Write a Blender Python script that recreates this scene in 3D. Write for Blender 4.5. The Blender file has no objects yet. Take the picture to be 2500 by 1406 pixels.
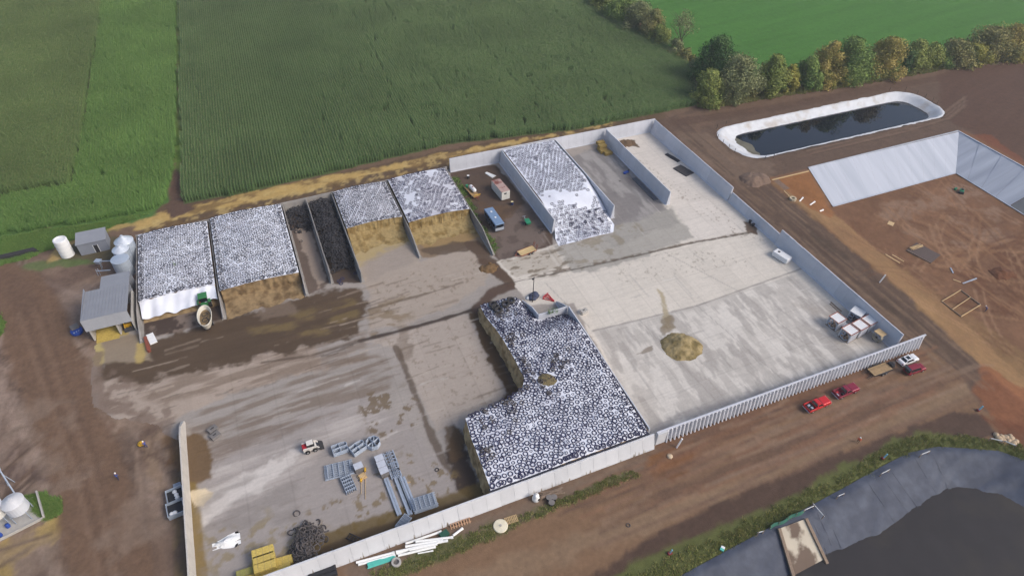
import bpy, bmesh, math, random
import numpy as np
from mathutils import Vector, Matrix

random.seed(11)
rng = np.random.default_rng(11)
scene = bpy.context.scene
COL = scene.collection

# ------------------------------------------------------------------ camera, sky, sun, exposure
# World X runs along the long concrete walls, world Y along the bunker dividers, metres.
F, CAM_H = 1587.0, 100.0
PIT, ROLL, YAW = math.radians(42.79), math.radians(2.05), math.radians(24.12)
_cp, _sp, _cr, _sr = math.cos(PIT), math.sin(PIT), math.cos(ROLL), math.sin(ROLL)
_c, _s = math.cos(YAW), math.sin(YAW)
_M = np.array([[_c, _s, 0], [-_s, _c, 0], [0, 0, 1.]])
_u0 = np.array([0, _sp, _cp])
AX_R = _M @ (_cr * np.array([1, 0, 0.]) + _sr * _u0)
AX_U = _M @ (-_sr * np.array([1, 0, 0.]) + _cr * _u0)
AX_F = _M @ np.array([0, _cp, -_sp])
CAM = np.array([0, 0, CAM_H])

cam_data = bpy.data.cameras.new('camera')
cam_data.sensor_width = 36.0
cam_data.lens = 36.0 * F / 2500.0
cam_data.clip_start, cam_data.clip_end = 1.0, 4000.0
cam = bpy.data.objects.new('camera', cam_data)
COL.objects.link(cam)
mw = Matrix.Identity(4)
for i in range(3):
    mw[i][0], mw[i][1], mw[i][2], mw[i][3] = AX_R[i], AX_U[i], -AX_F[i], CAM[i]
cam.matrix_world = mw
scene.camera = cam

SUN_EL = math.radians(40)
# shadows fall to the left of the picture and slightly away from the camera
_sd = AX_R * 0.92 - np.array([AX_F[0], AX_F[1], 0]) * 0.45
SUN_AZ = math.atan2(_sd[0], _sd[1])
world = bpy.data.worlds.new('World')
scene.world = world
world.use_nodes = True
wn = world.node_tree
sky = wn.nodes.new('ShaderNodeTexSky')
sky.sky_type = 'NISHITA'
sky.sun_disc = False
sky.sun_elevation, sky.sun_rotation = SUN_EL, SUN_AZ
sky.altitude, sky.air_density, sky.dust_density, sky.ozone_density = 250, 1.0, 4.4, 1.0
wn.links.new(sky.outputs[0], wn.nodes['Background'].inputs[0])
wn.nodes['Background'].inputs[1].default_value = 0.10
sun_data = bpy.data.lights.new('sun', 'SUN')
sun_data.energy, sun_data.angle, sun_data.color = 1.0, math.radians(22), (1.0, 0.965, 0.92)
sun = bpy.data.objects.new('sun', sun_data)
COL.objects.link(sun)
sdir = Vector((math.sin(SUN_AZ) * math.cos(SUN_EL), math.cos(SUN_AZ) * math.cos(SUN_EL), math.sin(SUN_EL)))
sun.rotation_euler = sdir.to_track_quat('Z', 'Y').to_euler()
sun.location = (0, 0, 150)
vs = scene.view_settings
vs.view_transform, vs.look, vs.exposure, vs.gamma = 'Standard', 'None', 0.84, 1.0
vs.use_curve_mapping = False
scene.cycles.max_bounces = 6
scene.cycles.use_denoising = True

# ------------------------------------------------------------------ survey helpers (photo point on level z -> place)
def G(px, py, z=0.0):
    d = AX_R * (px - 1250) / F - AX_U * (py - 703) / F + AX_F
    return CAM + d * ((z - CAM_H) / d[2])
def GV(px, py, z=0.0): return Vector(G(px, py, z))
def P2(pts, z=0.0): return [tuple(G(x, y, z)[:2]) for x, y in pts]
def proj(p):
    q = np.asarray(p) - CAM
    d = q @ AX_F
    return 1250 + F * (q @ AX_R) / d, 703 - F * (q @ AX_U) / d
def hgt(base, top):
    b = G(*base)
    zs = np.linspace(0.2, 25, 800)
    x, y = proj(b[None, :] + np.outer(zs, [0, 0, 1.]))
    return float(zs[np.argmin((x - top[0]) ** 2 + (y - top[1]) ** 2)])
def ang(a, b, z=0.0):
    p, q = G(*a, z), G(*b, z)
    return math.atan2(q[1] - p[1], q[0] - p[0])

# ------------------------------------------------------------------ numpy noise and painting
_LAT = rng.random((8, 256, 256))
def vnoise(x, y, k=0):
    L = _LAT[k % 8]
    xi, yi = np.floor(x).astype(int), np.floor(y).astype(int)
    fx, fy = x - xi, y - yi
    fx, fy = fx * fx * (3 - 2 * fx), fy * fy * (3 - 2 * fy)
    a, b = L[xi & 255, yi & 255], L[(xi + 1) & 255, yi & 255]
    c, d = L[xi & 255, (yi + 1) & 255], L[(xi + 1) & 255, (yi + 1) & 255]
    return (a * (1 - fx) + b * fx) * (1 - fy) + (c * (1 - fx) + d * fx) * fy
def fbm(x, y, s, o=4, k=0):
    r, a, t = 0.0, 1.0, 0.0
    for i in range(o):
        r = r + a * vnoise(x / s + 17.3 * i + k * 31.7, y / s + 9.1 * i + k * 13.3, i + k)
        t += a; a *= 0.55; s *= 0.5
    return r / t
def sdf(poly, X, Y):
    P = np.asarray(poly, float); Q = np.roll(P, -1, 0)
    d2 = np.full(X.shape, 1e12); ins = np.zeros(X.shape, bool)
    for (ax, ay), (bx, by) in zip(P, Q):
        ex, ey = bx - ax, by - ay
        t = np.clip(((X - ax) * ex + (Y - ay) * ey) / (ex * ex + ey * ey + 1e-12), 0, 1)
        d2 = np.minimum(d2, (X - ax - t * ex) ** 2 + (Y - ay - t * ey) ** 2)
        if ay != by:
            ins ^= ((ay > Y) != (by > Y)) & (X < (bx - ax) * (Y - ay) / (by - ay) + ax)
    return np.where(ins, -1, 1) * np.sqrt(d2)
def line_dist(pts, X, Y):
    P = np.asarray(pts, float)
    d2 = np.full(X.shape, 1e12)
    for (ax, ay), (bx, by) in zip(P[:-1], P[1:]):
        ex, ey = bx - ax, by - ay
        t = np.clip(((X - ax) * ex + (Y - ay) * ey) / (ex * ex + ey * ey + 1e-12), 0, 1)
        d2 = np.minimum(d2, (X - ax - t * ex) ** 2 + (Y - ay - t * ey) ** 2)
    return np.sqrt(d2)
def sstep(a, b, x):
    t = np.clip((x - a) / (b - a + 1e-9), 0, 1)
    return t * t * (3 - 2 * t)
ALB = 0.92
def S(r, g, b):
    v = np.array([r, g, b]) / 255.0
    return np.where(v <= 0.04045, v / 12.92, ((v + 0.055) / 1.055) ** 2.4) * ALB
class Canvas:
    """Real colours of the ground (soil, concrete, stains, spilt silage) kept per vertex."""
    def __init__(s, X, Y, base, con=0.0, sat=0.95):
        s.con, s.sat = con, sat
        s.X, s.Y = X.ravel(), Y.ravel()
        s.c = np.tile(s.tone(base), (s.X.size, 1))
        s.n1 = fbm(s.X, s.Y, 3.0, 4, 1); s.n2 = fbm(s.X, s.Y, 9.0, 4, 2); s.n3 = fbm(s.X, s.Y, 1.2, 3, 3) * .6 + .4 * fbm(s.X / 5, s.Y, .8, 3, 5)
    def tone(s, col):
        c = np.array(col, float); g = c @ np.array([.3, .55, .15])
        c = g + (c - g) * s.sat
        return S(*(c + (c - 112) * s.con))
    def _mix(s, i, m, col):
        m = np.clip(m, 0, 1)[:, None]
        s.c[i] = s.c[i] * (1 - m) + s.tone(col) * m
    def _sel(s, pts, pad):
        P = np.asarray(pts)
        return np.nonzero((s.X > P[:, 0].min() - pad) & (s.X < P[:, 0].max() + pad) & (s.Y > P[:, 1].min() - pad) & (s.Y < P[:, 1].max() + pad))[0]
    def fill(s, px, col, soft=0.8, warp=2.0, op=1.0, w=False, big=False, lo=0.0):
        P = px if w else P2(px)
        i = s._sel(P, warp * 2 + soft * 2 + 1)
        if i.size == 0: return
        d = sdf(P, s.X[i], s.Y[i])
        n = s.n2[i] if big else s.n1[i]
        d = d + (n - 0.5) * 2.2 * warp + (s.n3[i] - 0.5) * 1.5 * min(warp, 1.5)
        soft = soft * .6
        m = sstep(soft, -soft, d) * op
        if lo: m = m * (1 - lo + lo * sstep(0.35, 0.65, s.n2[i]))
        s._mix(i, m, col)
    def stroke(s, px, wid, col, op=1.0, soft=0.5, warp=0.6, w=False, gap=0.0):
        P = px if w else P2(px)
        i = s._sel(P, wid + soft + warp * 2)
        if i.size == 0: return
        d = line_dist(P, s.X[i], s.Y[i]) - wid / 2 + (s.n1[i] - 0.5) * 2.2 * warp
        m = sstep(soft, -soft * 0.3, d) * op
        if gap: m = m * sstep(gap - 0.08, gap + 0.08, s.n1[i])
        s._mix(i, m, col)
    def spots(s, px, col, sc, th, op=0.8, edge=0.03, k=0, w=False, ax=1.0, ay=1.0, rot=0.0):
        P = px if w else P2(px)
        i = s._sel(P, 1)
        if i.size == 0: return
        X, Y = s.X[i], s.Y[i]
        d = sdf(P, X, Y)
        c_, s_ = math.cos(rot), math.sin(rot)
        n = fbm((X * c_ + Y * s_) / ax, (-X * s_ + Y * c_) / ay, sc, 4, k)
        m = sstep(th - edge, th + edge, n) * sstep(0.6, -1.2, d + (s.n1[i] - .5) * 3) * op
        s._mix(i, m, col)
    def shade(s, px, sc, amt, k=0, ax=1.0, ay=1.0, rot=0.0, w=False):
        P = px if w else P2(px)
        i = s._sel(P, 1)
        X, Y = s.X[i], s.Y[i]
        d = sdf(P, X, Y)
        c_, s_ = math.cos(rot), math.sin(rot)
        n = fbm((X * c_ + Y * s_) / ax, (-X * s_ + Y * c_) / ay, sc, 4, k) - 0.5
        f = 1 + n * 2 * amt * sstep(0.5, -1.5, d)
        s.c[i] *= np.clip(f, 0.3, 1.8)[:, None]

# ------------------------------------------------------------------ materials
MATS = {}
def lin(c): return tuple(float(v) for v in S(*c)) + (1.0,)
def mat(name, c, rough=0.8, metal=0.0, var=0.12, scale=2.0, bump=0.0, c2=None, th=0.55, w2=0.08, rand=0.0, spec=0.3, detail=5.0, trans=0.0, st=None):
    if name in MATS: return MATS[name]
    m = bpy.data.materials.new(name); m.use_nodes = True
    n, l = m.node_tree.nodes, m.node_tree.links
    b = n['Principled BSDF']
    tc = n.new('ShaderNodeTexCoord')
    nz = n.new('ShaderNodeTexNoise'); nz.inputs['Scale'].default_value = scale; nz.inputs['Detail'].default_value = detail
    vec = tc.outputs['Object']
    if st:
        mp = n.new('ShaderNodeMapping'); mp.inputs['Scale'].default_value = st
        l.new(vec, mp.inputs['Vector']); vec = mp.outputs[0]
    l.new(vec, nz.inputs['Vector'])
    mr = n.new('ShaderNodeMapRange'); mr.inputs[1].default_value, mr.inputs[2].default_value = 0.25, 0.75
    mr.inputs[3].default_value, mr.inputs[4].default_value = 1 - var, 1 + var
    l.new(nz.outputs[0], mr.inputs[0])
    src = None
    if c2:
        nb = n.new('ShaderNodeTexNoise'); nb.inputs['Scale'].default_value = scale * 0.45; nb.inputs['Detail'].default_value = 7
        l.new(vec, nb.inputs['Vector'])
        ms = n.new('ShaderNodeMapRange'); ms.inputs[1].default_value, ms.inputs[2].default_value = th - w2, th + w2
        l.new(nb.outputs[0], ms.inputs[0])
        mx = n.new('ShaderNodeMix'); mx.data_type = 'RGBA'
        mx.inputs[6].default_value, mx.inputs[7].default_value = lin(c), lin(c2)
        l.new(ms.outputs[0], mx.inputs[0]); src = mx.outputs[2]
    vm = n.new('ShaderNodeVectorMath'); vm.operation = 'SCALE'
    if src: l.new(src, vm.inputs[0])
    else: vm.inputs[0].default_value = lin(c)[:3]
    fac = mr.outputs[0]
    if rand:
        oi = n.new('ShaderNodeObjectInfo')
        r2 = n.new('ShaderNodeMapRange'); r2.inputs[3].default_value, r2.inputs[4].default_value = 1 - rand, 1 + rand
        l.new(oi.outputs['Random'], r2.inputs[0])
        mm = n.new('ShaderNodeMath'); mm.operation = 'MULTIPLY'
        l.new(fac, mm.inputs[0]); l.new(r2.outputs[0], mm.inputs[1]); fac = mm.outputs[0]
    l.new(fac, vm.inputs['Scale'])
    l.new(vm.outputs[0], b.inputs['Base Color'])
    b.inputs['Roughness'].default_value = rough
    b.inputs['Metallic'].default_value = metal
    b.inputs['Specular IOR Level'].default_value = spec
    if trans:
        b.inputs['Transmission Weight'].default_value = trans
    if bump:
        bp = n.new('ShaderNodeBump'); bp.inputs['Strength'].default_value = bump; bp.inputs['Distance'].default_value = 0.1
        l.new(nz.outputs[0], bp.inputs['Height']); l.new(bp.outputs[0], b.inputs['Normal'])
    MATS[name] = m
    return m
def ground_mat(name, fine=0.10, bump=0.5, scale=1.6, rough=0.9, bscale=6.0, streak=(0.5, 0.5, 0.5)):
    m = bpy.data.materials.new(name); m.use_nodes = True
    n, l = m.node_tree.nodes, m.node_tree.links
    b = n['Principled BSDF']
    at = n.new('ShaderNodeAttribute'); at.attribute_name = 'Col'
    geo = n.new('ShaderNodeNewGeometry')
    nz = n.new('ShaderNodeTexNoise'); nz.inputs['Scale'].default_value = scale; nz.inputs['Detail'].default_value = 8; nz.inputs['Roughness'].default_value = 0.65
    l.new(geo.outputs['Position'], nz.inputs['Vector'])
    mr = n.new('ShaderNodeMapRange'); mr.inputs[1].default_value, mr.inputs[2].default_value = 0.3, 0.7
    mr.inputs[3].default_value, mr.inputs[4].default_value = 1 - fine, 1 + fine
    l.new(nz.outputs[0], mr.inputs[0])
    vm = n.new('ShaderNodeVectorMath'); vm.operation = 'SCALE'
    mp = n.new('ShaderNodeMapping'); mp.inputs['Scale'].default_value = streak
    l.new(geo.outputs['Position'], mp.inputs['Vector'])
    ns = n.new('ShaderNodeTexNoise'); ns.inputs['Scale'].default_value = 1.0; ns.inputs['Detail'].default_value = 9; ns.inputs['Roughness'].default_value = 0.7
    l.new(mp.outputs[0], ns.inputs['Vector'])
    m2 = n.new('ShaderNodeMapRange'); m2.inputs[1].default_value, m2.inputs[2].default_value, m2.inputs[3].default_value, m2.inputs[4].default_value = 0.3, 0.7, 1 - fine * .9, 1 + fine * .9
    l.new(ns.outputs[0], m2.inputs[0])
    sp = n.new('ShaderNodeTexNoise'); sp.inputs['Scale'].default_value = 3.0; sp.inputs['Detail'].default_value = 6; sp.inputs['Roughness'].default_value = .75
    l.new(geo.outputs['Position'], sp.inputs['Vector'])
    m3 = n.new('ShaderNodeMapRange'); m3.inputs[1].default_value, m3.inputs[2].default_value, m3.inputs[3].default_value, m3.inputs[4].default_value = 0.60, 0.70, 1.0, 1 - fine * 1.6
    l.new(sp.outputs[0], m3.inputs[0])
    q1 = n.new('ShaderNodeMath'); q1.operation = 'MULTIPLY'; l.new(mr.outputs[0], q1.inputs[0]); l.new(m2.outputs[0], q1.inputs[1])
    q2 = n.new('ShaderNodeMath'); q2.operation = 'MULTIPLY'; l.new(q1.outputs[0], q2.inputs[0]); l.new(m3.outputs[0], q2.inputs[1])
    l.new(at.outputs['Color'], vm.inputs[0]); l.new(q2.outputs[0], vm.inputs['Scale'])
    l.new(vm.outputs[0], b.inputs['Base Color'])
    b.inputs['Roughness'].default_value = rough; b.inputs['Specular IOR Level'].default_value = 0.15
    nb = n.new('ShaderNodeTexNoise'); nb.inputs['Scale'].default_value = bscale; nb.inputs['Detail'].default_value = 4
    l.new(geo.outputs['Position'], nb.inputs['Vector'])
    bp = n.new('ShaderNodeBump'); bp.inputs['Strength'].default_value = bump; bp.inputs['Distance'].default_value = 0.08
    l.new(nb.outputs[0], bp.inputs['Height']); l.new(bp.outputs[0], b.inputs['Normal'])
    return m

# ------------------------------------------------------------------ mesh builder
class MB:
    def __init__(s): s.v, s.f = [], []
    def add(s, vs, fs):
        o = len(s.v); s.v += [tuple(map(float, v)) for v in vs]; s.f += [tuple(i + o for i in f) for f in fs]; return s
    def hexa(s, c):
        return s.add(c, [(0, 3, 2, 1), (4, 5, 6, 7), (0, 1, 5, 4), (1, 2, 6, 5), (2, 3, 7, 6), (3, 0, 4, 7)])
    def box(s, x0, x1, y0, y1, z0, z1):
        return s.hexa([(x0, y0, z0), (x1, y0, z0), (x1, y1, z0), (x0, y1, z0), (x0, y0, z1), (x1, y0, z1), (x1, y1, z1), (x0, y1, z1)])
    def frus(s, x0, x1, w, z0, X0, X1, W, z1):
        return s.hexa([(x0, -w, z0), (x1, -w, z0), (x1, w, z0), (x0, w, z0), (X0, -W, z1), (X1, -W, z1), (X1, W, z1), (X0, W, z1)])
    def cyl(s, p0, p1, r0, r1=None, n=12, caps=True):
        r1 = r0 if r1 is None else r1
        p0, p1 = Vector(p0), Vector(p1)
        q = (p1 - p0).to_track_quat('Z', 'Y')
        a = [q @ Vector((math.cos(2 * math.pi * i / n), math.sin(2 * math.pi * i / n), 0)) for i in range(n)]
        vs = [p0 + d * r0 for d in a] + [p1 + d * r1 for d in a]
        fs = [(i, (i + 1) % n, n + (i + 1) % n, n + i) for i in range(n)]
        if caps: fs += [tuple(range(n - 1, -1, -1)), tuple(range(n, 2 * n))]
        return s.add(vs, fs)
    def tube(s, pts, r, n=6):
        for a, b in zip(pts[:-1], pts[1:]): s.cyl(a, b, r, n=n)
        return s
    def bar(s, p0, p1, w, h=None):
        h = w if h is None else h
        p0, p1 = Vector(p0), Vector(p1); d = (p1 - p0).normalized()
        side = d.cross(Vector((0, 0, 1)))
        side = (side.normalized() if side.length > 1e-4 else Vector((1, 0, 0))) * w / 2
        up = side.cross(d).normalized() * h / 2
        return s.hexa([p0 - side - up, p1 - side - up, p1 + side - up, p0 + side - up, p0 - side + up, p1 - side + up, p1 + side + up, p0 + side + up])
    def lathe(s, prof, n=16, c=(0, 0, 0), closed=False):
        k = len(prof); vs = []
        for r, z in prof:
            for i in range(n):
                t = 2 * math.pi * i / n
                vs.append((c[0] + r * math.cos(t), c[1] + r * math.sin(t), c[2] + z))
        fs = []
        for j in range(k if closed else k - 1):
            j2 = (j + 1) % k
            for i in range(n):
                i2 = (i + 1) % n
                fs.append((j * n + i, j * n + i2, j2 * n + i2, j2 * n + i))
        if not closed: fs.append(tuple(range((k - 1) * n, k * n)))
        return s.add(vs, fs)
    def build(s, name, m, parent=None, bev=0.0, smooth=False, loc=None, rot=None):
        me = bpy.data.meshes.new(name)
        me.from_pydata(s.v, [], s.f); me.update()
        if bev or True:
            bm = bmesh.new(); bm.from_mesh(me)
            bmesh.ops.recalc_face_normals(bm, faces=bm.faces)
            if bev: bmesh.ops.bevel(bm, geom=list(bm.edges), offset=bev, segments=2 if bev > 0.04 else 1, affect='EDGES', profile=0.6)
            bm.to_mesh(me); bm.free()
        if smooth: me.shade_smooth()
        return ob(name, me, m, parent, loc, rot)
def ob(name, me, m=None, parent=None, loc=None, rot=None):
    o = bpy.data.objects.new(name, me)
    if m is not None and me is not None and len(me.materials) == 0: me.materials.append(m)
    COL.objects.link(o)
    if parent is not None: o.parent = parent
    if loc is not None: o.location = loc
    if rot is not None: o.rotation_euler = rot if not isinstance(rot, (int, float)) else (0, 0, rot)
    return o
def tag(o, label, cat=None, group=None, kind=None):
    if label: o['label'] = label
    if cat: o['category'] = cat
    if group: o['group'] = group
    if kind: o['kind'] = kind
    return o
def thing(name, label, cat, loc, rotz=0.0, group=None, scale=None):
    o = bpy.data.objects.new(name, None); o.empty_display_size = 0.3
    COL.objects.link(o); o.location = loc; o.rotation_euler = (0, 0, rotz)
    if scale: o.scale = (scale,) * 3
    return tag(o, label, cat, group)
def copy_tree(o, parent=None):
    c = o.copy(); COL.objects.link(c); c.parent = parent
    for ch in list(o.children): copy_tree(ch, c)
    return c
def grid_mesh(name, X, Y, Z, m, col=None, smooth=True, parent=None, fmask=None):
    nr, nc = X.shape
    me = bpy.data.meshes.new(name)
    nv, nf = nr * nc, (nr - 1) * (nc - 1)
    me.vertices.add(nv)
    me.vertices.foreach_set('co', np.stack([X, Y, Z], -1).astype(np.float32).ravel())
    i = np.arange(nv).reshape(nr, nc)
    q = np.stack([i[:-1, :-1], i[:-1, 1:], i[1:, 1:], i[1:, :-1]], -1).reshape(-1, 4)
    if fmask is not None: q = q[fmask.ravel()]; nf = len(q)
    # make faces look up
    a, b, c = [np.array([X.ravel()[q[0, k]], Y.ravel()[q[0, k]]]) for k in range(3)]
    if np.cross(b - a, c - b) < 0: q = q[:, ::-1]
    me.loops.add(nf * 4); me.loops.foreach_set('vertex_index', q.astype(np.int32).ravel())
    me.polygons.add(nf); me.polygons.foreach_set('loop_start', np.arange(0, nf * 4, 4, dtype=np.int32))
    me.update(calc_edges=True)
    if col is not None:
        at = me.color_attributes.new('Col', 'FLOAT_COLOR', 'POINT')
        at.data.foreach_set('color', np.concatenate([col, np.ones((nv, 1))], 1).astype(np.float32).ravel())
    if smooth: me.shade_smooth()
    return ob(name, me, m, parent)
def raw_mesh(name, v, q):
    me = bpy.data.meshes.new(name); v = np.asarray(v, np.float32); q = np.asarray(q, np.int32); k = q.shape[1]
    me.vertices.add(len(v)); me.vertices.foreach_set('co', v.ravel())
    me.loops.add(q.size); me.loops.foreach_set('vertex_index', q.ravel())
    me.polygons.add(len(q)); me.polygons.foreach_set('loop_start', np.arange(0, q.size, k, dtype=np.int32))
    me.update(calc_edges=True)
    return me

# ------------------------------------------------------------------ the big pits (places on the plan, metres)
def rrect(x0, x1, y0, y1, r, n=9, step=3.0):
    pts = []
    for cx, cy, a0 in ((x1 - r, y1 - r, 0), (x0 + r, y1 - r, 90), (x0 + r, y0 + r, 180), (x1 - r, y0 + r, 270)):
        for i in range(n):
            a = math.radians(a0 + 90 * i / (n - 1)); pts.append((cx + r * math.cos(a), cy + r * math.sin(a)))
    return pts
def resample(pts, n, closed=True):
    P = np.asarray(pts + [pts[0]] if closed else pts, float)
    L = np.r_[0, np.cumsum(np.hypot(*np.diff(P, axis=0).T))]
    t = np.linspace(0, L[-1], n + (1 if closed else 0))
    R = np.stack([np.interp(t, L, P[:, 0]), np.interp(t, L, P[:, 1])], 1)
    return R[:-1] if closed else R
BASIN = [(129.6, 114.4), (204.2, 114.8), (206, 0), (120, 0), (124.6, 34), (125.6, 48), (128.2, 64), (128.2, 82), (129.2, 95)]
BAS_D, BAS_RUN = 5.0, 12.3
POND_OUT = rrect(129.6, 212.8, 124.0, 143.2, 7.0)
POND_IN = rrect(138.0, 208.2, 127.8, 139.9, 3.5)
LAG_RIM = [(16, 26), (30, 27.8), (44.3, 28.8), (62.9, 30.0), (77.5, 30.8), (88, 31.6), (94, 31.9), (100, 31), (104.8, 28.7), (110, 26), (113, 22.4), (114.5, 12), (113, -40), (12, -44)]
LAG_BOT = [(26, 20), (38, 21.5), (50, 22.3), (60.5, 23.0), (68.5, 23.3), (76, 22.3), (83.5, 22.4), (90, 23.8), (95.5, 24.6), (99.5, 23.9), (102.8, 22), (105.2, 19.5), (106.8, 16.5), (107, 0), (105, -32), (22, -36)]

# ------------------------------------------------------------------ terrain sheet reaching past the horizon of the picture
def axis(parts):
    out = [np.arange(a, b, s) for a, b, s in parts]
    return np.concatenate(out)
def grow(start, end, s0, k=1.25):
    r, x, s = [], start, s0
    while abs(x - start) < abs(end - start):
        s *= k; x += s if end > start else -s; r.append(x)
    return np.array(r)
ua = axis([(-115, 216, 0.6), (216, 350, 1.2)]); va = axis([(-10, 172, 0.6), (172, 350, 1.2)])
ua = np.concatenate([grow(-115, -1200, 1.0)[::-1], ua, grow(350, 1500, 2.0)])
va = np.concatenate([grow(-10, -900, 1.0)[::-1], va, grow(350, 1500, 2.0)])
TX, TY = np.meshgrid(ua, va)
tz = (fbm(TX, TY, 6.0, 4, 4) - 0.5) * 0.28 + (fbm(TX, TY, 1.6, 2, 5) - 0.5) * 0.10
YARD = [(-41, 98), (-41.2, 106), (-40.6, 113), (-33.2, 117), (-33.2, 144), (46, 147.5), (46, 150), (111.8, 150), (111.8, 50.6), (-25.6, 50.6), (-26, 83), (-30, 88.5), (-38, 94)]
yard_d = sdf(YARD, TX, TY)
tz *= sstep(-1.0, 6.0, yard_d)
def pit(poly, fn, pad=2):
    P = np.asarray(poly)
    i = np.nonzero((TX > P[:, 0].min() - pad) & (TX < P[:, 0].max() + pad) & (TY > P[:, 1].min() - pad) & (TY < P[:, 1].max() + pad))
    d = -sdf(poly, TX[i], TY[i])
    tz[i] = fn(d, tz[i], TX[i], TY[i])
def basin_fn(d, z, X, Y):
    h = -np.clip(d / BAS_RUN, 0, 1) * BAS_D
    # the concrete slopes on the far and right sides lie on a trimmed bed
    return np.where(d > 0, h + z * sstep(0, 3, d) * 0.9, z * sstep(0, -2.5, d))
pit(BASIN, basin_fn)
pit(POND_OUT, lambda d, z, X, Y: np.where(d > 0.15, -4.0, z * sstep(-.6, -3, d) - 0.04))
pit(LAG_RIM, lambda d, z, X, Y: np.where(d > 0.15, -5.0, z * sstep(-.6, -3, d) - 0.04))
tz -= 0.12 * sstep(-0.4, -1.6, yard_d)
def terrain_z(x, y):
    i = np.clip(np.searchsorted(ua, x) - 1, 0, len(ua) - 2); j = np.clip(np.searchsorted(va, y) - 1, 0, len(va) - 2)
    fx, fy = (x - ua[i]) / (ua[i + 1] - ua[i]), (y - va[j]) / (va[j + 1] - va[j])
    return (tz[j, i] * (1 - fx) + tz[j, i + 1] * fx) * (1 - fy) + (tz[j + 1, i] * (1 - fx) + tz[j + 1, i + 1] * fx) * fy

T = Canvas(TX, TY, (114, 93, 77))
ALL = [(-110, -8), (345, -8), (345, 345), (-110, 345)]
# --- left farm track and turning ground
LEFT = [(0, 640), (330, 600), (330, 840), (440, 1000), (470, 1406), (0, 1406), (-200, 1406), (-200, 700)]
T.fill(LEFT, (125, 104, 88), 2, 2)
T.fill([(40, 700), (330, 690), (215, 790), (165, 850), (110, 800)], (138, 119, 106), 2, 2, op=0.8, lo=0.4)
T.fill([(-100, 850), (110, 830), (150, 1000), (130, 1140), (-100, 1180)], (134, 114, 103), 2, 3, op=0.7, lo=0.6)
T.fill([(20, 1180), (210, 1130), (190, 1250), (100, 1290), (0, 1200)], (138, 119, 106), 1.5, 2, op=0.6, lo=0.3)
T.fill([(-100, 1290), (90, 1230), (190, 1230), (130, 1406), (-100, 1406)], (134, 115, 98), 1.5, 2, op=0.6, lo=0.4)
T.fill([(240, 1020), (440, 1030), (470, 1406), (300, 1406), (260, 1200)], (116, 94, 79), 1.5, 1.5, op=0.7)
T.fill([(345, 1060), (430, 1050), (440, 1150), (400, 1205), (365, 1200)], (150, 127, 104), 0.7, 1.2, op=0.8, lo=0.3)
T.fill([(250, 1000), (330, 990), (350, 1060), (300, 1090), (250, 1060)], (142, 122, 106), 0.8, 1.4, op=0.6, lo=0.5)
T.stroke([(-60, 660), (60, 730), (105, 850), (160, 990), (215, 1130), (250, 1280), (275, 1420)], 11, (113, 88, 70), 0.9, 1.6, 1.2)
for k in range(46):
    a = random.uniform(0, 1)
    x0, y0 = random.choice([(60, 680), (150, 850), (20, 900), (60, 1080), (150, 1230), (90, 1330), (330, 1050), (250, 1100)])
    x0 += random.uniform(-60, 60); y0 += random.uniform(-50, 60)
    dx, dy = random.choice([(120, 160), (60, 190), (-40, 190), (160, 70), (110, -80), (90, 230)])
    c = random.uniform(-35, 35)
    col = random.choice([(96, 78, 67), (150, 130, 116), (102, 83, 70), (144, 124, 110)])
    for o in (0, random.choice([13, 15])):
        T.stroke([(x0 + o, y0), (x0 + dx * .35 + c + o, y0 + dy * .4), (x0 + dx * .7 + c + o, y0 + dy * .75), (x0 + dx + o, y0 + dy)], 0.5, col, random.uniform(0.35, 0.75), 0.35, 0.12)
T.stroke([(40, 1150), (130, 1155), (210, 1175)], 2.6, (98, 80, 72), 0.9, 0.8, 0.4)
T.stroke([(40, 690), (130, 700), (190, 660), (250, 640)], 6, (98, 79, 69), 0.6, 1.5, 1.2)
T.stroke([(300, 1070), (330, 1180), (345, 1300), (360, 1406)], 2.4, (102, 85, 73), 0.7, 0.8, 0.5)
T.stroke([(330, 1090), (345, 1200), (320, 1300), (320, 1406)], 0.5, (148, 126, 108), 0.7, 0.4, 0.3)
T.fill([(40, 1215), (100, 1205), (150, 1218), (152, 1255), (118, 1272), (80, 1250)], (74, 108, 48), 0.4, 0.7)
T.fill([(-60, 745), (8, 770), (14, 800), (2, 822), (-60, 840)], (84, 112, 56), 0.4, 0.6)
T.fill([(-80, 1335), (50, 1310), (160, 1262), (130, 1330), (45, 1360), (40, 1406), (-80, 1420)], (158, 134, 78), 0.5, 1.3, op=0.85, lo=0.5)
T.stroke([(-20, 1325), (60, 1305), (110, 1280), (190, 1235)], 0.5, (176, 150, 88), 0.8, 0.3, 0.5)
T.stroke([(30, 1345), (95, 1315), (150, 1290)], 0.5, (168, 142, 80), 0.8, 0.3, 0.5)
T.stroke([(430, 1110), (433, 1250), (440, 1406)], 0.8, (150, 126, 72), 0.7, 0.6, 0.7, gap=0.45)
T.fill([(418, 1150), (450, 1140), (470, 1406), (428, 1406)], (92, 78, 66), 0.6, 0.8, op=0.7)
T.fill([(400, 1060), (436, 1060), (446, 1140), (410, 1130)], (112, 84, 58), 0.5, 1.0, op=0.8)
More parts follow.
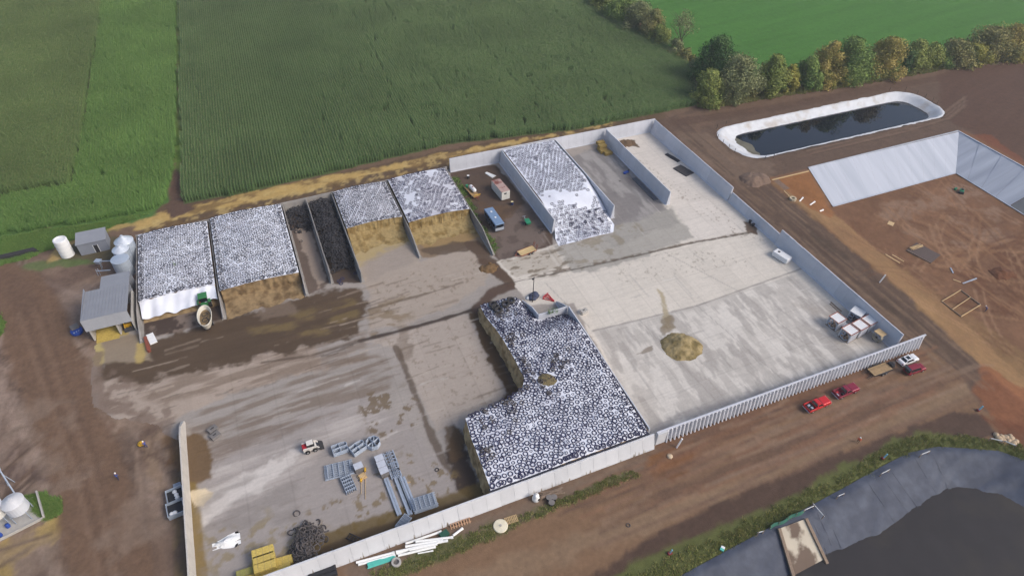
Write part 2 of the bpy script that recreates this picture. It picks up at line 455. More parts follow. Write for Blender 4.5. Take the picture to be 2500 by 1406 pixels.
# --- verge, spilt silage along the back walls
T.fill([(-200, 560), (120, 560), (380, 480), (440, 470), (440, 520), (370, 540), (180, 590), (120, 612), (0, 655), (-200, 690)], (80, 112, 56), 0.8, 1.5)
T.fill([(170, 560), (330, 585), (330, 640), (160, 640), (120, 610)], (90, 82, 62), 0.8, 1.5)
T.fill([(60, 640), (150, 632), (250, 640), (140, 655), (40, 665)], (84, 110, 56), 0.6, 1.2, op=0.7)
STRAW = [(330, 560), (500, 520), (690, 480), (810, 452), (940, 420), (1090, 388), (1220, 360), (1350, 333), (1480, 306), (1500, 300), (1400, 322), (1200, 352), (1000, 392), (800, 432), (620, 466), (480, 500), (390, 518), (330, 545)]
T.fill([(390, 500), (440, 490), (700, 450), (1000, 385), (1300, 325), (1620, 275), (1640, 330), (1100, 420), (800, 480), (330, 600)], (98, 80, 62), 0.6, 1.0)
T.fill(STRAW, (182, 152, 92), 0.6, 1.3)
T.spots([(330, 600), (330, 530), (800, 430), (1500, 290), (1500, 310), (1100, 400), (690, 500)], (112, 88, 58), 2.4, 0.56, 0.75, 0.06, 2, ax=2.5)
T.spots([(330, 600), (330, 530), (800, 430), (1500, 290), (1500, 310), (1100, 400), (690, 500)], (192, 166, 108), 1.6, 0.60, 0.6, 0.05, 5)
T.stroke([(130, 630), (170, 590), (260, 560), (340, 545)], 2.4, (172, 145, 90), 0.9, 0.8, 1.6, gap=0.42)
T.fill([(405, 520), (425, 420), (436, 405), (448, 430), (452, 480), (475, 510), (420, 535)], (96, 76, 64), 0.5, 0.7)
# --- front road and verges
FR = [(500, 1406), (820, 1392), (1250, 1240), (1590, 1108), (2240, 855), (2300, 820), (2500, 1000), (2600, 1100), (2500, 1406), (1600, 1500), (500, 1500)]
T.fill(FR, (125, 98, 75), 0.8, 0.8)
T.fill([(1480, 1280), (1800, 1170), (2230, 1000), (2400, 905), (2440, 930), (2300, 1000), (2090, 1085), (1700, 1245), (1450, 1345), (1200, 1440), (1000, 1440)], (134, 110, 87), 1.5, 1.2, op=0.9)
T.shade(FR, 2.2, 0.10, 3, ax=14, ay=0.5)
T.shade(FR, 1.0, 0.08, 5, ax=10, ay=0.35)
for k in range(24):
    t = random.uniform(0, 1); o = random.uniform(-4, 5)
    a, b = random.uniform(20, 95), random.uniform(20, 60)
    v = 40.5 + o
    T.stroke([(a, v), (a + b * .5, v + random.uniform(-.6, .6)), (a + b, v + random.uniform(-1, 1))], random.uniform(.25, .6), random.choice([(104, 80, 66), (134, 112, 96), (112, 88, 74)]), 0.5, 0.3, 0.1, w=True)
T.fill([(1380, 1440), (1700, 1250), (2090, 1090), (2330, 1005), (2400, 1010), (2440, 1060), (2330, 1090), (2200, 1110), (1950, 1230), (1800, 1310), (1640, 1420)], (84, 66, 56), 0.5, 0.7)
T.shade([(1380, 1440), (2400, 990), (2440, 1060), (1640, 1420)], 1.5, 0.12, 2, ax=3)
T.fill([(1585, 1108), (1640, 1085), (1690, 1095), (1680, 1150), (1640, 1170), (1600, 1160), (1575, 1130)], (124, 84, 52), 0.8, 1.0, op=0.9)
T.fill([(830, 1392), (1250, 1238), (1590, 1108), (1560, 1150), (1400, 1215), (1250, 1290), (1000, 1390), (900, 1440)], (112, 98, 86), 0.5, 0.9, op=0.7)
GRV = [(900, 1400), (1080, 1330), (1190, 1285), (1330, 1235), (1420, 1195), (1530, 1150), (1560, 1160), (1400, 1225), (1250, 1290), (1080, 1370), (960, 1410)]
T.fill(GRV, (92, 98, 58), 0.7, 1.4, op=0.75, lo=0.4)
T.stroke([(1640, 1080), (1900, 985), (2100, 905), (2230, 868)], 5.5, (108, 76, 58), 0.6, 1.5, 0.8)
# --- right-hand track, excavated soil
RT = [(1600, 300), (1700, 262), (1880, 240), (2500, 130), (2700, 90), (2800, 600), (2600, 1100), (2400, 1000), (2300, 840), (2220, 826), (1900, 560)]
T.fill(RT, (100, 81, 68), 0.8, 0.8)
T.fill([(1640, 320), (1740, 330), (1780, 375), (1900, 400), (1880, 430), (1790, 440), (1700, 380)], (118, 99, 84), 1.5, 2, op=0.7)
T.fill([(1780, 470), (1900, 450), (2080, 610), (2215, 716), (2350, 850), (2440, 930), (2330, 900), (2230, 826), (1900, 562)], (94, 76, 64), 0.8, 1.0)
T.shade([(1700, 400), (1900, 430), (2350, 850), (2440, 930), (2230, 826)], 2.0, 0.12, 4, ax=0.4, ay=12)
for k in range(16):
    u, v = random.uniform(113.5, 126), random.uniform(45, 90)
    T.stroke([(u, v), (u + random.uniform(-.8, .8), v + 12), (u + random.uniform(-1.5, 1.5), v + 28)], 0.4, random.choice([(120, 100, 84), (80, 64, 54), (112, 92, 76)]), 0.6, 0.3, 0.1, w=True)
T.fill([(1960, 545), (2040, 600), (2080, 640), (2000, 600)], (76, 64, 54), 1.0, 1.5, op=0.7)
T.fill([(2100, 690), (2230, 770), (2340, 880), (2280, 850), (2160, 750)], (80, 66, 56), 0.8, 1.2, op=0.8)
T.fill([(1650, 285), (1900, 235), (2500, 135), (2600, 120), (2600, 160), (2000, 245), (1760, 290), (1700, 320)], (112, 90, 74), 1.2, 1.5, op=0.8)
T.stroke([(1650, 300), (1900, 262), (2150, 215), (2500, 160)], 3.5, (92, 72, 60), 0.8, 1.0, 0.6)
T.fill([(2290, 180), (2600, 130), (2700, 500), (2450, 360), (2340, 310), (2300, 285)], (92, 69, 57), 1.5, 1.5)
T.shade([(2290, 180), (2600, 130), (2700, 500), (2340, 310)], 1.6, 0.12, 1, ax=6, ay=0.6, rot=0.3)
for k in range(9):
    o = k * 1.1
    T.stroke([(150, 120.5 + o * .3), (185, 120.3 + o * .3), (209, 121.6 + o * .5), (221 + o, 126 + o * .8)], 0.45, random.choice([(124, 102, 86), (84, 66, 55), (116, 94, 78)]), 0.7, 0.3, 0.12, w=True)
T.fill([(2330, 330), (2420, 330), (2560, 440), (2560, 480), (2440, 380)], (124, 74, 52), 0.6, 1.2, op=0.8)
BF = [(128, 114.4), (207, 115), (207, 2), (121, 2), (125, 34), (128, 64), (128, 95)]
T.fill(BF, (123, 90, 66), 0.6, 0.5, w=True)
T.fill([(136, 104), (196, 104), (196, 10), (134, 10)], (121, 88, 65), 1.5, 2.5, w=True, op=0.9)
T.fill([(128.5, 112), (137, 112), (140.8, 95), (141, 70), (143, 48), (147, 30), (138, 10), (125, 20), (125.5, 48), (128.3, 70)], (136, 106, 73), 1.2, 1.6, w=True, lo=0.4)
T.fill([(130, 113.6), (143.5, 113.6), (141.5, 100), (136, 96), (131.5, 100)], (132, 90, 56), 0.8, 1.3, w=True)
T.shade([(128, 112), (204, 112), (204, 2), (124, 2)], 7, 0.22, 1, w=True)
T.shade([(128, 112), (204, 112), (204, 2), (124, 2)], 1.5, 0.12, 3, w=True)
T.spots([(148, 98), (190, 98), (190, 74), (160, 70)], (150, 124, 104), 4, 0.56, 0.55, 0.1, 6, w=True)
T.spots([(150, 70), (196, 80), (196, 20), (150, 30)], (98, 62, 42), 5, 0.55, 0.55, 0.08, 3, w=True)
for k in range(20):
    cx, cy = random.choice([(158, 78), (165, 62), (158, 52), (170, 70)])
    a = random.uniform(0, 3.14); r = random.uniform(8, 22); b = random.uniform(-6, 6)
    pts = []
    for t in (-1, -.5, 0, .5, 1):
        pts.append((cx + math.cos(a) * r * t - math.sin(a) * b * (1 - t * t), cy + math.sin(a) * r * t + math.cos(a) * b * (1 - t * t)))
    for o in (0, 1.9):
        T.stroke([(x + o * math.sin(a), y - o * math.cos(a)) for x, y in pts], 0.5, random.choice([(96, 64, 44), (148, 112, 82), (104, 70, 48)]), 0.6, 0.3, 0.15, w=True)
T.fill([(2400, 880), (2520, 930), (2560, 1080), (2440, 1040), (2380, 960)], (132, 84, 56), 0.8, 1.5, op=0.85)
T.fill([(2390, 1010), (2500, 1040), (2560, 1120), (2450, 1075)], (110, 68, 48), 0.8, 1.0, op=0.8)
# --- grass rim of the lagoon, green field, soil below the crops
T.fill([(30, 26), (30, 33), (44, 33.6), (62, 33.2), (77, 34), (92, 35.4), (101, 34.6), (107, 31.0), (114, 26.0), (117, 20), (113, 20), (104, 27), (94, 30), (60, 28)], (92, 96, 54), 0.6, 0.9, w=True)
GF = [(1500, -60), (1600, 90), (1660, 140), (1720, 210), (1800, 236), (1900, 216), (2100, 182), (2300, 148), (2500, 112), (2900, 60), (2900, -60)]
T.fill(GF, (70, 116, 46), 1.0, 0.6)
T.fill([(105, 335), (160, 345), (345, 345), (900, 400), (1400, 500), (1400, 900), (200, 1400), (60, 900)], (70, 116, 46), 3, 1, w=True)
T.shade(GF, 5, 0.12, 2, ax=6, ay=0.6, rot=0.18)
T.shade(GF, 2.6, 0.12, 5, ax=14, ay=0.7, rot=0.12)
T.shade(GF, 1.6, 0.05, 4)
CORN_A = [(449, 498), (560, 480), (800, 424), (1100, 352), (1400, 318), (1550, 288), (1700, 258), (1695, 225), (1685, 170), (1625, 118), (1570, 85), (1500, 30), (1440, -25), (1360, -110), (700, -170), (435, -120), (442, 200)]
CORN_B = [(-160, -70), (258, -70), (239, 100), (220, 180), (200, 350), (175, 454), (60, 468), (-160, 520)]
CROP_C = [(256, -80), (428, -80), (432, 200), (430, 330), (424, 410), (405, 490), (375, 515), (200, 545), (90, 560), (-160, 600), (-160, 530), (60, 474), (176, 456), (202, 350), (224, 180), (242, 100)]
for poly, c in ((CORN_A, (84, 100, 60)), (CORN_B, (86, 104, 56)), (CROP_C, (86, 118, 56))):
    T.fill(poly, c, 0.4, 0.3)
T.fill([(425, -90), (449, -90), (449, 300), (447, 420), (424, 410), (432, 200)], (104, 132, 56), 0.5, 0.8, lo=0.3)
T.fill([(-105, 345), (105, 345), (60, 900), (-300, 900)], (66, 78, 46), 3, 1, w=True)
for k in range(42):   # wheel tracks on the turning ground
    cx, cy = random.uniform(-80, -36), random.uniform(50, 132); R_ = random.uniform(8, 40); a0 = random.uniform(0, 6.28); da = random.uniform(.4, 1.3) * 14 / R_
    col = random.choice([(92, 74, 62), (150, 130, 114), (100, 80, 66), (142, 121, 104), (84, 68, 58)]); op_ = random.uniform(.3, .7)
    for o in (0, 2.0):
        T.stroke([(cx + (R_ + o) * (math.cos(a0 + t) - math.cos(a0)), cy + (R_ + o) * (math.sin(a0 + t) - math.sin(a0))) for t in np.linspace(0, da, 7)], random.uniform(.35, .6), col, op_, .25, .12, w=True)
T.stroke([(-60, 655), (30, 700), (75, 760), (105, 850), (150, 980), (205, 1120), (245, 1280), (275, 1420)], 9.5, (113, 89, 71), .85, 1.4, .8)
T.stroke([(-60, 650), (28, 694), (70, 755)], 4, (104, 82, 67), .5, 1.0, .6)
for o in (-3.2, -1.2, 1.0, 3.0):
    T.stroke([(x + o * 9.5, y - o * 1.5) for x, y in ((75, 760), (105, 850), (150, 980), (205, 1120), (245, 1280), (275, 1420))], .5, random.choice([(98, 77, 63), (126, 102, 84)]), .5, .3, .15)
for k in range(46):   # tracks on the right-hand soil and the basin floor
    u, v = random.uniform(140, 195), random.uniform(18, 98); a0 = random.uniform(0, 3.14); L_ = random.uniform(6, 26); bw = random.uniform(-.25, .25)
    col = random.choice([(98, 66, 46), (156, 122, 94), (110, 76, 54), (146, 108, 78)]); op_ = random.uniform(.25, .6)
    for o in (0, 1.9):
        T.stroke([(u + math.cos(a0 + bw * t) * L_ * t - o * math.sin(a0), v + math.sin(a0 + bw * t) * L_ * t + o * math.cos(a0)) for t in np.linspace(0, 1, 6)], random.uniform(.3, .5), col, op_, .2, .12, w=True)
for k in range(50):
    u, v = random.uniform(114, 127), random.uniform(36, 140); L_ = random.uniform(6, 24)
    T.stroke([(u, v), (u + random.gauss(0, .6), v + L_)], random.uniform(.2, .5), random.choice([(124, 102, 84), (80, 64, 53), (116, 94, 76)]), random.uniform(.3, .6), .2, .12, w=True)
for k in range(60):
    u, v = random.uniform(30, 105), random.uniform(39.5, 49.5); L_ = random.uniform(8, 36)
    T.stroke([(u, v), (u + L_ * .5, v + random.gauss(0, .35)), (u + L_, v + random.gauss(0, .7))], random.uniform(.2, .55), random.choice([(106, 82, 66), (142, 118, 98), (96, 76, 64), (134, 98, 76)]), random.uniform(.3, .6), .2, .12, w=True)
T.shade([(-110, 40), (-24, 40), (-26, 84), (-41, 96), (-42, 112), (-34, 150), (-110, 150)], 2.2, .16, 3, w=True)
for k in range(42):   # wheel tracks on the turning ground
    cx, cy = random.uniform(-80, -36), random.uniform(50, 132); R_ = random.uniform(8, 40); a0 = random.uniform(0, 6.28); da = random.uniform(.4, 1.3) * 14 / R_
    col = random.choice([(92, 74, 62), (150, 130, 114), (100, 80, 66), (142, 121, 104), (84, 68, 58)]); op_ = random.uniform(.3, .7)
    for o in (0, 2.0):
        T.stroke([(cx + (R_ + o) * (math.cos(a0 + t) - math.cos(a0)), cy + (R_ + o) * (math.sin(a0 + t) - math.sin(a0))) for t in np.linspace(0, da, 7)], random.uniform(.35, .6), col, op_, .25, .12, w=True)
T.stroke([(-60, 655), (30, 700), (75, 760), (105, 850), (150, 980), (205, 1120), (245, 1280), (275, 1420)], 9.5, (113, 89, 71), .85, 1.4, .8)
T.stroke([(-60, 650), (28, 694), (70, 755)], 4, (104, 82, 67), .5, 1.0, .6)
for o in (-3.2, -1.2, 1.0, 3.0):
    T.stroke([(x + o * 9.5, y - o * 1.5) for x, y in ((75, 760), (105, 850), (150, 980), (205, 1120), (245, 1280), (275, 1420))], .5, random.choice([(98, 77, 63), (126, 102, 84)]), .5, .3, .15)
for k in range(46):   # tracks on the right-hand soil and the basin floor
    u, v = random.uniform(140, 195), random.uniform(18, 98); a0 = random.uniform(0, 3.14); L_ = random.uniform(6, 26); bw = random.uniform(-.25, .25)
    col = random.choice([(98, 66, 46), (156, 122, 94), (110, 76, 54), (146, 108, 78)]); op_ = random.uniform(.25, .6)
    for o in (0, 1.9):
        T.stroke([(u + math.cos(a0 + bw * t) * L_ * t - o * math.sin(a0), v + math.sin(a0 + bw * t) * L_ * t + o * math.cos(a0)) for t in np.linspace(0, 1, 6)], random.uniform(.3, .5), col, op_, .2, .12, w=True)
for k in range(50):
    u, v = random.uniform(114, 127), random.uniform(36, 140); L_ = random.uniform(6, 24)
    T.stroke([(u, v), (u + random.gauss(0, .6), v + L_)], random.uniform(.2, .5), random.choice([(124, 102, 84), (80, 64, 53), (116, 94, 76)]), random.uniform(.3, .6), .2, .12, w=True)
for k in range(60):
    u, v = random.uniform(30, 105), random.uniform(39.5, 49.5); L_ = random.uniform(8, 36)
    T.stroke([(u, v), (u + L_ * .5, v + random.gauss(0, .35)), (u + L_, v + random.gauss(0, .7))], random.uniform(.2, .55), random.choice([(106, 82, 66), (142, 118, 98), (96, 76, 64), (134, 98, 76)]), random.uniform(.3, .6), .2, .12, w=True)
T.shade([(-110, 40), (-24, 40), (-26, 84), (-41, 96), (-42, 112), (-34, 150), (-110, 150)], .9, .12, 6, w=True)
T.shade([(112, 20), (128, 20), (130, 115), (205, 116), (215, 150), (112, 150)], 1.3, .13, 6, w=True)
T.spots([(-70, 60), (-28, 60), (-28, 86), (-44, 100), (-70, 110)], (138, 119, 104), 5, .55, .5, .1, 2, w=True)
terrain = grid_mesh('ground', TX, TY, tz, ground_mat('soil', 0.13, 0.7, 1.3), T.c)
tag(terrain, 'brown bare soil, farm tracks and field ground around the concrete yard', kind='structure')

# ------------------------------------------------------------------ the concrete yard
YX, YY = np.meshgrid(np.arange(-41.5, 111.9, 0.25), np.arange(50.9, 150.2, 0.25))
Y_ = Canvas(YX, YY, (150, 141, 133), 0.2, 0.74)
YR = [(-42, 50), (112, 50), (112, 151), (-42, 151)]
NEW = [(1215, 640), (1350, 590), (1300, 420), (1580, 320), (2180, 850), (1585, 1075), (1400, 735), (1300, 760), (1240, 670)]
# lower yard
Y_.shade(YR, 6, 0.10, 1, w=True)
Y_.fill([(500, 1100), (900, 950), (1180, 1215), (640, 1406), (500, 1406)], (151, 142, 136), 1.5, 1.5)
Y_.spots([(470, 1290), (520, 1140), (780, 1040), (960, 960), (960, 1020), (800, 1090), (700, 1190), (520, 1290)], (178, 168, 160), 1.6, 0.50, 0.6, 0.14, 2, ax=6, ay=0.6, rot=0.06)
Y_.fill([(480, 1230), (560, 1185), (650, 1140), (720, 1110), (680, 1160), (560, 1235), (490, 1290)], (196, 188, 180), 0.9, 1.8, op=0.7, lo=0.7)
Y_.spots([(440, 1040), (560, 940), (860, 860), (960, 870), (960, 950), (700, 1060), (520, 1140)], (116, 97, 80), 1.5, 0.49, 0.65, 0.12, 4, ax=6, ay=0.7, rot=0.05)
# apron left
Y_.fill([(232, 930), (320, 900), (560, 860), (760, 830), (800, 900), (560, 960), (430, 1030), (330, 1050), (240, 1010)], (160, 143, 128), 1.0, 1.6)
Y_.spots([(260, 930), (520, 860), (900, 800), (900, 880), (600, 950), (400, 990)], (120, 101, 84), 1.5, 0.47, 0.65, 0.12, 6, ax=6, ay=0.7, rot=0.05)
# dark mud band in front of the left bunkers
Y_.fill([(345, 840), (545, 780), (745, 722), (888, 695), (905, 745), (880, 815), (720, 855), (560, 890), (330, 935), (235, 925), (240, 885)], (95, 78, 62), 1.2, 2.2)
Y_.shade([(240, 940), (340, 830), (890, 690), (900, 830)], 2.5, 0.2, 3, ax=5, ay=0.6, w=False)
Y_.spots([(600, 800), (870, 720), (890, 800), (640, 850)], (126, 106, 66), 2.5, 0.54, 0.6, 0.08, 3, ax=3)
Y_.fill([(640, 740), (700, 730), (720, 760), (650, 790), (620, 770)], (132, 114, 98), 1.2, 1.6, op=0.55)
# bay floors
Y_.fill([(345, 745), (530, 690), (548, 778), (350, 832)], (86, 72, 64), 0.6, 0.7)
Y_.spots([(360, 770), (500, 720), (500, 790), (370, 830)], (142, 124, 110), 2.6, 0.56, 0.7, 0.06, 7)
Y_.fill([(690, 520), (750, 500), (810, 690), (750, 722)], (108, 93, 83), 0.4, 0.6)
Y_.fill([(722, 555), (756, 555), (800, 685), (776, 705), (745, 620)], (156, 138, 122), 0.5, 0.7, op=0.9)
Y_.fill([(750, 500), (812, 480), (886, 690), (812, 694)], (92, 78, 68), 0.4, 0.5)
Y_.fill([(810, 470), (945, 440), (1030, 632), (885, 692)], (154, 140, 122), 0.5, 0.5)
Y_.fill([(945, 440), (1085, 410), (1206, 622), (1030, 632)], (132, 112, 90), 0.5, 0.5)
# apron of bunkers three and four
Y_.fill([(870, 640), (1000, 590), (1030, 635), (1130, 605), (1215, 640), (1180, 700), (1120, 735), (1000, 790), (900, 810), (905, 740), (885, 695)], (158, 144, 130), 0.8, 1.2)
Y_.fill([(850, 575), (985, 535), (1010, 590), (930, 625), (878, 650)], (166, 145, 98), 1.0, 1.8, op=0.9)
Y_.fill([(880, 640), (1000, 590), (1020, 640), (900, 690)], (146, 134, 124), 1.5, 2, op=0.6)
Y_.fill([(1004, 560), (1150, 530), (1175, 580), (1130, 595), (1040, 605)], (150, 122, 78), 0.6, 1.0, op=0.9)
Y_.fill([(1030, 610), (1130, 588), (1165, 600), (1140, 615), (1050, 625)], (98, 82, 68), 0.5, 0.8, op=0.85)
Y_.fill([(1130, 590), (1170, 585), (1215, 640), (1260, 690), (1240, 705), (1190, 660)], (96, 78, 64), 0.5, 0.8, op=0.95)
Y_.spots([(910, 700), (1030, 645), (1170, 630), (1210, 670), (1100, 720), (920, 790)], (126, 109, 90), 0.9, 0.68, 0.6, 0.04, 5)
Y_.spots([(890, 740), (1000, 720), (1010, 780), (900, 830)], (120, 98, 64), 2.2, 0.54, 0.6, 0.05, 1, ax=2)
# middle slab
Y_.fill([(890, 835), (1140, 765), (1190, 860), (1235, 970), (1130, 1010), (1110, 1050), (1060, 1040), (990, 900), (960, 850)], (161, 148, 136), 0.7, 0.8)
Y_.spots([(890, 835), (1140, 765), (1190, 860), (1235, 970), (1130, 1010), (1060, 1040), (960, 850)], (128, 112, 94), 0.8, 0.69, 0.5, 0.04, 2)
Y_.fill([(965, 800), (1000, 800), (1010, 870), (985, 880)], (110, 92, 74), 0.8, 1.6, op=0.7, lo=0.4)
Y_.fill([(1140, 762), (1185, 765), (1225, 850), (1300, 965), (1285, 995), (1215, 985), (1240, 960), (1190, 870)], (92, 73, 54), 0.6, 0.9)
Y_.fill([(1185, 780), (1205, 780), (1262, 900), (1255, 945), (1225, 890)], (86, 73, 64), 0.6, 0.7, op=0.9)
Y_.stroke([(1150, 758), (1060, 785), (960, 812), (880, 832)], 0.7, (70, 56, 48), 0.9, 0.35, 0.3)
Y_.stroke([(880, 832), (760, 868), (640, 885)], 0.4, (90, 74, 62), 0.7, 0.3, 0.3)
Y_.stroke([(965, 850), (985, 890), (1000, 930), (1030, 1000), (1055, 1070), (1085, 1130), (1110, 1165)], 0.8, (96, 80, 66), 0.8, 0.4, 0.6)
Y_.fill([(1090, 1110), (1110, 1040), (1125, 1050), (1170, 1190), (1195, 1215), (1160, 1240), (1120, 1200), (1105, 1160)], (74, 60, 52), 0.6, 0.9, op=0.95)
Y_.fill([(1088, 1045), (1120, 1045), (1135, 1110), (1110, 1140), (1095, 1090)], (104, 82, 58), 0.5, 1.0, op=0.8)
Y_.stroke([(1170, 752), (1200, 715), (1260, 690), (1300, 715)], 2.4, (94, 74, 62), 0.95, 0.7, 0.9)
Y_.stroke([(1180, 640), (1240, 680), (1290, 705)], 2.6, (98, 78, 64), 0.95, 0.6, 0.9)
Y_.stroke([(900, 755), (1050, 715), (1130, 690)], 0.35, (104, 88, 72), 0.7, 0.3, 0.3)
# spots and wet margin of the lower yard
Y_.spots([(820, 1200), (1000, 1090), (1130, 1150), (1100, 1230), (960, 1290), (800, 1330), (680, 1300)], (124, 104, 68), 1.3, 0.63, 0.75, 0.03, 7)
Y_.spots([(480, 1300), (640, 1240), (820, 1290), (760, 1390), (520, 1406)], (138, 120, 76), 1.7, 0.60, 0.6, 0.05, 3)
Y_.spots([(860, 960), (1010, 930), (1050, 1030), (900, 1080)], (112, 92, 64), 1.4, 0.62, 0.8, 0.03, 4)
Y_.stroke([(770, 1335), (880, 1298), (1000, 1255), (1120, 1222), (1180, 1200)], 3.2, (112, 92, 52), 0.9, 0.5, 0.7)
Y_.stroke([(800, 1345), (900, 1310), (1010, 1270), (1160, 1225)], 2.0, (92, 74, 54), 0.85, 0.5, 0.4)
Y_.fill([(430, 1060), (500, 1060), (520, 1120), (505, 1165), (470, 1190), (440, 1180)], (112, 88, 60), 0.7, 1.0, op=0.95)
Y_.stroke([(462, 1190), (475, 1300), (484, 1410)], 2.0, (132, 108, 58), 0.9, 0.5, 0.5)
Y_.fill([(468, 1200), (500, 1192), (516, 1205), (495, 1235), (474, 1240)], (206, 186, 150), 0.3, 0.6, op=0.9)
Y_.spots([(470, 1230), (720, 1110), (740, 1300), (600, 1406), (490, 1406)], (132, 124, 118), 2.5, 0.55, 0.5, 0.1, 2, ax=3)
Y_.fill([(225, 830), (350, 815), (370, 880), (250, 890)], (140, 124, 104), 0.8, 1.0)
Y_.stroke([(235, 835), (242, 885)], 1.6, (176, 158, 92), 0.9, 0.6, 0.8)
Y_.stroke([(345, 840), (342, 880)], 1.3, (172, 148, 84), 0.9, 0.6, 0.7)
Y_.fill([(236, 800), (300, 785), (310, 815), (245, 835)], (166, 144, 72), 0.5, 0.8)
# mud carried over the slab edge
Y_.fill([(-42.2, 93), (-36, 93), (-30, 87), (-27, 82), (-31, 91), (-37.5, 97), (-39.5, 103), (-39.5, 110), (-42.2, 112)], (124, 104, 90), 0.9, 1.2, w=True, op=.8)
Y_.spots([(-41, 94), (-28, 82), (-26, 90), (-38, 106)], (122, 102, 88), 2.0, .5, .7, .08, 3, w=True)
# soil yard between the old and the new bunkers
Y_.fill([(1085, 405), (1212, 405), (1352, 575), (1350, 602), (1225, 638), (1205, 625)], (96, 79, 67), 0.5, 0.6)
Y_.fill([(1190, 560), (1290, 490), (1340, 570), (1330, 600), (1225, 635), (1205, 600)], (116, 101, 92), 0.8, 1.2, op=0.9)
Y_.fill([(1130, 470), (1200, 500), (1270, 500), (1230, 545), (1180, 520)], (108, 84, 62), 0.8, 1.5, op=0.7)
Y_.spots([(1085, 405), (1212, 405), (1352, 575), (1225, 638), (1205, 625)], (84, 70, 62), 2.4, 0.56, 0.5, 0.08, 5)
# new slab
Y_.fill([(1215, 640), (1360, 595), (1620, 505), (1480, 330), (1590, 325), (2190, 850), (1585, 1085), (1400, 740), (1290, 745), (1240, 668)], (192, 183, 170), 0.4, 0.5)
Y_.fill([(1480, 325), (1590, 330), (1840, 560), (1700, 590), (1640, 505)], (193, 184, 173), 0.8, 0.6)
Y_.fill([(1385, 385), (1475, 352), (1626, 500), (1665, 545), (1500, 600), (1440, 560)], (126, 121, 119), 0.8, 1.5, op=0.95)
Y_.spots([(1385, 385), (1475, 352), (1660, 540), (1500, 600)], (160, 155, 150), 2.0, 0.52, 0.6, 0.1, 4, ax=1.0, ay=4.0)
Y_.spots([(1440, 400), (1560, 440), (1600, 500), (1470, 500)], (98, 92, 92), 2.6, 0.56, 0.5, 0.1, 1, ax=1.0, ay=3.0)
Y_.fill([(1490, 560), (1640, 505), (1695, 580), (1500, 652), (1400, 665), (1350, 600), (1440, 575)], (152, 147, 138), 0.8, 1.0, op=0.9)
Y_.spots([(1350, 590), (1560, 540), (1600, 600), (1420, 650)], (132, 118, 92), 2.4, 0.56, 0.55, 0.06, 2)
Y_.fill([(1225, 640), (1350, 602), (1380, 650), (1260, 680)], (172, 162, 148), 0.5, 0.6)
Y_.spots([(1225, 640), (1360, 600), (1420, 660), (1260, 690)], (110, 96, 76), 1.2, 0.60, 0.75, 0.03, 3, ax=2.5)
Y_.fill([(1448, 808), (1700, 748), (1930, 672), (2180, 850), (1585, 1080)], (176, 169, 160), 0.25, 0.1)
Y_.spots([(1448, 808), (1700, 748), (1930, 672), (2180, 850), (1585, 1080)], (196, 189, 179), 2.0, 0.50, 0.75, 0.06, 6, ax=1.0, ay=3.0)
Y_.spots([(1448, 808), (1700, 748), (1930, 672), (2180, 850), (1585, 1080)], (152, 145, 138), 2.2, 0.55, 0.6, 0.05, 1, ax=0.8, ay=3.0)
Y_.shade(NEW, 1.2, 0.05, 5, ax=0.4, ay=4)
Y_.shade(NEW, 0.8, 0.05, 2, ax=5, ay=0.3)
for k in range(14):
    cu, cv, r = random.uniform(92, 104), random.uniform(62, 72), random.uniform(3, 8)
    a0 = random.uniform(0, 6.28)
    Y_.stroke([(cu + r * math.cos(a0 + t), cv + r * math.sin(a0 + t)) for t in np.linspace(0, 1.8, 7)], 0.25, random.choice([(196, 190, 182), (142, 138, 136), (188, 180, 170)]), 0.22, 0.2, 0.05, w=True)
Y_.fill([(1580, 1060), (1700, 1018), (1900, 950), (1850, 950), (1640, 1010)], (148, 142, 138), 0.8, 1.2, op=0.7)
Y_.fill([(1950, 745), (2060, 755), (2150, 830), (2160, 850), (2040, 840), (2000, 800)], (156, 146, 134), 1.0, 2.0, op=0.6, lo=0.4)
Y_.stroke([(1225, 690), (1330, 668), (1450, 645), (1560, 622), (1690, 592), (1840, 566)], 0.6, (108, 92, 76), 0.85, 0.3, 0.7, gap=0.38)
Y_.stroke([(1225, 695), (1450, 648), (1690, 594), (1845, 566)], 0.25, (84, 72, 62), 0.8, 0.15, 0.1)
Y_.stroke([(1447, 808), (1700, 747), (1960, 655)], 0.3, (140, 134, 128), 0.8, 0.15, 0.05)
for a, b in (((1700, 745), (1950, 960)), ((1810, 715), (2050, 905)), ((1560, 780), (1780, 1010)), ((1330, 690), (1440, 800)), ((1620, 615), (1810, 715)), ((1920, 672), (2120, 870))):
    Y_.stroke([a, b], 0.14, (146, 140, 134), 0.6, 0.12, 0.02)
Y_.fill([(1510, 345), (1550, 340), (1560, 360), (1535, 358), (1500, 368)], (104, 84, 64), 0.3, 0.8, op=0.95)
Y_.spots([(1490, 345), (1620, 420), (1900, 600), (1820, 600), (1600, 450)], (138, 122, 104), 0.7, 0.70, 0.6, 0.03, 4)
Y_.fill([(1815, 540), (1845, 545), (1850, 575), (1825, 565)], (104, 84, 68), 0.4, 0.8, op=0.95)
Y_.fill([(1605, 705), (1622, 715), (1632, 760), (1640, 800), (1618, 800), (1615, 755)], (158, 142, 108), 0.5, 0.7, op=0.8)
Y_.fill([(1605, 780), (1640, 770), (1650, 800), (1620, 815)], (128, 112, 88), 0.4, 0.8, op=0.8)
Y_.fill([(1550, 865), (1592, 845), (1590, 852), (1570, 866)], (138, 126, 112), 0.3, 0.4, op=0.9)
Y_.spots([(1490, 640), (1700, 600), (1900, 640), (1500, 700)], (146, 136, 120), 0.7, 0.70, 0.6, 0.03, 6)
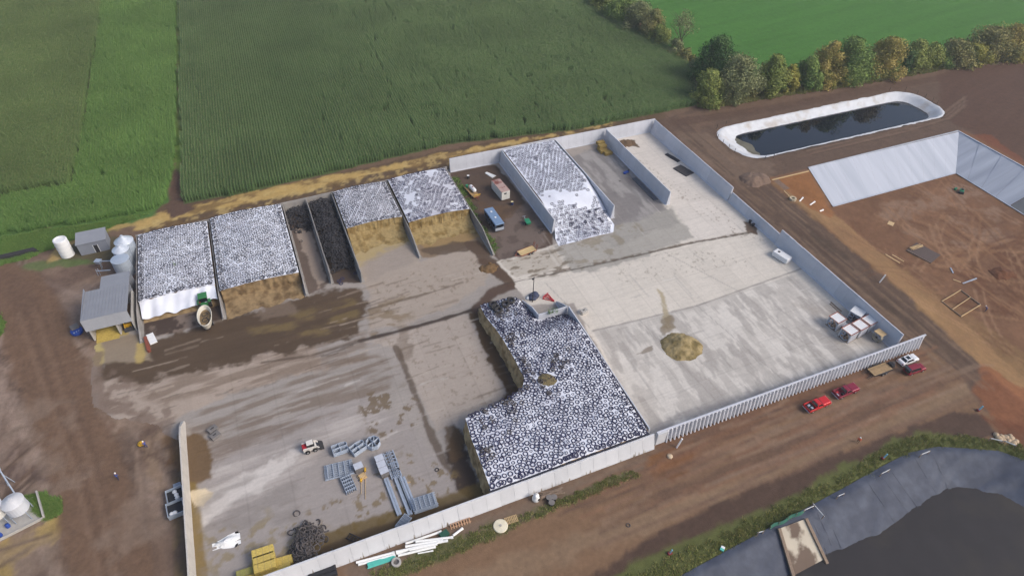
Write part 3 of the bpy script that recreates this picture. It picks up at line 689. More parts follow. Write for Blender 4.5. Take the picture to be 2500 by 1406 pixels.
# scraper streaks
def streaks(n, u0, u1, v0, v1, cols, wr=(.12, .45), lr=(2, 11), op=(.25, .6), slope=.05):
    for k in range(n):
        u, v = random.uniform(u0, u1), random.uniform(v0, v1); L_ = random.uniform(*lr); s_ = slope + random.gauss(0, .05)
        Y_.stroke([(u, v), (u + L_ * .5, v + L_ * .5 * s_ + random.gauss(0, .15)), (u + L_, v + L_ * s_)], random.uniform(*wr), random.choice(cols), random.uniform(*op), .15, .25, w=True, gap=random.choice([0, .45, .5]))
streaks(70, -38, 12, 86, 112, [(94, 78, 64), (150, 132, 114), (112, 94, 78), (168, 150, 132), (84, 70, 60)])
streaks(60, -24, 16, 58, 88, [(132, 120, 112), (182, 174, 166), (166, 156, 148), (122, 108, 98)], (.1, .35), (2, 8))
streaks(50, 8, 34, 70, 110, [(128, 112, 96), (174, 162, 148), (110, 94, 78)])
streaks(60, 54, 108, 54, 90, [(200, 195, 188), (156, 150, 144), (146, 140, 134)], (.08, .3), (1.5, 6), (.2, .45), .02)
for k in range(70):
    u, v = random.uniform(54, 108), random.uniform(56, 112); L_ = random.uniform(2, 8)
    Y_.stroke([(u, v), (u + random.gauss(0, .25), v + L_)], random.uniform(.1, .4), random.choice([(204, 198, 190), (152, 147, 142), (166, 158, 148)]), random.uniform(.15, .4), .15, .2, w=True, gap=random.choice([0, .5]))
# pour bays of the slabs
for (u0, u1, v0, v1, du, dv, amp) in ((52, 112, 51, 112, 6.1, 9.15, .035), (96, 112, 112, 149, 5.3, 9, .03), (-24, 34, 52, 100, 7.3, 9.15, .03)):
    i_ = np.nonzero((Y_.X > u0) & (Y_.X < u1) & (Y_.Y > v0) & (Y_.Y < v1))[0]
    ci = np.floor((Y_.X[i_] - u0) / du).astype(int); cj = np.floor((Y_.Y[i_] - v0) / dv).astype(int)
    tab = 1 + (rng.random((64, 64)) - .5) * 2 * amp
    fu = np.abs((Y_.X[i_] - u0) / du % 1 - .5) * 2; fv_ = np.abs((Y_.Y[i_] - v0) / dv % 1 - .5) * 2
    jt = 1 - .09 * ((fu > 1 - .26 / du) | (fv_ > 1 - .26 / dv))
    Y_.c[i_] *= (tab[ci, cj] * jt)[:, None]
Y_.shade(YR, 1.0, 0.05, 7, w=True)
yz = np.full(YX.shape, 0.03) + (fbm(YX, YY, 14, 2, 3) - 0.5) * 0.03
yd = sdf(YARD, YX, YY) + (fbm(YX, YY, 3.0, 4, 6) - .5) * 2.2 * (YX < -20)
yd = (yd[:-1, :-1] + yd[1:, 1:]) / 2
yard = grid_mesh('yard_pavement', YX, YY, yz, ground_mat('yard_concrete', 0.07, 0.12, 2.2, 0.75, streak=(0.25, 1.6, 1)), Y_.c, fmask=yd < 0.3)
tag(yard, 'stained concrete yard floor of the feed bunkers', kind='structure')

# ------------------------------------------------------------------ precast concrete walls, panel by panel
M_new = mat('precast_concrete', (196, 198, 205), 0.75, var=0.07, scale=0.8, rand=0.05, bump=0.05)
M_old = mat('weathered_concrete', (150, 146, 142), 0.85, var=0.16, scale=0.7, c2=(136, 126, 118), th=0.6, rand=0.06, bump=0.1)
M_front = mat('pale_front_concrete', (206, 207, 210), 0.75, var=0.07, scale=0.6, c2=(170, 166, 160), th=0.68, w2=0.06, rand=0.05)
M_rib = mat('galvanised_rib', (220, 221, 226), 0.6, var=0.08, scale=1.0, rand=0.05)
M_dirtst = mat('wall_dirt', (166, 162, 158), 0.9)
def wall(label, p0, p1, h, m, panel=2.44, bi=0.35, bo=0.35, ti=0.12, to=0.12, ends=None, foot=True, name='bunker_wall', gap=0.016, z0=0.0):
    """p0->p1 on the plan; i side lies to the left of the run, o side to the right. h: number or function of distance."""
    p0, p1 = Vector((p0[0], p0[1], z0)), Vector((p1[0], p1[1], z0))
    L = (p1 - p0).length
    hf = h if callable(h) else (lambda s: h)
    w = thing(name, label, 'wall', p0, math.atan2(p1.y - p0.y, p1.x - p0.x))
    n = max(1, round(L / panel)); step = L / n
    cache = {}
    for k in range(n):
        a, b = k * step + gap / 2, (k + 1) * step - gap / 2
        ha, hb = hf(k * step), hf((k + 1) * step)
        key = (round(ha, 2), round(hb, 2))
        if key not in cache:
            d = b - a
            ta, tb = [bo + (to - bo) * min(1, x / max(hf(0), hf(L), 1)) for x in (ha, hb)]
            ia, ib = [bi + (ti - bi) * min(1, x / max(hf(0), hf(L), 1)) for x in (ha, hb)]
            mb = MB().hexa([(0, -bo, 0), (d, -bo, 0), (d, bi, 0), (0, bi, 0), (0, -ta, ha), (d, -tb, hb), (d, ib, hb), (0, ia, ha)])
            o = mb.build('panel', m, w, bev=0.012)
            cache[key] = o.data
        else:
            o = ob('panel', cache[key], None, w)
        o.location = (a, random.uniform(-0.012, 0.012), random.uniform(-0.01, 0.03))
    core = MB().box(0.02, L - 0.02, -min(bo, to) * 0.5, min(bi, ti) * 0.5, 0, min(hf(L * i / 20) for i in range(21)) - 0.08).build('joint_filler', M_dirtst, w)
    if foot:
        MB().box(0, L, -bo - 0.25, bi + 0.25, 0, 0.16).build('footing', m, w, bev=0.03)
    return w
HN, HO, HF = 4.1, 3.05, 3.2
# new bunkers
wall('tall pale concrete back wall behind the new bunkers, along the corn field', (46.4, 149.0), (112.6, 149.0), HN, M_new, bi=.3, bo=.5)
wall('pale concrete divider left of the half covered bunker, beside the soil yard', (61.6, 148.3), (61.6, 113.5), HN, M_new, bi=.5, bo=.5)
wall('pale concrete divider right of the half covered bunker, beside the grey bay', (78.4, 148.3), (78.4, 113.5), HN, M_new, bi=.5, bo=.5)
wall('pale concrete divider with dark sheets leaning along its foot', (95.3, 148.3), (95.3, 113.6), HN, M_new, bi=.5, bo=.5)
wall('tall pale side wall at the far right corner of the new bunkers', (112.2, 148.4), (112.2, 109.5), HN, M_new, bi=.3, bo=.9)
wall('low pale concrete side wall between the two taller stretches', (112.2, 109.3), (112.2, 90.2), 2.7, M_new, bi=.3, bo=.7)
wall('tall bluish side wall beside the crated fans and white tank', (112.2, 90.0), (112.2, 52.4), HN, M_new, bi=.3, bo=.9)
# old bunkers
def sloped(L, h, run, hend=0.5): return lambda s: h if s < L - run else h + (hend - h) * (s - L + run) / run
wall('weathered back wall behind the old tyre covered bunkers', (-32.8, 144.2), (45.0, 147.0), HO, M_old, bi=.2, bo=.4)
OLD = [('leftmost weathered bunker wall beside the grey feed shed', -32.5, 143.6, 110.5, 6), ('weathered divider beside the green tractor and feed mixer', -16.5, 144.3, 111.4, 5),
       ('weathered divider between covered bunker and empty tyre lane', 0.9, 144.9, 112.4, 1), ('weathered divider left of the lane packed with tyres', 6.8, 145.1, 114.4, 0),
       ('weathered divider right of the lane packed with tyres', 13.3, 145.4, 112.4, 0), ('weathered divider between the two cut open yellow silage faces', 27.8, 145.9, 115.8, 7),
       ('weathered wall between the last old bunker and the soil yard', 44.4, 146.5, 110.6, 7)]
for lab, u, va_, vb_, run in OLD:
    L = va_ - vb_
    wall(lab, (u, va_), (u, vb_), sloped(L, HO, run, 0.6) if run else HO, M_old, bi=.2, bo=.2, ti=.09, to=.09)
# walls round the big heap
wall('long pale front wall below the big tyre covered silage heap', (-22.5, 51.2), (51.6, 51.2), HF, M_front, bi=.25, bo=1.15, to=.15, foot=False)
wall('weathered leaning wall along the left edge of the lower yard', (-25.5, 51.6), (-25.7, 86.8), sloped(35.2, 3.0, 3.5, 0.6), mat('pale_old_concrete', (196, 190, 182), .85, var=.12, scale=.6, rand=.05), bi=.35, bo=.35, foot=False)
wall('grey concrete side wall between the big tyre heap and the empty slab', (51.2, 52.2), (51.6, 85.4), 3.7, M_new, bi=.25, bo=.35)
BAY = [((1390, 733), (1322, 747)), ((1322, 747), (1282, 700)), ((1375, 728), (1357, 708))]
wall('concrete back wall of the little open bay', (51.4, 85.6), (44.6, 85.6), 3.5, M_new, bi=.15, bo=.15)
wall('concrete left wall of the little open bay, beside the lamp pole', (44.6, 85.8), (44.4, 93.5), sloped(7.7, 3.5, 6, 0.7), M_new, bi=.15, bo=.15)
wall('short concrete right wall of the little open bay by the red frame', (51.5, 85.8), (51.5, 90.6), sloped(4.8, 3.3, 4.5, 0.5), M_new, bi=.15, bo=.15)
# dirt streaks running down the outer face of the front wall
fw_ = bpy.data.objects.get('bunker_wall')
M_streak = mat('soil_streak', (150, 140, 126), .95)
fw_ = [o for o in bpy.data.objects if o.name.startswith('bunker_wall') and 'long pale front wall' in o.get('label', '')][0]
for k in range(46):
    x = random.uniform(1, 73); h_ = random.uniform(.3, 1.5); w_ = random.uniform(.05, .22)
    y = lambda z: -1.15 + (1.15 - .15) * z / HF - .012
    MB().add([(x - w_, y(.02), .02), (x + w_, y(.02), .02), (x + .02, y(h_), h_)], [(0, 1, 2)]).build('dirt_streak', M_streak, fw_)
# ribbed front wall
w = thing('ribbed_wall', 'ribbed pale front wall running past the parked red pickups', 'wall', (52.2, 51.2, 0))
L = 117.6 - 52.2; n = 27
pm = None
for k in range(n):
    s = L / n
    if pm is None:
        pm = MB().hexa([(0, -.12, 0), (s - .03, -.12, 0), (s - .03, .35, 0), (0, .35, 0), (0, -.1, HF), (s - .03, -.1, HF), (s - .03, .1, HF), (0, .1, HF)]).build('panel', M_new, w, bev=.02); o = pm
    else: o = ob('panel', pm.data, None, w)
    o.location = (k * s, 0, 0)
rm = None
nr = 72
for k in range(nr):
    x = 2.2 + (L - 3.2) * k / (nr - 1)
    if rm is None:
        rm = MB().hexa([(-.11, -.8, 0), (.11, -.8, 0), (.11, -.11, 0), (-.11, -.11, 0), (-.10, -.4, HF - .05), (.10, -.4, HF - .05), (.10, -.11, HF - .05), (-.10, -.11, HF - .05)]).build('rib', M_rib, w, bev=.02); o = rm
    else: o = ob('rib', rm.data, None, w)
    o.location = (x, 0, random.uniform(-.03, .03))
MB().box(0, 2.0, -.5, -.11, 0, HF - .02).build('end_block', M_front, w, bev=.02)
MB().box(0, L, -.22, .16, HF + .001, HF + .12).build('coping', M_new, w, bev=.02)

# ------------------------------------------------------------------ pond liners, basin slabs
def ring_loft(name, rings, m, parent=None, smooth=True):
    R = np.asarray(rings, float); k, n, _ = R.shape
    v = R.reshape(-1, 3)
    i = np.arange(n); j = (i + 1) % n
    q = np.concatenate([np.stack([r * n + i, r * n + j, (r + 1) * n + j, (r + 1) * n + i], 1) for r in range(k - 1)])
    me = raw_mesh(name, v, q)
    if smooth: me.shade_smooth()
    return ob(name, me, m, parent)
M_wliner = mat('white_liner', (208, 210, 214), 0.7, var=0.10, scale=0.5, c2=(184, 176, 168), th=0.62, w2=0.1, bump=0.4, spec=.15)
n = 260
A, B = resample(POND_OUT, n), resample(POND_IN, n)
# pair by direction from the centre line
def pair(A, B):
    k = int(np.argmin(((B - A[0]) ** 2).sum(1))); return np.roll(B, -k, 0)
B = pair(A, B)
rings = []
nrm = (A - B) / np.linalg.norm(A - B, axis=1)[:, None]
rag = fbm(np.arange(n) * 1.0, np.zeros(n), 5.0, 4, 2)
for t, z in ((-.05, -.03), (0, .05), (.1, .02), (.3, -.7), (.6, -1.6), (1, -2.6)):
    q = A + (B - A) * t
    if t <= 0: q = q + nrm * (rag - .5)[:, None] * 1.5
    zz = z + (fbm(np.arange(n) * 1.0, np.full(n, t * 1.5), 1.8, 3, 4) - .5) * (.34 if 0 < t < 1 else .12)
    rings.append(np.concatenate([q, zz[:, None]], 1))
pl = thing('lined_pond', 'white lined long pond of dark water beside the tree line', 'pond', (0, 0, 0))
ring_loft('liner', rings, M_wliner, pl)
M_water = bpy.data.materials.new('pond_water'); M_water.use_nodes = True
nn, ll = M_water.node_tree.nodes, M_water.node_tree.links
b = nn['Principled BSDF']; b.inputs['Base Color'].default_value = (0.006, 0.008, 0.014, 1); b.inputs['Roughness'].default_value = 0.03
nz = nn.new('ShaderNodeTexNoise'); nz.inputs['Scale'].default_value = 0.8; bp = nn.new('ShaderNodeBump'); bp.inputs['Strength'].default_value = 0.02
ll.new(nz.outputs[0], bp.inputs['Height']); ll.new(bp.outputs[0], b.inputs['Normal'])
me = bpy.data.meshes.new('water'); wp = rrect(136, 209.5, 126.6, 140.9, 4)
me.from_pydata([(x, y, -2.05) for x, y in wp], [], [tuple(range(len(wp)))]); ob('water', me, M_water, pl)
sx, sy = np.meshgrid(np.linspace(134.6, 140.0, 24), np.linspace(126.6, 140.6, 40))
ob_ = grid_mesh('sediment_bank', sx, sy, -1.72 - 0.16 * (sx - 134.6) / 2.2 * (0.6 + fbm(sx, sy, 4, 3, 2)) - 0.003 * (sy - 133) ** 2, mat('pond_silt', (108, 105, 92), 0.7, var=.2, scale=.5, c2=(94, 90, 76)), None, True, pl)
# fence posts round the pond
M_post = mat('dark_post', (70, 60, 54), 0.8)
PO = resample(rrect(128.6, 213.8, 122.9, 144.2, 7.5), 400)
pm = None
for i, (px_, py_) in enumerate([(1746, 334), (1756, 338), (1769, 350), (1783, 362), (1796, 372), (1866, 388), (1886, 384), (1752, 316), (1776, 308), (2282, 282), (2170, 222), (2210, 224), (2238, 230), (2250, 240), (2270, 248), (2284, 256)]):
    p = G(px_, py_)
    q = PO[np.argmin(((PO - p[:2]) ** 2).sum(1))]
    if pm is None:
        pm = MB().cyl((0, 0, -.2), (0, 0, 1.5), .07, .06, 8).build('fence_post', M_post); o = pm
    else: o = ob('fence_post', pm.data)
    o.location = (q[0], q[1], terrain_z(q[0], q[1])); o.rotation_euler = (random.uniform(-.06, .06), random.uniform(-.06, .06), 0)
    tag(o, 'dark wooden fence post standing at the rim of the white lined pond', 'fence post', 'fence posts round the lined pond')
# concrete slabs on the basin slopes
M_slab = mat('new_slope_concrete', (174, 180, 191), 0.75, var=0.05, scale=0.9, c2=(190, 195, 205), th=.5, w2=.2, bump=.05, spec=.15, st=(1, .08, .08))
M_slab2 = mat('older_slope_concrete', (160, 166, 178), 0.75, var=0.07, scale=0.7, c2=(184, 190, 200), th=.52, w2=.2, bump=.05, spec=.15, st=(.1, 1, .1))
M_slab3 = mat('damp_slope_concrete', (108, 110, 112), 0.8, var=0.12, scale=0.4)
bs = thing('basin_lining', 'bright concrete lining on the far and right slopes of the dug basin', 'basin lining', (0, 0, 0))
def slab(name, a0, a1, b1, b0, m, nx=30, ny=8, par=None):
    X = np.zeros((ny, nx, 3))
    for j in range(ny):
        for i in range(nx):
            s, t = i / (nx - 1), j / (ny - 1)
            X[j, i] = (np.array(a0) * (1 - s) + np.array(a1) * s) * (1 - t) + (np.array(b0) * (1 - s) + np.array(b1) * s) * t
    return grid_mesh(name, X[..., 0], X[..., 1], X[..., 2], m, None, False, par or bs)
zb, R_ = -BAS_D + .16, BAS_RUN
ct, cb = (204.2, 114.8), (204.2 - R_ - .1, 114.8 - R_)
xs = np.linspace(143.6, ct[0], 12)
for k in range(11):   # poured strip by strip
    f = lambda x: (x - 143.6) / (ct[0] - 143.6)
    xb = lambda x: 143.4 + f(x) * (cb[0] - 143.4)
    g = 0.008
    slab('slope_strip', (xs[k] + g, 114.5, .16), (xs[k + 1] - g, 114.5, .16), (xb(xs[k + 1]) - g, cb[1] - .4, zb), (xb(xs[k]) + g, cb[1] - .4, zb), M_slab, 8, 8)
ys = np.linspace(ct[1], 84, 5)
for k in range(4):
    f = lambda y: (ct[1] - y) / (ct[1] - 84)
    yb = lambda y: cb[1] + f(y) * (84 - cb[1])
    slab('slope_strip', (ct[0] + .2, ys[k], .17), (ct[0] + .5, ys[k + 1] + .06, .17), (cb[0] - .2, yb(ys[k + 1]) + .06, zb), (cb[0] - .2, yb(ys[k]), zb), M_slab2, 8, 8)
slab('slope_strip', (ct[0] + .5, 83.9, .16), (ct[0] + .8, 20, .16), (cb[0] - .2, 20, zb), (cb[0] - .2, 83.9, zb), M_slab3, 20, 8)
MB().bar((143.6, 114.62, .22), (204.4, 114.95, .22), .35, .2).build('edge_beam', M_slab, bs)
MB().bar((204.4, 114.95, .22), (205.0, 60, .22), .35, .2).build('edge_beam', M_slab, bs)
MB().bar((143.4, 102.0, zb + .02), (191.9, 102.2, zb + .02), .5, .16).build('toe_beam', M_slab, bs)
MB().bar((191.9, 102.2, zb + .02), (191.8, 60, zb + .02), .5, .16).build('toe_beam', M_slab, bs)
# lagoon
M_dliner = mat('dark_liner', (64, 70, 85), 0.55, var=0.16, scale=0.7, c2=(78, 84, 98), th=.55, w2=.12, bump=.6, spec=.18)
lg = thing('lagoon', 'manure lagoon with grey blue liner and black crust at the lower right', 'lagoon', (0, 0, 0))
n = 420
A, B = resample(LAG_RIM, n), resample(LAG_BOT, n)
B = np.array([B[np.argmin(((B - a) ** 2).sum(1) + 0)] for a in A])
Bs = B.copy()
for _ in range(30): Bs = (np.roll(Bs, 1, 0) + Bs * 2 + np.roll(Bs, -1, 0)) / 4
rings = []
si = np.arange(n) * 1.0
for t in np.concatenate([[-.04, 0], np.linspace(.06, 1.15, 16)]):
    q = A + (Bs - A) * t
    wr = (fbm(si + 2.5 * t * 6, np.full(n, t * 2.0), 2.6, 4, 3) - .5) * .55 * (0.25 + t) if t > 0 else 0 * si
    z = 0.1 if t <= 0.1 else .1 - 3.3 * (t - .1)
    rings.append(np.concatenate([q, (z + wr)[:, None]], 1))
liner = ring_loft('liner', rings, M_dliner, lg)
M_seam = mat('liner_seam', (64, 70, 88), 0.5)
for i in sorted(random.sample(range(n), 34)):
    a, b_ = A[i], Bs[i]
    if not (28 < a[0] < 116 and a[1] > 5): continue
    pts = []
    for r in (3, 6, 9, 12, 15): pts.append(Vector(rings[r][i]) + Vector((0, 0, .02)))
    sm = MB()
    for p, q in zip(pts[:-1], pts[1:]): sm.bar(p, q, .06, .03)
    sm.build('seam', M_seam, lg)
me = bpy.data.meshes.new('crust')
cx, cy = np.meshgrid(np.linspace(14, 111, 120), np.linspace(-40, 26.4, 90))
cr = grid_mesh('crust', cx, cy, -2.62 + (fbm(cx, cy, 5, 4, 2) - .5) * .14, mat('manure_crust', (46, 43, 45), 0.7, var=.14, scale=.3, c2=(54, 50, 48), th=.6, bump=.15, detail=8), None, True, lg)

# ------------------------------------------------------------------ silage heaps, white covers, tyres
M_cover = mat('white_cover', (224, 227, 236), 0.55, var=0.05, scale=0.35, c2=(196, 199, 212), th=.62, w2=.12, bump=.2, spec=.2)
M_cover_d = mat('dusty_cover', (216, 218, 226), 0.55, var=0.08, scale=0.3, c2=(186, 184, 190), th=.56, w2=.14, bump=.2, spec=.4)
M_sil = mat('silage_yellow', (154, 134, 92), 0.95, var=0.22, scale=1.4, c2=(128, 106, 64), th=.55, bump=.8, detail=8)
M_silb = mat('silage_brown', (144, 122, 90), 0.95, var=0.25, scale=1.2, c2=(108, 88, 62), th=.54, bump=.8, detail=8)
M_tyre = mat('tyre_rubber', (62, 61, 86), 0.8, var=0.2, scale=3.0, rand=.2, spec=.15)
M_tyre_l = mat('heaped_tyre_rubber', (62, 61, 64), 0.85, var=0.25, scale=2.0, spec=.15)
M_tyre_o = mat('aged_tyre_rubber', (78, 78, 86), 0.85, var=0.25, scale=2.0, spec=.15)
M_tyre_g = mat('dusty_tyre_rubber', (78, 73, 72), 0.85, var=0.25, scale=2.0, rand=.3)
def tyre_arrays(R, r, h, n=14):
    prof = [(R - .02, .25 * h), (R, .5 * h), (R - .02, .75 * h), (R * .5 + r * .5, h), (r, .82 * h), (r, .18 * h), (R * .5 + r * .5, 0)]
    k = len(prof); v = []
    for rr, z in prof:
        for i in range(n):
            t = 2 * math.pi * i / n; v.append((rr * math.cos(t), rr * math.sin(t), z))
    q = [(j * n + i, j * n + (i + 1) % n, ((j + 1) % k) * n + (i + 1) % n, ((j + 1) % k) * n + i) for j in range(k) for i in range(n)]
    return np.array(v), np.array(q)
TV, TQ = tyre_arrays(.5, .325, .14)
TV_thin, _ = tyre_arrays(.5, .345, .12)
tyre_me = raw_mesh('tyre', *tyre_arrays(.5, .325, .14, 18)); tyre_me.shade_smooth(); tyre_me.materials.append(M_tyre)
tyre_me_g = tyre_me.copy(); tyre_me_g.materials.clear(); tyre_me_g.materials.append(M_tyre_g)
def tilt(nx, ny, s, spin, big=0.0):
    nrm = np.array([nx + random.gauss(0, .05 + big), ny + random.gauss(0, .05 + big), 1.0]); nrm /= np.linalg.norm(nrm)
    a = np.array([math.cos(spin), math.sin(spin), 0]); a = a - nrm * (a @ nrm); a /= np.linalg.norm(a)
    return np.stack([a, np.cross(nrm, a), nrm], 1) * s
STUFF = []      # every tyre: (pos, 3x3, tag)
class Heap:
    def __init__(s, rows, zf, edge=0.35):
        s.rows = np.array(rows, float); s.zf = zf
    def ul(s, v): return np.interp(v, s.rows[:, 0], s.rows[:, 1])
    def ur(s, v): return np.interp(v, s.rows[:, 0], s.rows[:, 2])
    def inside(s, u, v, pad=0.0):
        return (v > s.rows[0, 0] + pad) & (v < s.rows[-1, 0] - pad) & (u > s.ul(v) + pad) & (u < s.ur(v) - pad)
    def sheet(s, name, m, par, nv=90, nu=50, lift=0.0, out=0.0):
        vv = np.linspace(s.rows[0, 0], s.rows[-1, 0], nv)
        vv = np.unique(np.concatenate([vv, s.rows[:, 0]]))
        t = np.linspace(0, 1, nu)
        X = s.ul(vv)[:, None] * (1 - t) + s.ur(vv)[:, None] * t
        Yv = np.repeat(vv[:, None], nu, 1)
        s.GX, s.GY = X, Yv
        Z = s.zf(X, Yv) + lift
        o = grid_mesh(name, X, Yv, Z, m, None, True, par)
        s.edge = np.concatenate([np.stack([X[:, 0], Yv[:, 0]], 1), np.stack([X[-1, 1:], Yv[-1, 1:]], 1), np.stack([X[::-1, -1], Yv[::-1, -1]], 1)[1:], np.stack([X[0, ::-1], Yv[0, ::-1]], 1)[1:-1]])
        return o
    def body(s, m, par, lean=0.6, rough=0.35, face='silage'):
        E = resample([tuple(p) for p in s.edge], 360)
        c = np.roll(E, -2, 0) - np.roll(E, 2, 0)
        nrm = np.stack([c[:, 1], -c[:, 0]], 1); nrm /= np.linalg.norm(nrm, axis=1)[:, None] + 1e-9
        cen = E.mean(0)
        # outward test with a probe
        pr = s.inside(E[:, 0] + nrm[:, 0] * .6, E[:, 1] + nrm[:, 1] * .6)
        if pr.mean() > .5: nrm = -nrm
        ztop = s.zf(E[:, 0], E[:, 1])
        rings = []
        for t in np.linspace(0, 1, 9):
            off = lean * t ** 1.6 + (fbm(np.arange(360) * .8, np.full(360, t * 6), 2.0, 4, 5) - .5) * rough * 2 * (1 if t > 0.05 else .1) - .12
            q = E + nrm * off[:, None]
            rings.append(np.concatenate([q, (ztop * (1 - t) - .04 + 0.02 * 0)[:, None]], 1))
        return ring_loft(face, rings, m, par)
    def tyres(s, sp, key, skip=None, dens=1.0, dark=0.0, edge_double=True, small=.12, size=(.95, 1.12)):
        v0, v1 = s.rows[0, 0], s.rows[-1, 0]
        cand = []
        j = 0; v = v0 + .45
        while v < v1 - .35:
            a, b = s.ul(v), s.ur(v)
            u = a + .5 + (sp / 2 if j % 2 else 0)
            while u < b - .4:
                wu = float(fbm(np.array(u), np.array(v), 5.0, 2, 2) - .5) * .9; wv = float(fbm(np.array(u), np.array(v), 5.0, 2, 6) - .5) * .9
                cu, cv_ = u + wu + random.gauss(0, sp * .065), v + wv + random.gauss(0, sp * .065)
                if random.random() < .07: cand.append((cu, cv_, random.uniform(.5, .7)))
                else: cand.append((cu, cv_, random.uniform(*size)))
                u += sp
            v += sp * .87; j += 1
        for k in range(int(len(cand) * small * .5)):
            v = random.uniform(v0 + .5, v1 - .5); cand.append((random.uniform(s.ul(v) + .4, s.ur(v) - .4), v, random.uniform(.5, .65)))
        e = 0.15
        for u, v, r in cand:
            if not s.inside(u, v, .3): continue
            if skip is not None and skip(u, v): continue
            if random.random() > dens: continue
            z = float(s.zf(np.array(u), np.array(v)))
            dx = float(s.zf(np.array(u + e), np.array(v)) - s.zf(np.array(u - e), np.array(v))) / (2 * e)
            dy = float(s.zf(np.array(u), np.array(v + e)) - s.zf(np.array(u), np.array(v - e))) / (2 * e)
            lap = random.random() < .06
            STUFF.append((np.array([u, v, z + (.12 if lap else 0.0)]), tilt(-dx, -dy, r, random.uniform(0, 6.28), .16 if lap else 0), key))
        if edge_double:
            E = resample([tuple(p) for p in s.edge], 900)
            L = np.hypot(*np.diff(np.vstack([E, E[:1]]), axis=0).T).sum()
            m_ = int(L / 1.35)
            for i in range(m_):
                x, y = E[int(i * 900 / m_) % 900]
                u = x + .55 * (1 if x < (s.ul(y) + s.ur(y)) / 2 else -1) * random.uniform(.7, 1.4); v = min(max(y, v0 + .5), v1 - .5)
                if not s.inside(u, v, .2): continue
                if skip is not None and skip(u, v): continue
                z = float(s.zf(np.array(u), np.array(v)))
                STUFF.append((np.array([u, v, z + random.uniform(0, .2)]), tilt(0, 0, random.uniform(.9, 1.1), random.uniform(0, 6.28), .15), key))
def bump2(u, v, s, a, k): return (fbm(np.asarray(u), np.asarray(v), s, 3, k) - .5) * 2 * a

# big L-shaped heap
def z_main(u, v):
    u, v = np.asarray(u, float), np.asarray(v, float)
    z = 3.75 + .55 * np.exp(-((u - 40) / 11) ** 2 - ((v - 68) / 16) ** 2) + bump2(u, v, 7, .16, 1)
    z = z - sstep(80, 94, v) * 1.5 + sstep(83, 86.3, v) * sstep(41, 44, u) * -.3
    z = z - 1.5 * sstep(79.5, 85.3, v) * sstep(41.5, 45.5, u) - .5 * sstep(53, 51.3, v) - .3 * sstep(49.5, 51, u)
    return z
main = Heap([(51.65, 20.6, 50.7), (56, 20.8, 50.8), (62, 21.0, 51.0), (66.3, 21.5, 51.1), (66.9, 25.5, 51.15), (67.4, 30.5, 51.2), (68.6, 33.6, 51.2), (70.5, 34.8, 51.25), (76, 35.0, 51.25), (84.6, 34.8, 51.3), (85.2, 34.8, 51.3), (85.9, 34.7, 44.4), (90, 34.4, 44.2), (93.7, 34.6, 43.8)], z_main)
hp = thing('silage_heap', 'big brown silage heap under white sheet and hundreds of tyres in the middle', 'silage heap', (0, 0, 0))
main.sheet('cover_sheet', M_cover, hp, 120, 70)
main.body(mat('silage_tan', (182, 156, 116), .95, var=.22, scale=1.2, c2=(138, 114, 80), th=.54, bump=.8, detail=8), hp, lean=.9, rough=.45, face='silage_face')
bare = lambda u, v: (abs(u - 38.6) < 1.5 and abs(v - 68.6) < 1.6)
main.tyres(1.03, 'main', bare, small=.4, size=(.84, 1.0))
for k in range(110):   # doubled tyres and dirty clusters
    cu, cv, r_ = random.choice([(38.5, 69, 4.5), (36, 80, 2.5), (36, 73, 2.2), (25, 66, 4), (30, 66, 3), (22, 58, 1.8), (38, 90, 4), (42, 72, 3)])
    u, v = random.gauss(cu, r_ * .5), random.gauss(cv, r_ * .5)
    if main.inside(u, v, .4): STUFF.append((np.array([u, v, float(z_main(u, v)) + random.uniform(.05, .3)]), tilt(0, 0, random.uniform(.8, .98), random.uniform(0, 6), .3), 'grey'))
MB().box(20.4, 50.8, 51.4, 52.0, 3.1, 3.24).build('black_edge_liner', mat('black_liner', (52, 54, 66), .6), hp)
# spoiled patch on top
px_, py_ = np.meshgrid(np.linspace(36.8, 40.4, 20), np.linspace(66.7, 70.5, 20))
rr = np.hypot((px_ - 38.6) / 1.8, (py_ - 68.6) / 1.9) + (fbm(px_, py_, 1.2, 3, 2) - .5) * .6
sp = grid_mesh('spoiled_silage', px_, py_, z_main(px_, py_) + .30 * sstep(1.0, .4, rr) - .12 * sstep(.8, 1.2, rr) + bump2(px_, py_, .6, .06, 3), mat('spoiled_silage', (116, 104, 74), .95, var=.3, scale=3, c2=(86, 78, 62), bump=.8), None, True, hp)

# bunkers: rows (v, left u, right u)
def z_b(base, front, v0, seed, crown=.35, u0=0, u1=1):
    def f(u, v):
        u, v = np.asarray(u, float), np.asarray(v, float)
        t = (u - u0) / (u1 - u0)
        return base + crown * np.sin(np.clip(t, 0, 1) * math.pi) + bump2(u, v, 5, .12, seed) - front * sstep(v0 + 5, v0, v)
    return f
BUNK = [('b1', 'leftmost silage bunker with a bare white strip hanging over its face', -32.1, -16.9, 119.6, 143.6, 3.35, .1, 1, M_silb, .99, 'cover'),
        ('b2', 'second silage bunker under tyres, beside the tractor, with a brown cut face', -16.1, .5, 117.0, 144.4, 3.5, .15, 2, M_silb, .99, 'cover'),
        ('b3', 'third silage bunker under tyres, with a pale yellow cut face', 13.7, 27.4, 129.0, 145.2, 3.4, .1, 3, M_sil, .99, 'dusty'),
        ('b4', 'fourth silage bunker under greyish tyres, with a blocky yellow cut face', 28.2, 44.0, 126.0, 145.8, 3.5, .1, 4, M_sil, 1.0, 'dusty')]
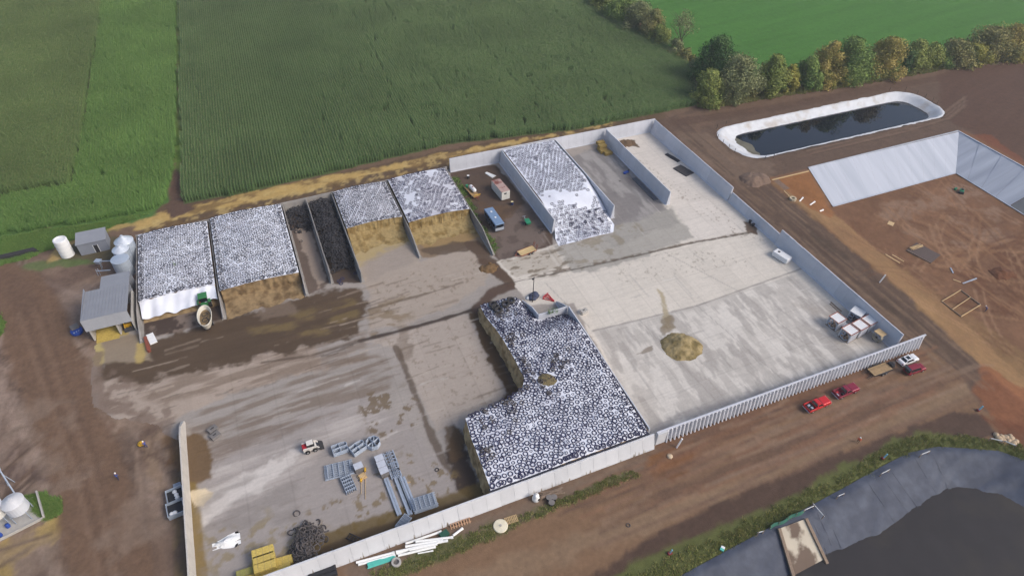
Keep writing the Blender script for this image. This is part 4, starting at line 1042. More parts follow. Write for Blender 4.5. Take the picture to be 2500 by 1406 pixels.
for key, lab, u0, u1, v0, v1, base, fr, seed, mm, spc, cv in BUNK:
    bow = .9
    hpb = Heap([(v0, u0, u1), (v0 + 1.2, u0, u1), (v1 - .5, u0, u1), (v1, u0, u1)], z_b(base, fr, v0, seed, .45, u0, u1))
    t = thing('silage_bunker', lab, 'silage heap', (0, 0, 0))
    hpb.sheet('cover_sheet', M_cover if cv == 'cover' else M_cover_d, t, 50, 34)
    hpb.body(mm, t, lean=.5, rough=.3, face='silage_face')
    if key == 'b4':
        hpb.tyres(spc, key, lambda u, v: fbm(np.array(u), np.array(v), 4, 3, 6) > .62, .97, small=.15, size=(.72, .85))
    elif key == 'b1':
        hpb.tyres(spc, key, lambda u, v: v < v0 + .1, small=.12, size=(.76, .88))
    else: hpb.tyres(spc, key, None, small=.12, size=(.76, .88))
    if key == 'b1':
        xx, tt = np.meshgrid(np.linspace(u0 + .1, u1 - .1, 60), np.linspace(0, 1, 14))
        top = z_b(base, fr, v0, seed, .45, u0, u1)(xx, np.full(xx.shape, v0 + .3)) + .06
        bot = 1.0 + .25 * np.sin(xx * 1.3) + .7 * sstep(-24, -19, xx)
        zz = top * (1 - tt) + bot * tt
        yy = v0 + .3 - 3.4 * tt + .3 * np.sin(tt * 3.14) + .18 * np.sin(xx * 2.1 + tt * 2) * tt
        grid_mesh('hanging_sheet', xx, yy, zz + .10 * np.sin(xx * 2.6 + tt * 3), M_cover, None, True, t)
        # silage standing below the loose sheet
        grid_mesh('silage_toe', xx, v0 + .2 - 3.6 * tt, 2.3 * (1 - tt) ** .9 * .9 - .02, mm, None, True, t)
    else:
        # loose material at the foot of the cut face
        xx, tt = np.meshgrid(np.linspace(u0 + .2, u1 - .2, 70), np.linspace(0, 1, 16))
        run = {'b2': 6.0, 'b3': 8.0, 'b4': 6.5}[key]; hh = {'b2': 1.2, 'b3': 2.0, 'b4': 1.8}[key]
        amp = .5 + .7 * fbm(xx, np.zeros_like(xx), 4, 3, seed)
        zz = hh * amp * (1 - tt) ** 1.7 + bump2(xx, tt * 6, 1.0, .10, seed) * (1 - tt) + .035 - .05 * (tt > .98)
        grid_mesh('loose_silage', xx, v0 + .4 - run * tt * (.55 + .7 * fbm(xx, np.zeros_like(xx), 3, 3, seed + 1)), zz, mm, None, True, t)
        if key == 'b4':
            M_cr = mat('silage_crevice', (84, 68, 42), .95)
            for k in range(5):
                x = u0 + 3.0 + k * 2.6
                cr_ = MB()
                pts = [Vector((x + random.uniform(-.1, .1), v0 - .38 - i * .12, 3.2 - i * .6)) for i in range(4)]
                cr_.tube(pts, .06, 5).build('crevice', M_cr, t)
# half covered new bunker
def z_n(u, v):
    u, v = np.asarray(u, float), np.asarray(v, float)
    return np.maximum(.06, 3.9 * sstep(108.0, 124, v) ** 1.0 + .15 * np.sin((u - 62) / 16 * math.pi) - 1.0 * sstep(76.0, 78, u) * sstep(130, 122, v) + bump2(u, v, 5, .10, 6))
hn = Heap([(108.3, 60.6, 75.8), (111.0, 60.9, 77.6), (113.4, 61.9, 77.85), (118, 62.15, 77.85), (147.6, 62.15, 77.85), (148.4, 62.15, 77.85)], z_n)
t = thing('silage_bunker', 'new silage bunker with tyres sliding down its white sheet to the slab', 'silage heap', (0, 0, 0))
hn.sheet('cover_sheet', M_cover, t, 90, 40)
hn.body(M_silb, t, lean=.1, rough=.05, face='silage_face')
def gap_n(u, v):
    c = 121.6 + 2.2 * math.sin((u - 62) * .45) + (u - 70) * .12
    return (abs(v - c) < 3.0 and random.random() < (.97 if abs(v - c) < 2.2 else .55)) or (u > 76.4 and 113 < v < 124)
hn.tyres(1.04, 'new', gap_n, small=.15, edge_double=False, size=(.76, .88))
for k in range(40):
    u, v = random.uniform(63, 77), random.gauss(113.5, 2.4)
    if hn.inside(u, v, .5): STUFF.append((np.array([u, v, float(z_n(u, v)) + .18]), tilt(0, -.2, random.uniform(.72, .88), random.uniform(0, 6), .2), 'new'))
# the lane filled with tyres, and the smaller heap in the empty lane
for k in range(620):
    v = 117.5 + 27 * random.random() ** .8; u = random.uniform(7.4, 12.7)
    zt = 2.3 * sstep(113, 128, v) * (.55 + .45 * math.sin((u - 6.9) / 6.2 * math.pi)) + .1
    STUFF.append((np.array([u, v, zt * (1 if k % 3 else random.random())]), tilt(0, -.1, random.uniform(.85, 1.25), random.uniform(0, 6), .45), 'lane'))
for k in range(130):
    v = 135.5 + 8.8 * random.random() ** .8; u = random.uniform(1.4, 6.3)
    zt = 1.7 * sstep(135, 141, v) + .05
    STUFF.append((np.array([u, v, zt * (1 if k % 3 else random.random())]), tilt(0, -.1, random.uniform(.9, 1.15), random.uniform(0, 6), .4), 'lane'))
# grey tyre heap by the front wall
gt = G(755, 1335)
for k in range(150):
    du, dv = random.gauss(0, 1.5), random.gauss(0, 2.2)
    if abs(du) > 3 or gt[1] + dv < 52.2: continue
    zt = max(0, 1.9 - .35 * (du * du / 1.6 + dv * dv / 3.5))
    STUFF.append((np.array([gt[0] + du, gt[1] + dv, zt]), tilt(0, 0, random.uniform(.8, 1.3), random.uniform(0, 6), .5), 'grey'))

# the nearest three hundred tyres are separate; the rest of the multitude is one object per place
near = sorted([i for i, s in enumerate(STUFF) if s[2] == 'main'], key=lambda i: np.linalg.norm(STUFF[i][0] - CAM))[:290]
ns = set(near)
for i in near:
    p, R, _ = STUFF[i]
    o = ob('tyre', tyre_me)
    m4 = Matrix.Identity(4)
    for a in range(3):
        for b_ in range(3): m4[a][b_] = R[a][b_]
        m4[a][3] = p[a]
    o.matrix_world = m4
    tag(o, 'black tyre lying on the white sheet of the big heap, near the front wall', 'tyre', 'tyres on the near end of the big heap')
LABS = {'main': 'multitude of black tyres covering the rest of the big silage heap', 'grey': 'muddy grey tyres piled and scattered in heaps', 'b1': 'tyres covering the leftmost silage bunker', 'b2': 'tyres covering the second silage bunker',
        'b3': 'tyres covering the third silage bunker', 'b4': 'tyres covering the fourth silage bunker', 'new': 'tyres covering the new silage bunker', 'lane': 'black tyres heaped in the lanes between the old bunkers'}
for key, lab in LABS.items():
    it = [s for i, s in enumerate(STUFF) if s[2] == key and i not in ns]
    V = np.concatenate([(TV_thin if key in ('b1', 'b2', 'b3', 'b4', 'new') else TV) @ R.T + p for p, R, _ in it]); k = len(TV)
    Q = np.concatenate([TQ + i * k for i in range(len(it))])
    me = raw_mesh('tyre_cover', V, Q); me.shade_smooth()
    o = ob('tyre_cover' if key not in ('grey', 'lane') else 'tyre_heap', me, M_tyre_g if key == 'grey' else M_tyre_o if key in ('b1', 'b2', 'b3') else M_tyre_l if key == 'lane' else M_tyre)
    tag(o, lab, 'tyres', kind='stuff')
def single_tyre(px, py, label, s=1.0, m='d', z=0.04, rx=0.0, group=None):
    p = G(px, py)
    o = ob('tyre', tyre_me if m == 'd' else tyre_me_g, None, None, (p[0], p[1], z + terrain_or(p)), (rx, 0, random.uniform(0, 6)))
    o.scale = (s, s, s); return tag(o, label, 'tyre', group)
_NOPIT = [np.array(POND_OUT), np.array(LAG_RIM)]
def terrain_or(p):
    for q in _NOPIT:
        if float(sdf(q, np.array([p[0]]), np.array([p[1]]))[0]) < 1.5: return 0.0
    if -41 < p[0] < 111.5 and 51 < p[1] < 150: return 0.03
    return float(terrain_z(p[0], p[1]))
M_big = mat('tractor_tyre', (60, 58, 58), .85, var=.25, scale=2)
bt = raw_mesh('big_tyre', *tyre_arrays(.95, .5, .55, 22)); bt.shade_smooth(); bt.materials.append(M_big)
for (x, y), lab in zip([(1247, 736), (1234, 745), (1203, 746), (1209, 752), (1217, 760)], ['big tractor tyre lying farthest up the big heap', 'big tractor tyre just below the topmost one on the heap', 'leftmost big tractor tyre on the corner of the heap', 'middle one of three big tractor tyres on the heap corner', 'lowest of the big tractor tyres on the heap corner']):
    p = G(x, y, 3.0); z = float(z_main(p[0], p[1]))
    p = G(x, y, z)
    o = ob('tyre', bt, None, None, (p[0], p[1], z + .1), (random.uniform(-.1, .1), random.uniform(-.1, .1), 0)); tag(o, lab, 'tyre')

# ------------------------------------------------------------------ object materials
M_galv = mat('galvanised_steel', (176, 186, 200), 0.5, .35, var=.08, scale=2)
M_steel = mat('silver_sheet', (190, 200, 212), 0.42, .4, var=.06, scale=1.2)
M_roof = mat('grey_metal_roof', (150, 152, 158), .6, .15, var=.06, scale=.5)
M_roofd = mat('shed_siding', (140, 144, 154), .6, .1, var=.06, scale=.6)
M_white = mat('white_paint', (232, 232, 232), .5, var=.04, scale=2)
M_pvc = mat('white_pvc', (240, 240, 238), .4, var=.03)
M_teal = mat('teal_pvc', (92, 190, 178), .45, var=.05)
M_wood = mat('raw_lumber', (196, 168, 126), .8, var=.16, scale=4, rand=.1)
M_wood_o = mat('old_lumber', (138, 120, 104), .9, var=.2, scale=4, rand=.15)
M_dark = mat('dark_steel', (58, 56, 58), .6, .2, var=.15)
M_black = mat('black_plastic', (44, 44, 48), .5, var=.1)
M_bluep = mat('blue_plastic', (46, 78, 160), .45, var=.08)
M_yel = mat('machine_yellow', (214, 166, 48), .5, var=.08)
M_yelpale = mat('feed_yellow', (184, 160, 84), .95, var=.2, scale=3, bump=.4)
M_green = mat('tractor_green', (60, 122, 72), .4, var=.08)
M_greenp = mat('green_plastic', (48, 138, 100), .5, var=.06)
M_redp = mat('red_paint', (178, 44, 52), .45, var=.06)
M_rust = mat('rusty_steel', (140, 78, 62), .8, .1, var=.2, scale=3)
M_glass = mat('dark_glass', (30, 34, 40), .12, var=.03, spec=.6)
M_rubber = mat('vehicle_rubber', (40, 38, 38), .85, var=.1)
M_rim = mat('wheel_rim', (168, 168, 168), .4, .5)
M_con = mat('plain_concrete', (176, 172, 166), .85, var=.1, scale=1.5)
M_conblk = mat('grey_block', (120, 116, 114), .85, var=.14, scale=1.5)
M_straw = mat('straw_bale', (196, 172, 92), .95, var=.18, scale=4, bump=.6, rand=.06)
M_hay = mat('old_hay_bale', (150, 128, 72), .95, var=.2, scale=4, bump=.6, rand=.1)
M_mat = mat('dark_rubber_mat', (66, 64, 66), .8, var=.12, scale=1.5)
M_clear = mat('headlight_glass', (220, 222, 226), .2, var=.02)
M_tail = mat('tail_light', (150, 24, 24), .3, var=.02)

def V0(px, py, z=None):
    p = G(px, py); g = terrain_or(p)
    if abs(g) > .4: p = G(px, py, g)
    return Vector((p[0], p[1], terrain_or(p) if z is None else z))
def wheel(par, x, y, r=.36, w=.24, rimr=.6, steer=0.0):
    o = MB().cyl((0, -w / 2, 0), (0, w / 2, 0), r, n=18).build('wheel', M_rubber, par, bev=.02, loc=(x, y, r), rot=steer)
    s = 1 if y > 0 else -1
    MB().cyl((0, s * (w / 2 - .03), 0), (0, s * (w / 2 + .012), 0), r * rimr, n=14).build('rim', M_rim, o)
    return o
def paint(name, c): return mat('paint_' + name, c, .28, .15, var=.03, scale=2, spec=.6)

def pickup(label, a, b, c, pname, cargo, extcab=.0):
    """a: tail, b: nose in the photo"""
    p = (V0(*a) + V0(*b)) / 2
    t = thing('pickup_truck', label, 'pickup truck', p, ang(a, b))
    m = paint(pname, c); L = 2.75
    for x in (-1.75, 1.75):
        for y in (-.82, .82): wheel(t, x, y)
    MB().box(-2.6, 2.55, -.8, .8, .38, .62).build('chassis', M_dark, t)
    bd = MB()
    bd.frus(.55, 2.72, .96, .55, .62, 2.6, .88, 1.12)          # engine bay sides
    bd.frus(.62, 2.55, .86, 1.12, .7, 2.42, .78, 1.2)          # hood crown
    bd.frus(-.95, .62, .97, .5, -.95, .6, .93, 1.15)           # doors
    bd.build('body', m, t, bev=.05)
    bed = MB()
    bed.box(-2.72, -.98, -.97, -.84, .55, 1.14); bed.box(-2.72, -.98, .84, .97, .55, 1.14)
    bed.box(-1.1, -.97, -.84, .84, .55, 1.14)
    bed.build('bed', m, t, bev=.025)
    MB().box(-2.68, -1.1, -.84, .84, .6, .68).build('bed_floor', M_dark if pname == 'red' else m, t)
    MB().box(-2.76, -2.69, -.83, .83, .58, 1.12).build('tailgate', m, t, bev=.02)
    cab = MB().frus(-1.0 - extcab, .72, .88, 1.14, -.75 - extcab * .7, .02, .70, 1.74)
    cab.build('cab', m, t, bev=.06)
    MB().hexa([(.735, -.74, 1.2), (.745, -.74, 1.2), (.745, .74, 1.2), (.735, .74, 1.2), (.10, -.62, 1.7), (.11, -.62, 1.7), (.11, .62, 1.7), (.10, .62, 1.7)]).build('windscreen', M_glass, t)
    MB().hexa([(-1.02 - extcab, -.7, 1.2), (-1.0 - extcab, -.7, 1.2), (-1.0 - extcab, .7, 1.2), (-1.02 - extcab, .7, 1.2), (-.8 - extcab * .7, -.58, 1.66), (-.78 - extcab * .7, -.58, 1.66), (-.78 - extcab * .7, .58, 1.66), (-.8 - extcab * .7, .58, 1.66)]).build('rear_window', M_glass, t)
    for s in (-1, 1):
        MB().hexa([(-.8, s * .885, 1.22), (.5, s * .885, 1.22), (.5, s * .875, 1.22), (-.8, s * .875, 1.22), (-.62, s * .755, 1.62), (.08, s * .755, 1.62), (.08, s * .745, 1.62), (-.62, s * .745, 1.62)]).build('side_window', M_glass, t)
        MB().box(2.6, 2.72, s * .72 - .14, s * .72 + .14, .82, 1.02).build('headlight', M_clear, t, bev=.02)
        MB().box(-2.79, -2.73, s * .88 - .07, s * .88 + .07, .75, 1.05).build('tail_light', M_tail, t)
        MB().box(.35, .5, s * 1.0 - .09, s * 1.0 + .09, 1.18, 1.32).build('mirror', M_dark, t, bev=.02)
    MB().box(2.68, 2.8, -.92, .92, .45, .64).build('front_bumper', M_galv, t, bev=.03)
    MB().box(-2.86, -2.76, -.92, .92, .46, .62).build('rear_bumper', M_galv, t, bev=.03)
    for k, (x, y, sx, sy, h, mm) in enumerate(cargo):
        MB().frus(x - sx, x + sx, sy, .69, x - sx * .9, x + sx * .9, sy * .9, .69 + h).build('load_box', mm, t, bev=.02, loc=(0, y, 0))
    return t
pickup('bright red pickup truck with tool boxes in its black bed, nearest the camera', (1966, 1003), (2018, 981), (206, 34, 40), 'red', [(-1.9, .35, .3, .2, .3, M_galv), (-1.7, -.3, .28, .24, .25, M_galv), (-2.3, 0, .2, .3, .2, M_black), (-1.4, .1, .15, .5, .3, M_black)])
pickup('maroon pickup truck with a spare wheel in its bed, behind the bright red one', (2036, 970), (2088, 948), (138, 34, 58), 'maroon', [(-1.35, -.4, .24, .24, .3, M_black), (-2.0, .4, .3, .15, .2, M_redp), (-2.3, -.1, .2, .3, .06, M_galv)])
def car(label, a, b, c, pname, suv):
    p = (V0(*a) + V0(*b)) / 2
    t = thing('car' if not suv else 'sport_utility_vehicle', label, 'car', p, ang(a, b))
    m = paint(pname, c)
    for x in (-1.4, 1.45):
        for y in (-.78, .78): wheel(t, x, y, .33, .22)
    MB().frus(-2.2, 2.2, .8, .28, -2.2, 2.2, .8, .5).build('chassis', M_dark, t)
    b_ = MB().frus(-2.3, 2.3, .9, .34, -2.22, 2.2, .84, .82)
    b_.frus(1.0, 2.2, .82, .82, 1.0, 2.0, .7, .95)
    if not suv: b_.frus(-2.2, -1.4, .82, .82, -2.05, -1.4, .7, .98)
    b_.build('body', m, t, bev=.09)
    x0, x1, X0, X1, h = (-2.2, 1.15, -1.95, .45, 1.65) if suv else (-1.75, 1.15, -1.05, .35, 1.42)
    MB().frus(x0, x1, .8, .84, X0, X1, .62, h).build('cabin', m, t, bev=.07)
    zb_, zt_ = .92, h - .06
    def fx(xa, xb, z): return xa + (xb - xa) * (z - .84) / (h - .84)
    def wy(z): return .8 + (.62 - .8) * (z - .84) / (h - .84)
    for nm, xa, xb, s in (('windscreen', x1, X1, .02), ('rear_window', x0, X0, -.02)):
        A_, B_ = fx(xa, xb, zb_) + s, fx(xa, xb, zt_) + s; y0, y1 = wy(zb_) - .1, wy(zt_) - .08
        MB().hexa([(A_, -y0, zb_), (A_ + s * .3, -y0, zb_), (A_ + s * .3, y0, zb_), (A_, y0, zb_), (B_, -y1, zt_), (B_ + s * .3, -y1, zt_), (B_ + s * .3, y1, zt_), (B_, y1, zt_)]).build(nm, M_glass, t)
    for s in (-1, 1):
        ya, yb = wy(zb_) + .015, wy(zt_) + .015
        MB().hexa([(fx(x0, X0, zb_) + .2, s * ya, zb_), (fx(x1, X1, zb_) - .25, s * ya, zb_), (fx(x1, X1, zb_) - .25, s * (ya - .01), zb_), (fx(x0, X0, zb_) + .2, s * (ya - .01), zb_), (fx(x0, X0, zt_) + .12, s * yb, zt_), (fx(x1, X1, zt_) - .12, s * yb, zt_), (fx(x1, X1, zt_) - .12, s * (yb - .01), zt_), (fx(x0, X0, zt_) + .12, s * (yb - .01), zt_)]).build('side_window', M_glass, t)
        MB().box(2.14, 2.27, s * .6 - .16, s * .6 + .16, .6, .76).build('headlight', M_clear, t, bev=.02)
        MB().box(-2.31, -2.22, s * .66 - .14, s * .66 + .14, .62, .8).build('tail_light', M_tail, t, bev=.02)
        MB().box(.75, .9, s * .93 - .08, s * .93 + .08, .92, 1.04).build('mirror', m, t, bev=.02)
    if not suv: MB().frus(-.85, .05, .42, h + .002, -.8, 0, .4, h + .015).build('sunroof', M_glass, t)
    else:
        MB().hexa([(-2.75, -.75, 1.72), (-1.95, -.62, 1.66), (-1.95, .62, 1.66), (-2.75, .75, 1.72), (-2.75, -.75, 1.78), (-1.95, -.62, 1.72), (-1.95, .62, 1.72), (-2.75, .75, 1.78)]).build('open_tailgate', M_glass, t, bev=.01)
        MB().frus(-2.28, -1.7, .6, .6, -2.2, -1.7, .55, .95).build('cargo', mat('green_cargo', (58, 76, 62), .8), t, bev=.04)
    return t
car('white sedan with a dark sunroof parked at the end of the ribbed wall', (2194, 890), (2233, 875), (238, 238, 240), 'white', False)
car('maroon van with its rear hatch open, beside the white sedan', (2203, 914), (2257, 896), (134, 28, 48), 'dark_red', True)
# equipment trailer
p = (V0(2115, 918) + V0(2178, 893)) / 2
t = thing('flatbed_trailer', 'muddy plank deck trailer with folded ramps and a black machine at its front', 'trailer', p, ang((2118, 917), (2176, 895)))
for k in range(6): MB().box(-2.6, 2.3, -1.02 + k * .34, -.70 + k * .34, .66, .72).build('plank', mat('muddy_plank', (156, 132, 100), .9, var=.2, scale=2, rand=.12), t, bev=.01)
MB().box(-2.6, 2.3, -1.1, -1.03, .5, .78).build('side_rail', M_dark, t); MB().box(-2.6, 2.3, 1.03, 1.1, .5, .78).build('side_rail', M_dark, t)
for s in (-1, 1):
    for x in (-.45, .4): wheel(t, x, s * 1.2, .34, .2)
    MB().box(-.95, .9, s * 1.2 - .14, s * 1.2 + .14, .74, .79).build('mudguard', M_dark, t, bev=.02)
    for k in range(2): MB().bar((-2.6, s * (.55 + k * .3), .7), (-4.0, s * (.55 + k * .3), .15), .08, .06).build('ramp_bar', M_dark, t)
MB().bar((2.3, -.9, .55), (4.0, 0, .5), .1).build('tongue', M_dark, t); MB().bar((2.3, .9, .55), (4.0, 0, .5), .1).build('tongue', M_dark, t)
MB().frus(2.3, 3.2, .7, .6, 2.4, 3.1, .6, 1.15).build('winch_box', M_black, t, bev=.04)
MB().cyl((3.3, 0, .8), (3.3, 0, 1.25), .35, n=16).build('spool', M_tyre_g, t, bev=.04)

# ------------------------------------------------------------------ left farmstead
WHT = thing('water_tank', 'white upright cylindrical tank standing left of the low grey shed', 'tank', V0(166, 622))
MB().lathe([(1.45, 0), (1.45, 4.4), (1.38, 4.6), (1.15, 4.65), (1.1, 4.45)], 28).build('shell', M_white, WHT, smooth=False)
for z in (1.1, 2.2, 3.3): MB().lathe([(1.46, z), (1.49, z + .05), (1.46, z + .1)], 28).build('hoop', M_pvc, WHT)
sh = V0(199, 624); e = V0(269, 609)
t = thing('low_shed', 'low grey shed with a single dark doorway beside the white tank', 'shed', sh, math.atan2(e.y - sh.y, e.x - sh.x))
W, D, Hh = (e - sh).length, 4.2, 3.1
MB().box(0, W, 0, D, 0, Hh).build('wall', M_roofd, t)
MB().hexa([(-.15, -.2, Hh), (W + .15, -.2, Hh), (W + .15, D + .2, Hh + .35), (-.15, D + .2, Hh + .35), (-.15, -.2, Hh + .12), (W + .15, -.2, Hh + .12), (W + .15, D + .2, Hh + .47), (-.15, D + .2, Hh + .47)]).build('roof', M_roof, t)
d_ = MB().box(W * .52, W * .66, -.05, .02, .05, 2.1).build('door', M_dark, t); MB().box(W * .5, W * .515, -.06, 0, 0, 2.2).build('door_frame', M_white, t)
MB().box(W * .665, W * .68, -.06, 0, 0, 2.2).build('door_frame', M_white, t)
def bin_(label, px, py, r, h, cone):
    t = thing('grain_bin', label, 'grain bin', V0(px, py))
    for k in range(5):
        z = h * k / 5; MB().lathe([(r, z), (r, z + h / 5 - .04), (r + .03, z + h / 5)], 28).build('wall_ring', M_steel, t)
    if cone: MB().lathe([(r + .1, h), (r + .1, h + .05), (.35, h + cone), (.3, h + cone + .25), (.05, h + cone + .3)], 28).build('roof', mat('bright_roof', (216, 222, 230), .35, .4), t)
    else: MB().lathe([(r + .05, h), (r + .05, h + .06), (r - .2, h + .12), (.1, h + .3)], 28).build('roof', M_steel, t)
    for k in range(3): MB().box(r + .02, r + .06, -.3 + k * .28, -.26 + k * .28, .2, h).build('ladder_rail', M_galv, t) if k < 2 else None
    return t
bin_('silver grain bin with flat lid, nearest of the three bins by the bunker', 310, 668, 1.85, 4.3, 0)
bin_('silver grain bin with pointed lid, middle of the three bins', 312, 645, 1.7, 4.4, 1.0)
bin_('tallest silver grain bin with bright pointed roof, rearmost of the three', 321, 628, 1.95, 4.8, 1.3)
p = V0(262, 668)
t = thing('grain_auger', 'pale grain auger frame on thin legs left of the silver bins', 'auger', p, ang((240, 650), (285, 655)))
MB().cyl((-2.5, 1.6, 1.9), (2.0, 1.3, 3.0), .13, n=10).build('auger_tube', M_galv, t)
MB().cyl((-1.5, -.8, 1.2), (2.2, -1.0, 2.2), .13, n=10).build('auger_tube', M_galv, t)
for x, y in ((-2.2, 1.7), (-2.0, 1.2), (-1.2, -.7), (-1.5, -1.0)): MB().cyl((x, y, 0), (x * .9, y, 1.9), .06, n=8).build('leg', M_galv, t)
MB().frus(-2.9, -1.9, .4, 1.4, -3.1, -1.7, .6, 2.2).build('hopper', M_galv, t, loc=(0, 1.6, 0))
# feed shed
su0, su1, sv0 = -41.4, -33.2, 115.2
t = thing('commodity_shed', 'open fronted grey feed shed built against the leftmost bunker', 'shed', (su0, sv0, 0))
W = su1 - su0
MB().hexa([(-.2, -1.0, 6.1), (W, -1.0, 6.1), (W, 9.0, 5.2), (-.2, 9.0, 5.2), (-.2, -1.0, 6.22), (W, -1.0, 6.22), (W, 9.0, 5.32), (-.2, 9.0, 5.32)]).build('roof', M_roof, t)
MB().hexa([(2.6, 9.0, 5.2), (W, 9.0, 5.2), (W, 13.5, 4.8), (2.6, 13.5, 4.8), (2.6, 9.0, 5.3), (W, 9.0, 5.3), (W, 13.5, 4.9), (2.6, 13.5, 4.9)]).build('rear_roof', M_roof, t)
for k in range(14): MB().hexa([(x_, y_, z_) for z_ in (0, .05) for x_, y_, z_ in [(-.1 + k * .6, -1.0, 6.221 + z_), (-.05 + k * .6, -1.0, 6.221 + z_), (-.05 + k * .6, 9.0, 5.321 + z_), (-.1 + k * .6, 9.0, 5.321 + z_)]]).build('roof_rib', M_roof, t)
for k in range(6):
    a_, b_ = -.2 + (W + .2) * k / 6, -.2 + (W + .2) * (k + 1) / 6 - .02
    MB().box(a_, b_, -1.06, -1.0, 3.2, 6.12).build('hood_panel', mat('hood_sheet', (176, 180, 188), .5, .2, var=.05, rand=.03), t)
MB().box(-.2, -.05, -1.0, 9.0, 3.2, 6.1).build('side_panel', M_roofd, t)
for x in (.1, W * .6, W - .35): MB().box(x, x + .3, -.6, 8.8, 0, 3.6 if x < W - 1 else 3.2).build('bay_wall', M_con, t, bev=.02)
MB().box(0, W, 8.8, 9.0, 0, 5.1).build('rear_wall', M_roofd, t)
MB().box(2.7, W, 13.2, 13.4, 0, 4.7).build('rear_wall', M_roofd, t); MB().box(2.6, 2.75, 9.0, 13.4, 0, 4.8).build('side_wall', M_roofd, t)
gx, gy = np.meshgrid(np.linspace(.5, W * .58, 30), np.linspace(-1.6, 7, 30))
o = grid_mesh('feed_pile', gx + su0, gy + sv0, .04 + 1.9 * sstep(-1.2, 6, gy) * (.7 + .3 * np.sin((gx) / 4.6 * 3.14)) + bump2(gx, gy, 1.5, .12, 2) * sstep(-1.4, 0, gy), M_yelpale); tag(o, 'heap of yellow ground feed spilling from the left shed bay', 'feed pile')
p = V0(190, 812)
t = thing('plastic_tank', 'blue plastic tank carrying grey crates, outside the feed shed', 'tank', p, .4)
MB().lathe([(.9, 0), (1.15, .15), (1.15, .8), (.95, 1.0), (.5, 1.08)], 16).build('tank_body', M_bluep, t, smooth=True)
MB().box(-.7, .8, -.1, 1.2, 1.0, 1.5).build('crate', M_conblk, t, bev=.03)
for k in range(3): MB().cyl((-.6 + k * .45, -.75, .85), (-.6 + k * .45, -.75, 1.05), .14, n=10).build('lid', M_galv, t)
def skid(label, a, b, body, parts):
    p = (V0(*a) + V0(*b)) / 2
    t = thing('skid_steer', label, 'skid steer', p, ang(a, b))
    for x in (-.65, .65):
        for y in (-.72, .72): wheel(t, x, y, .4, .3, .5)
    MB().frus(-1.35, 1.05, .55, .3, -1.25, 1.0, .55, 1.15).build('body', body, t, bev=.05)
    MB().frus(-.55, .75, .48, 1.15, -.5, .65, .45, 2.0).build('cab', M_dark, t, bev=.05)
    MB().box(-.5, .62, -.5, .5, 2.0, 2.06).build('cab_roof', body, t, bev=.02)
    MB().frus(-1.4, -.6, .55, 1.1, -1.3, -.6, .5, 1.45).build('engine_cover', parts, t, bev=.05)
    for s in (-1, 1):
        MB().bar((-1.25, s * .65, 1.45), (1.0, s * .65, 1.2), .14, .2).build('lift_arm', body, t); MB().bar((1.0, s * .65, 1.2), (1.5, s * .6, .45), .14, .18).build('lift_arm', body, t)
    MB().hexa([(1.45, -.9, .08), (2.2, -.9, .05), (2.2, .9, .05), (1.45, .9, .08), (1.4, -.9, .65), (1.5, -.9, .65), (1.5, .9, .65), (1.4, .9, .65)]).build('bucket', M_dark, t)
    return t
skid('white skid steer with red rear, parked on the lower yard', (741, 1103), (778, 1090), mat('loader_white', (222, 216, 208), .5), M_redp)
skid('yellow skid steer parked inside the right bay of the feed shed', (314, 786), (316, 800), M_yel, M_yel)
# tractor and feed mixer
p = V0(503, 742)
ta = ang((510, 800), (503, 730))
t = thing('tractor', 'green tractor hitched to the feed mixer in the left bunker', 'tractor', p, ta, None, 1.12)
for s in (-1, 1):
    wheel(t, -.9, s * .95, .85, .5, .5); wheel(t, 1.5, s * .85, .6, .4, .5)
MB().frus(.1, 2.3, .42, .8, .1, 2.25, .38, 1.55).build('bonnet', M_green, t, bev=.06)
MB().frus(-1.5, .3, .7, .7, -1.4, .2, .7, 1.5).build('rear_body', M_green, t, bev=.05)
MB().frus(-1.2, .25, .75, 1.5, -1.1, .1, .68, 2.6).build('cab', M_glass, t, bev=.04)
MB().box(-1.35, .3, -.82, .82, 2.6, 2.75).build('cab_roof', M_green, t, bev=.05)
for s in (-1, 1): MB().box(-1.6, -.3, s * .95 - .28, s * .95 + .28, 1.65, 1.75).build('mudguard', M_green, t, bev=.03)
MB().cyl((1.2, .3, 1.5), (1.2, .3, 2.3), .06, n=8).build('exhaust', M_dark, t)
MB().box(-1.62, -1.5, .55, .8, 1.9, 2.1).build('beacon', M_tail, t)
p = V0(508, 792)
t = thing('feed_mixer', 'oval cream feed mixer wagon behind the green tractor', 'feed mixer', p, ta)
def oval(rx, ry, z, n=28): return [(rx * math.cos(2 * math.pi * i / n), ry * math.sin(2 * math.pi * i / n), z) for i in range(n)]
ring_loft('tub', [oval(2.4, 1.0, .9), oval(3.1, 1.4, 2.4), oval(3.25, 1.48, 2.75), oval(3.1, 1.35, 2.76), oval(2.95, 1.26, 2.4), oval(2.3, .95, 1.15), oval(.1, .05, 1.14)], mat('mixer_cream', (206, 200, 186), .5, var=.1), t)
ring_loft('feed', [oval(2.75, 1.14, 1.85), oval(1.6, .7, 1.95), oval(.1, .1, 1.85)], M_silb, t)
for x in (-.9, .8):
    a_ = MB(); pts = [Vector((x + (.9 - .25 * k / 14) * math.cos(k * .8), (.9 - .25 * k / 14) * math.sin(k * .8) * .8, 1.7 + k * .05)) for k in range(15)]
    a_.tube(pts, .07, 5).build('auger', M_dark, t)
for s in (-1, 1): wheel(t, -.4, s * .95, .5, .35, .5)
MB().box(-2.2, 2.2, -.5, .5, .55, .95).build('frame', M_dark, t); MB().bar((2.0, 0, .7), (4.0, 0, .6), .15).build('drawbar', M_dark, t)
p = V0(371, 828); a_ = ang((365, 816), (376, 838))
t = thing('board_stack', 'white foam boards stacked beside the rust red beam', 'boards', p, a_)
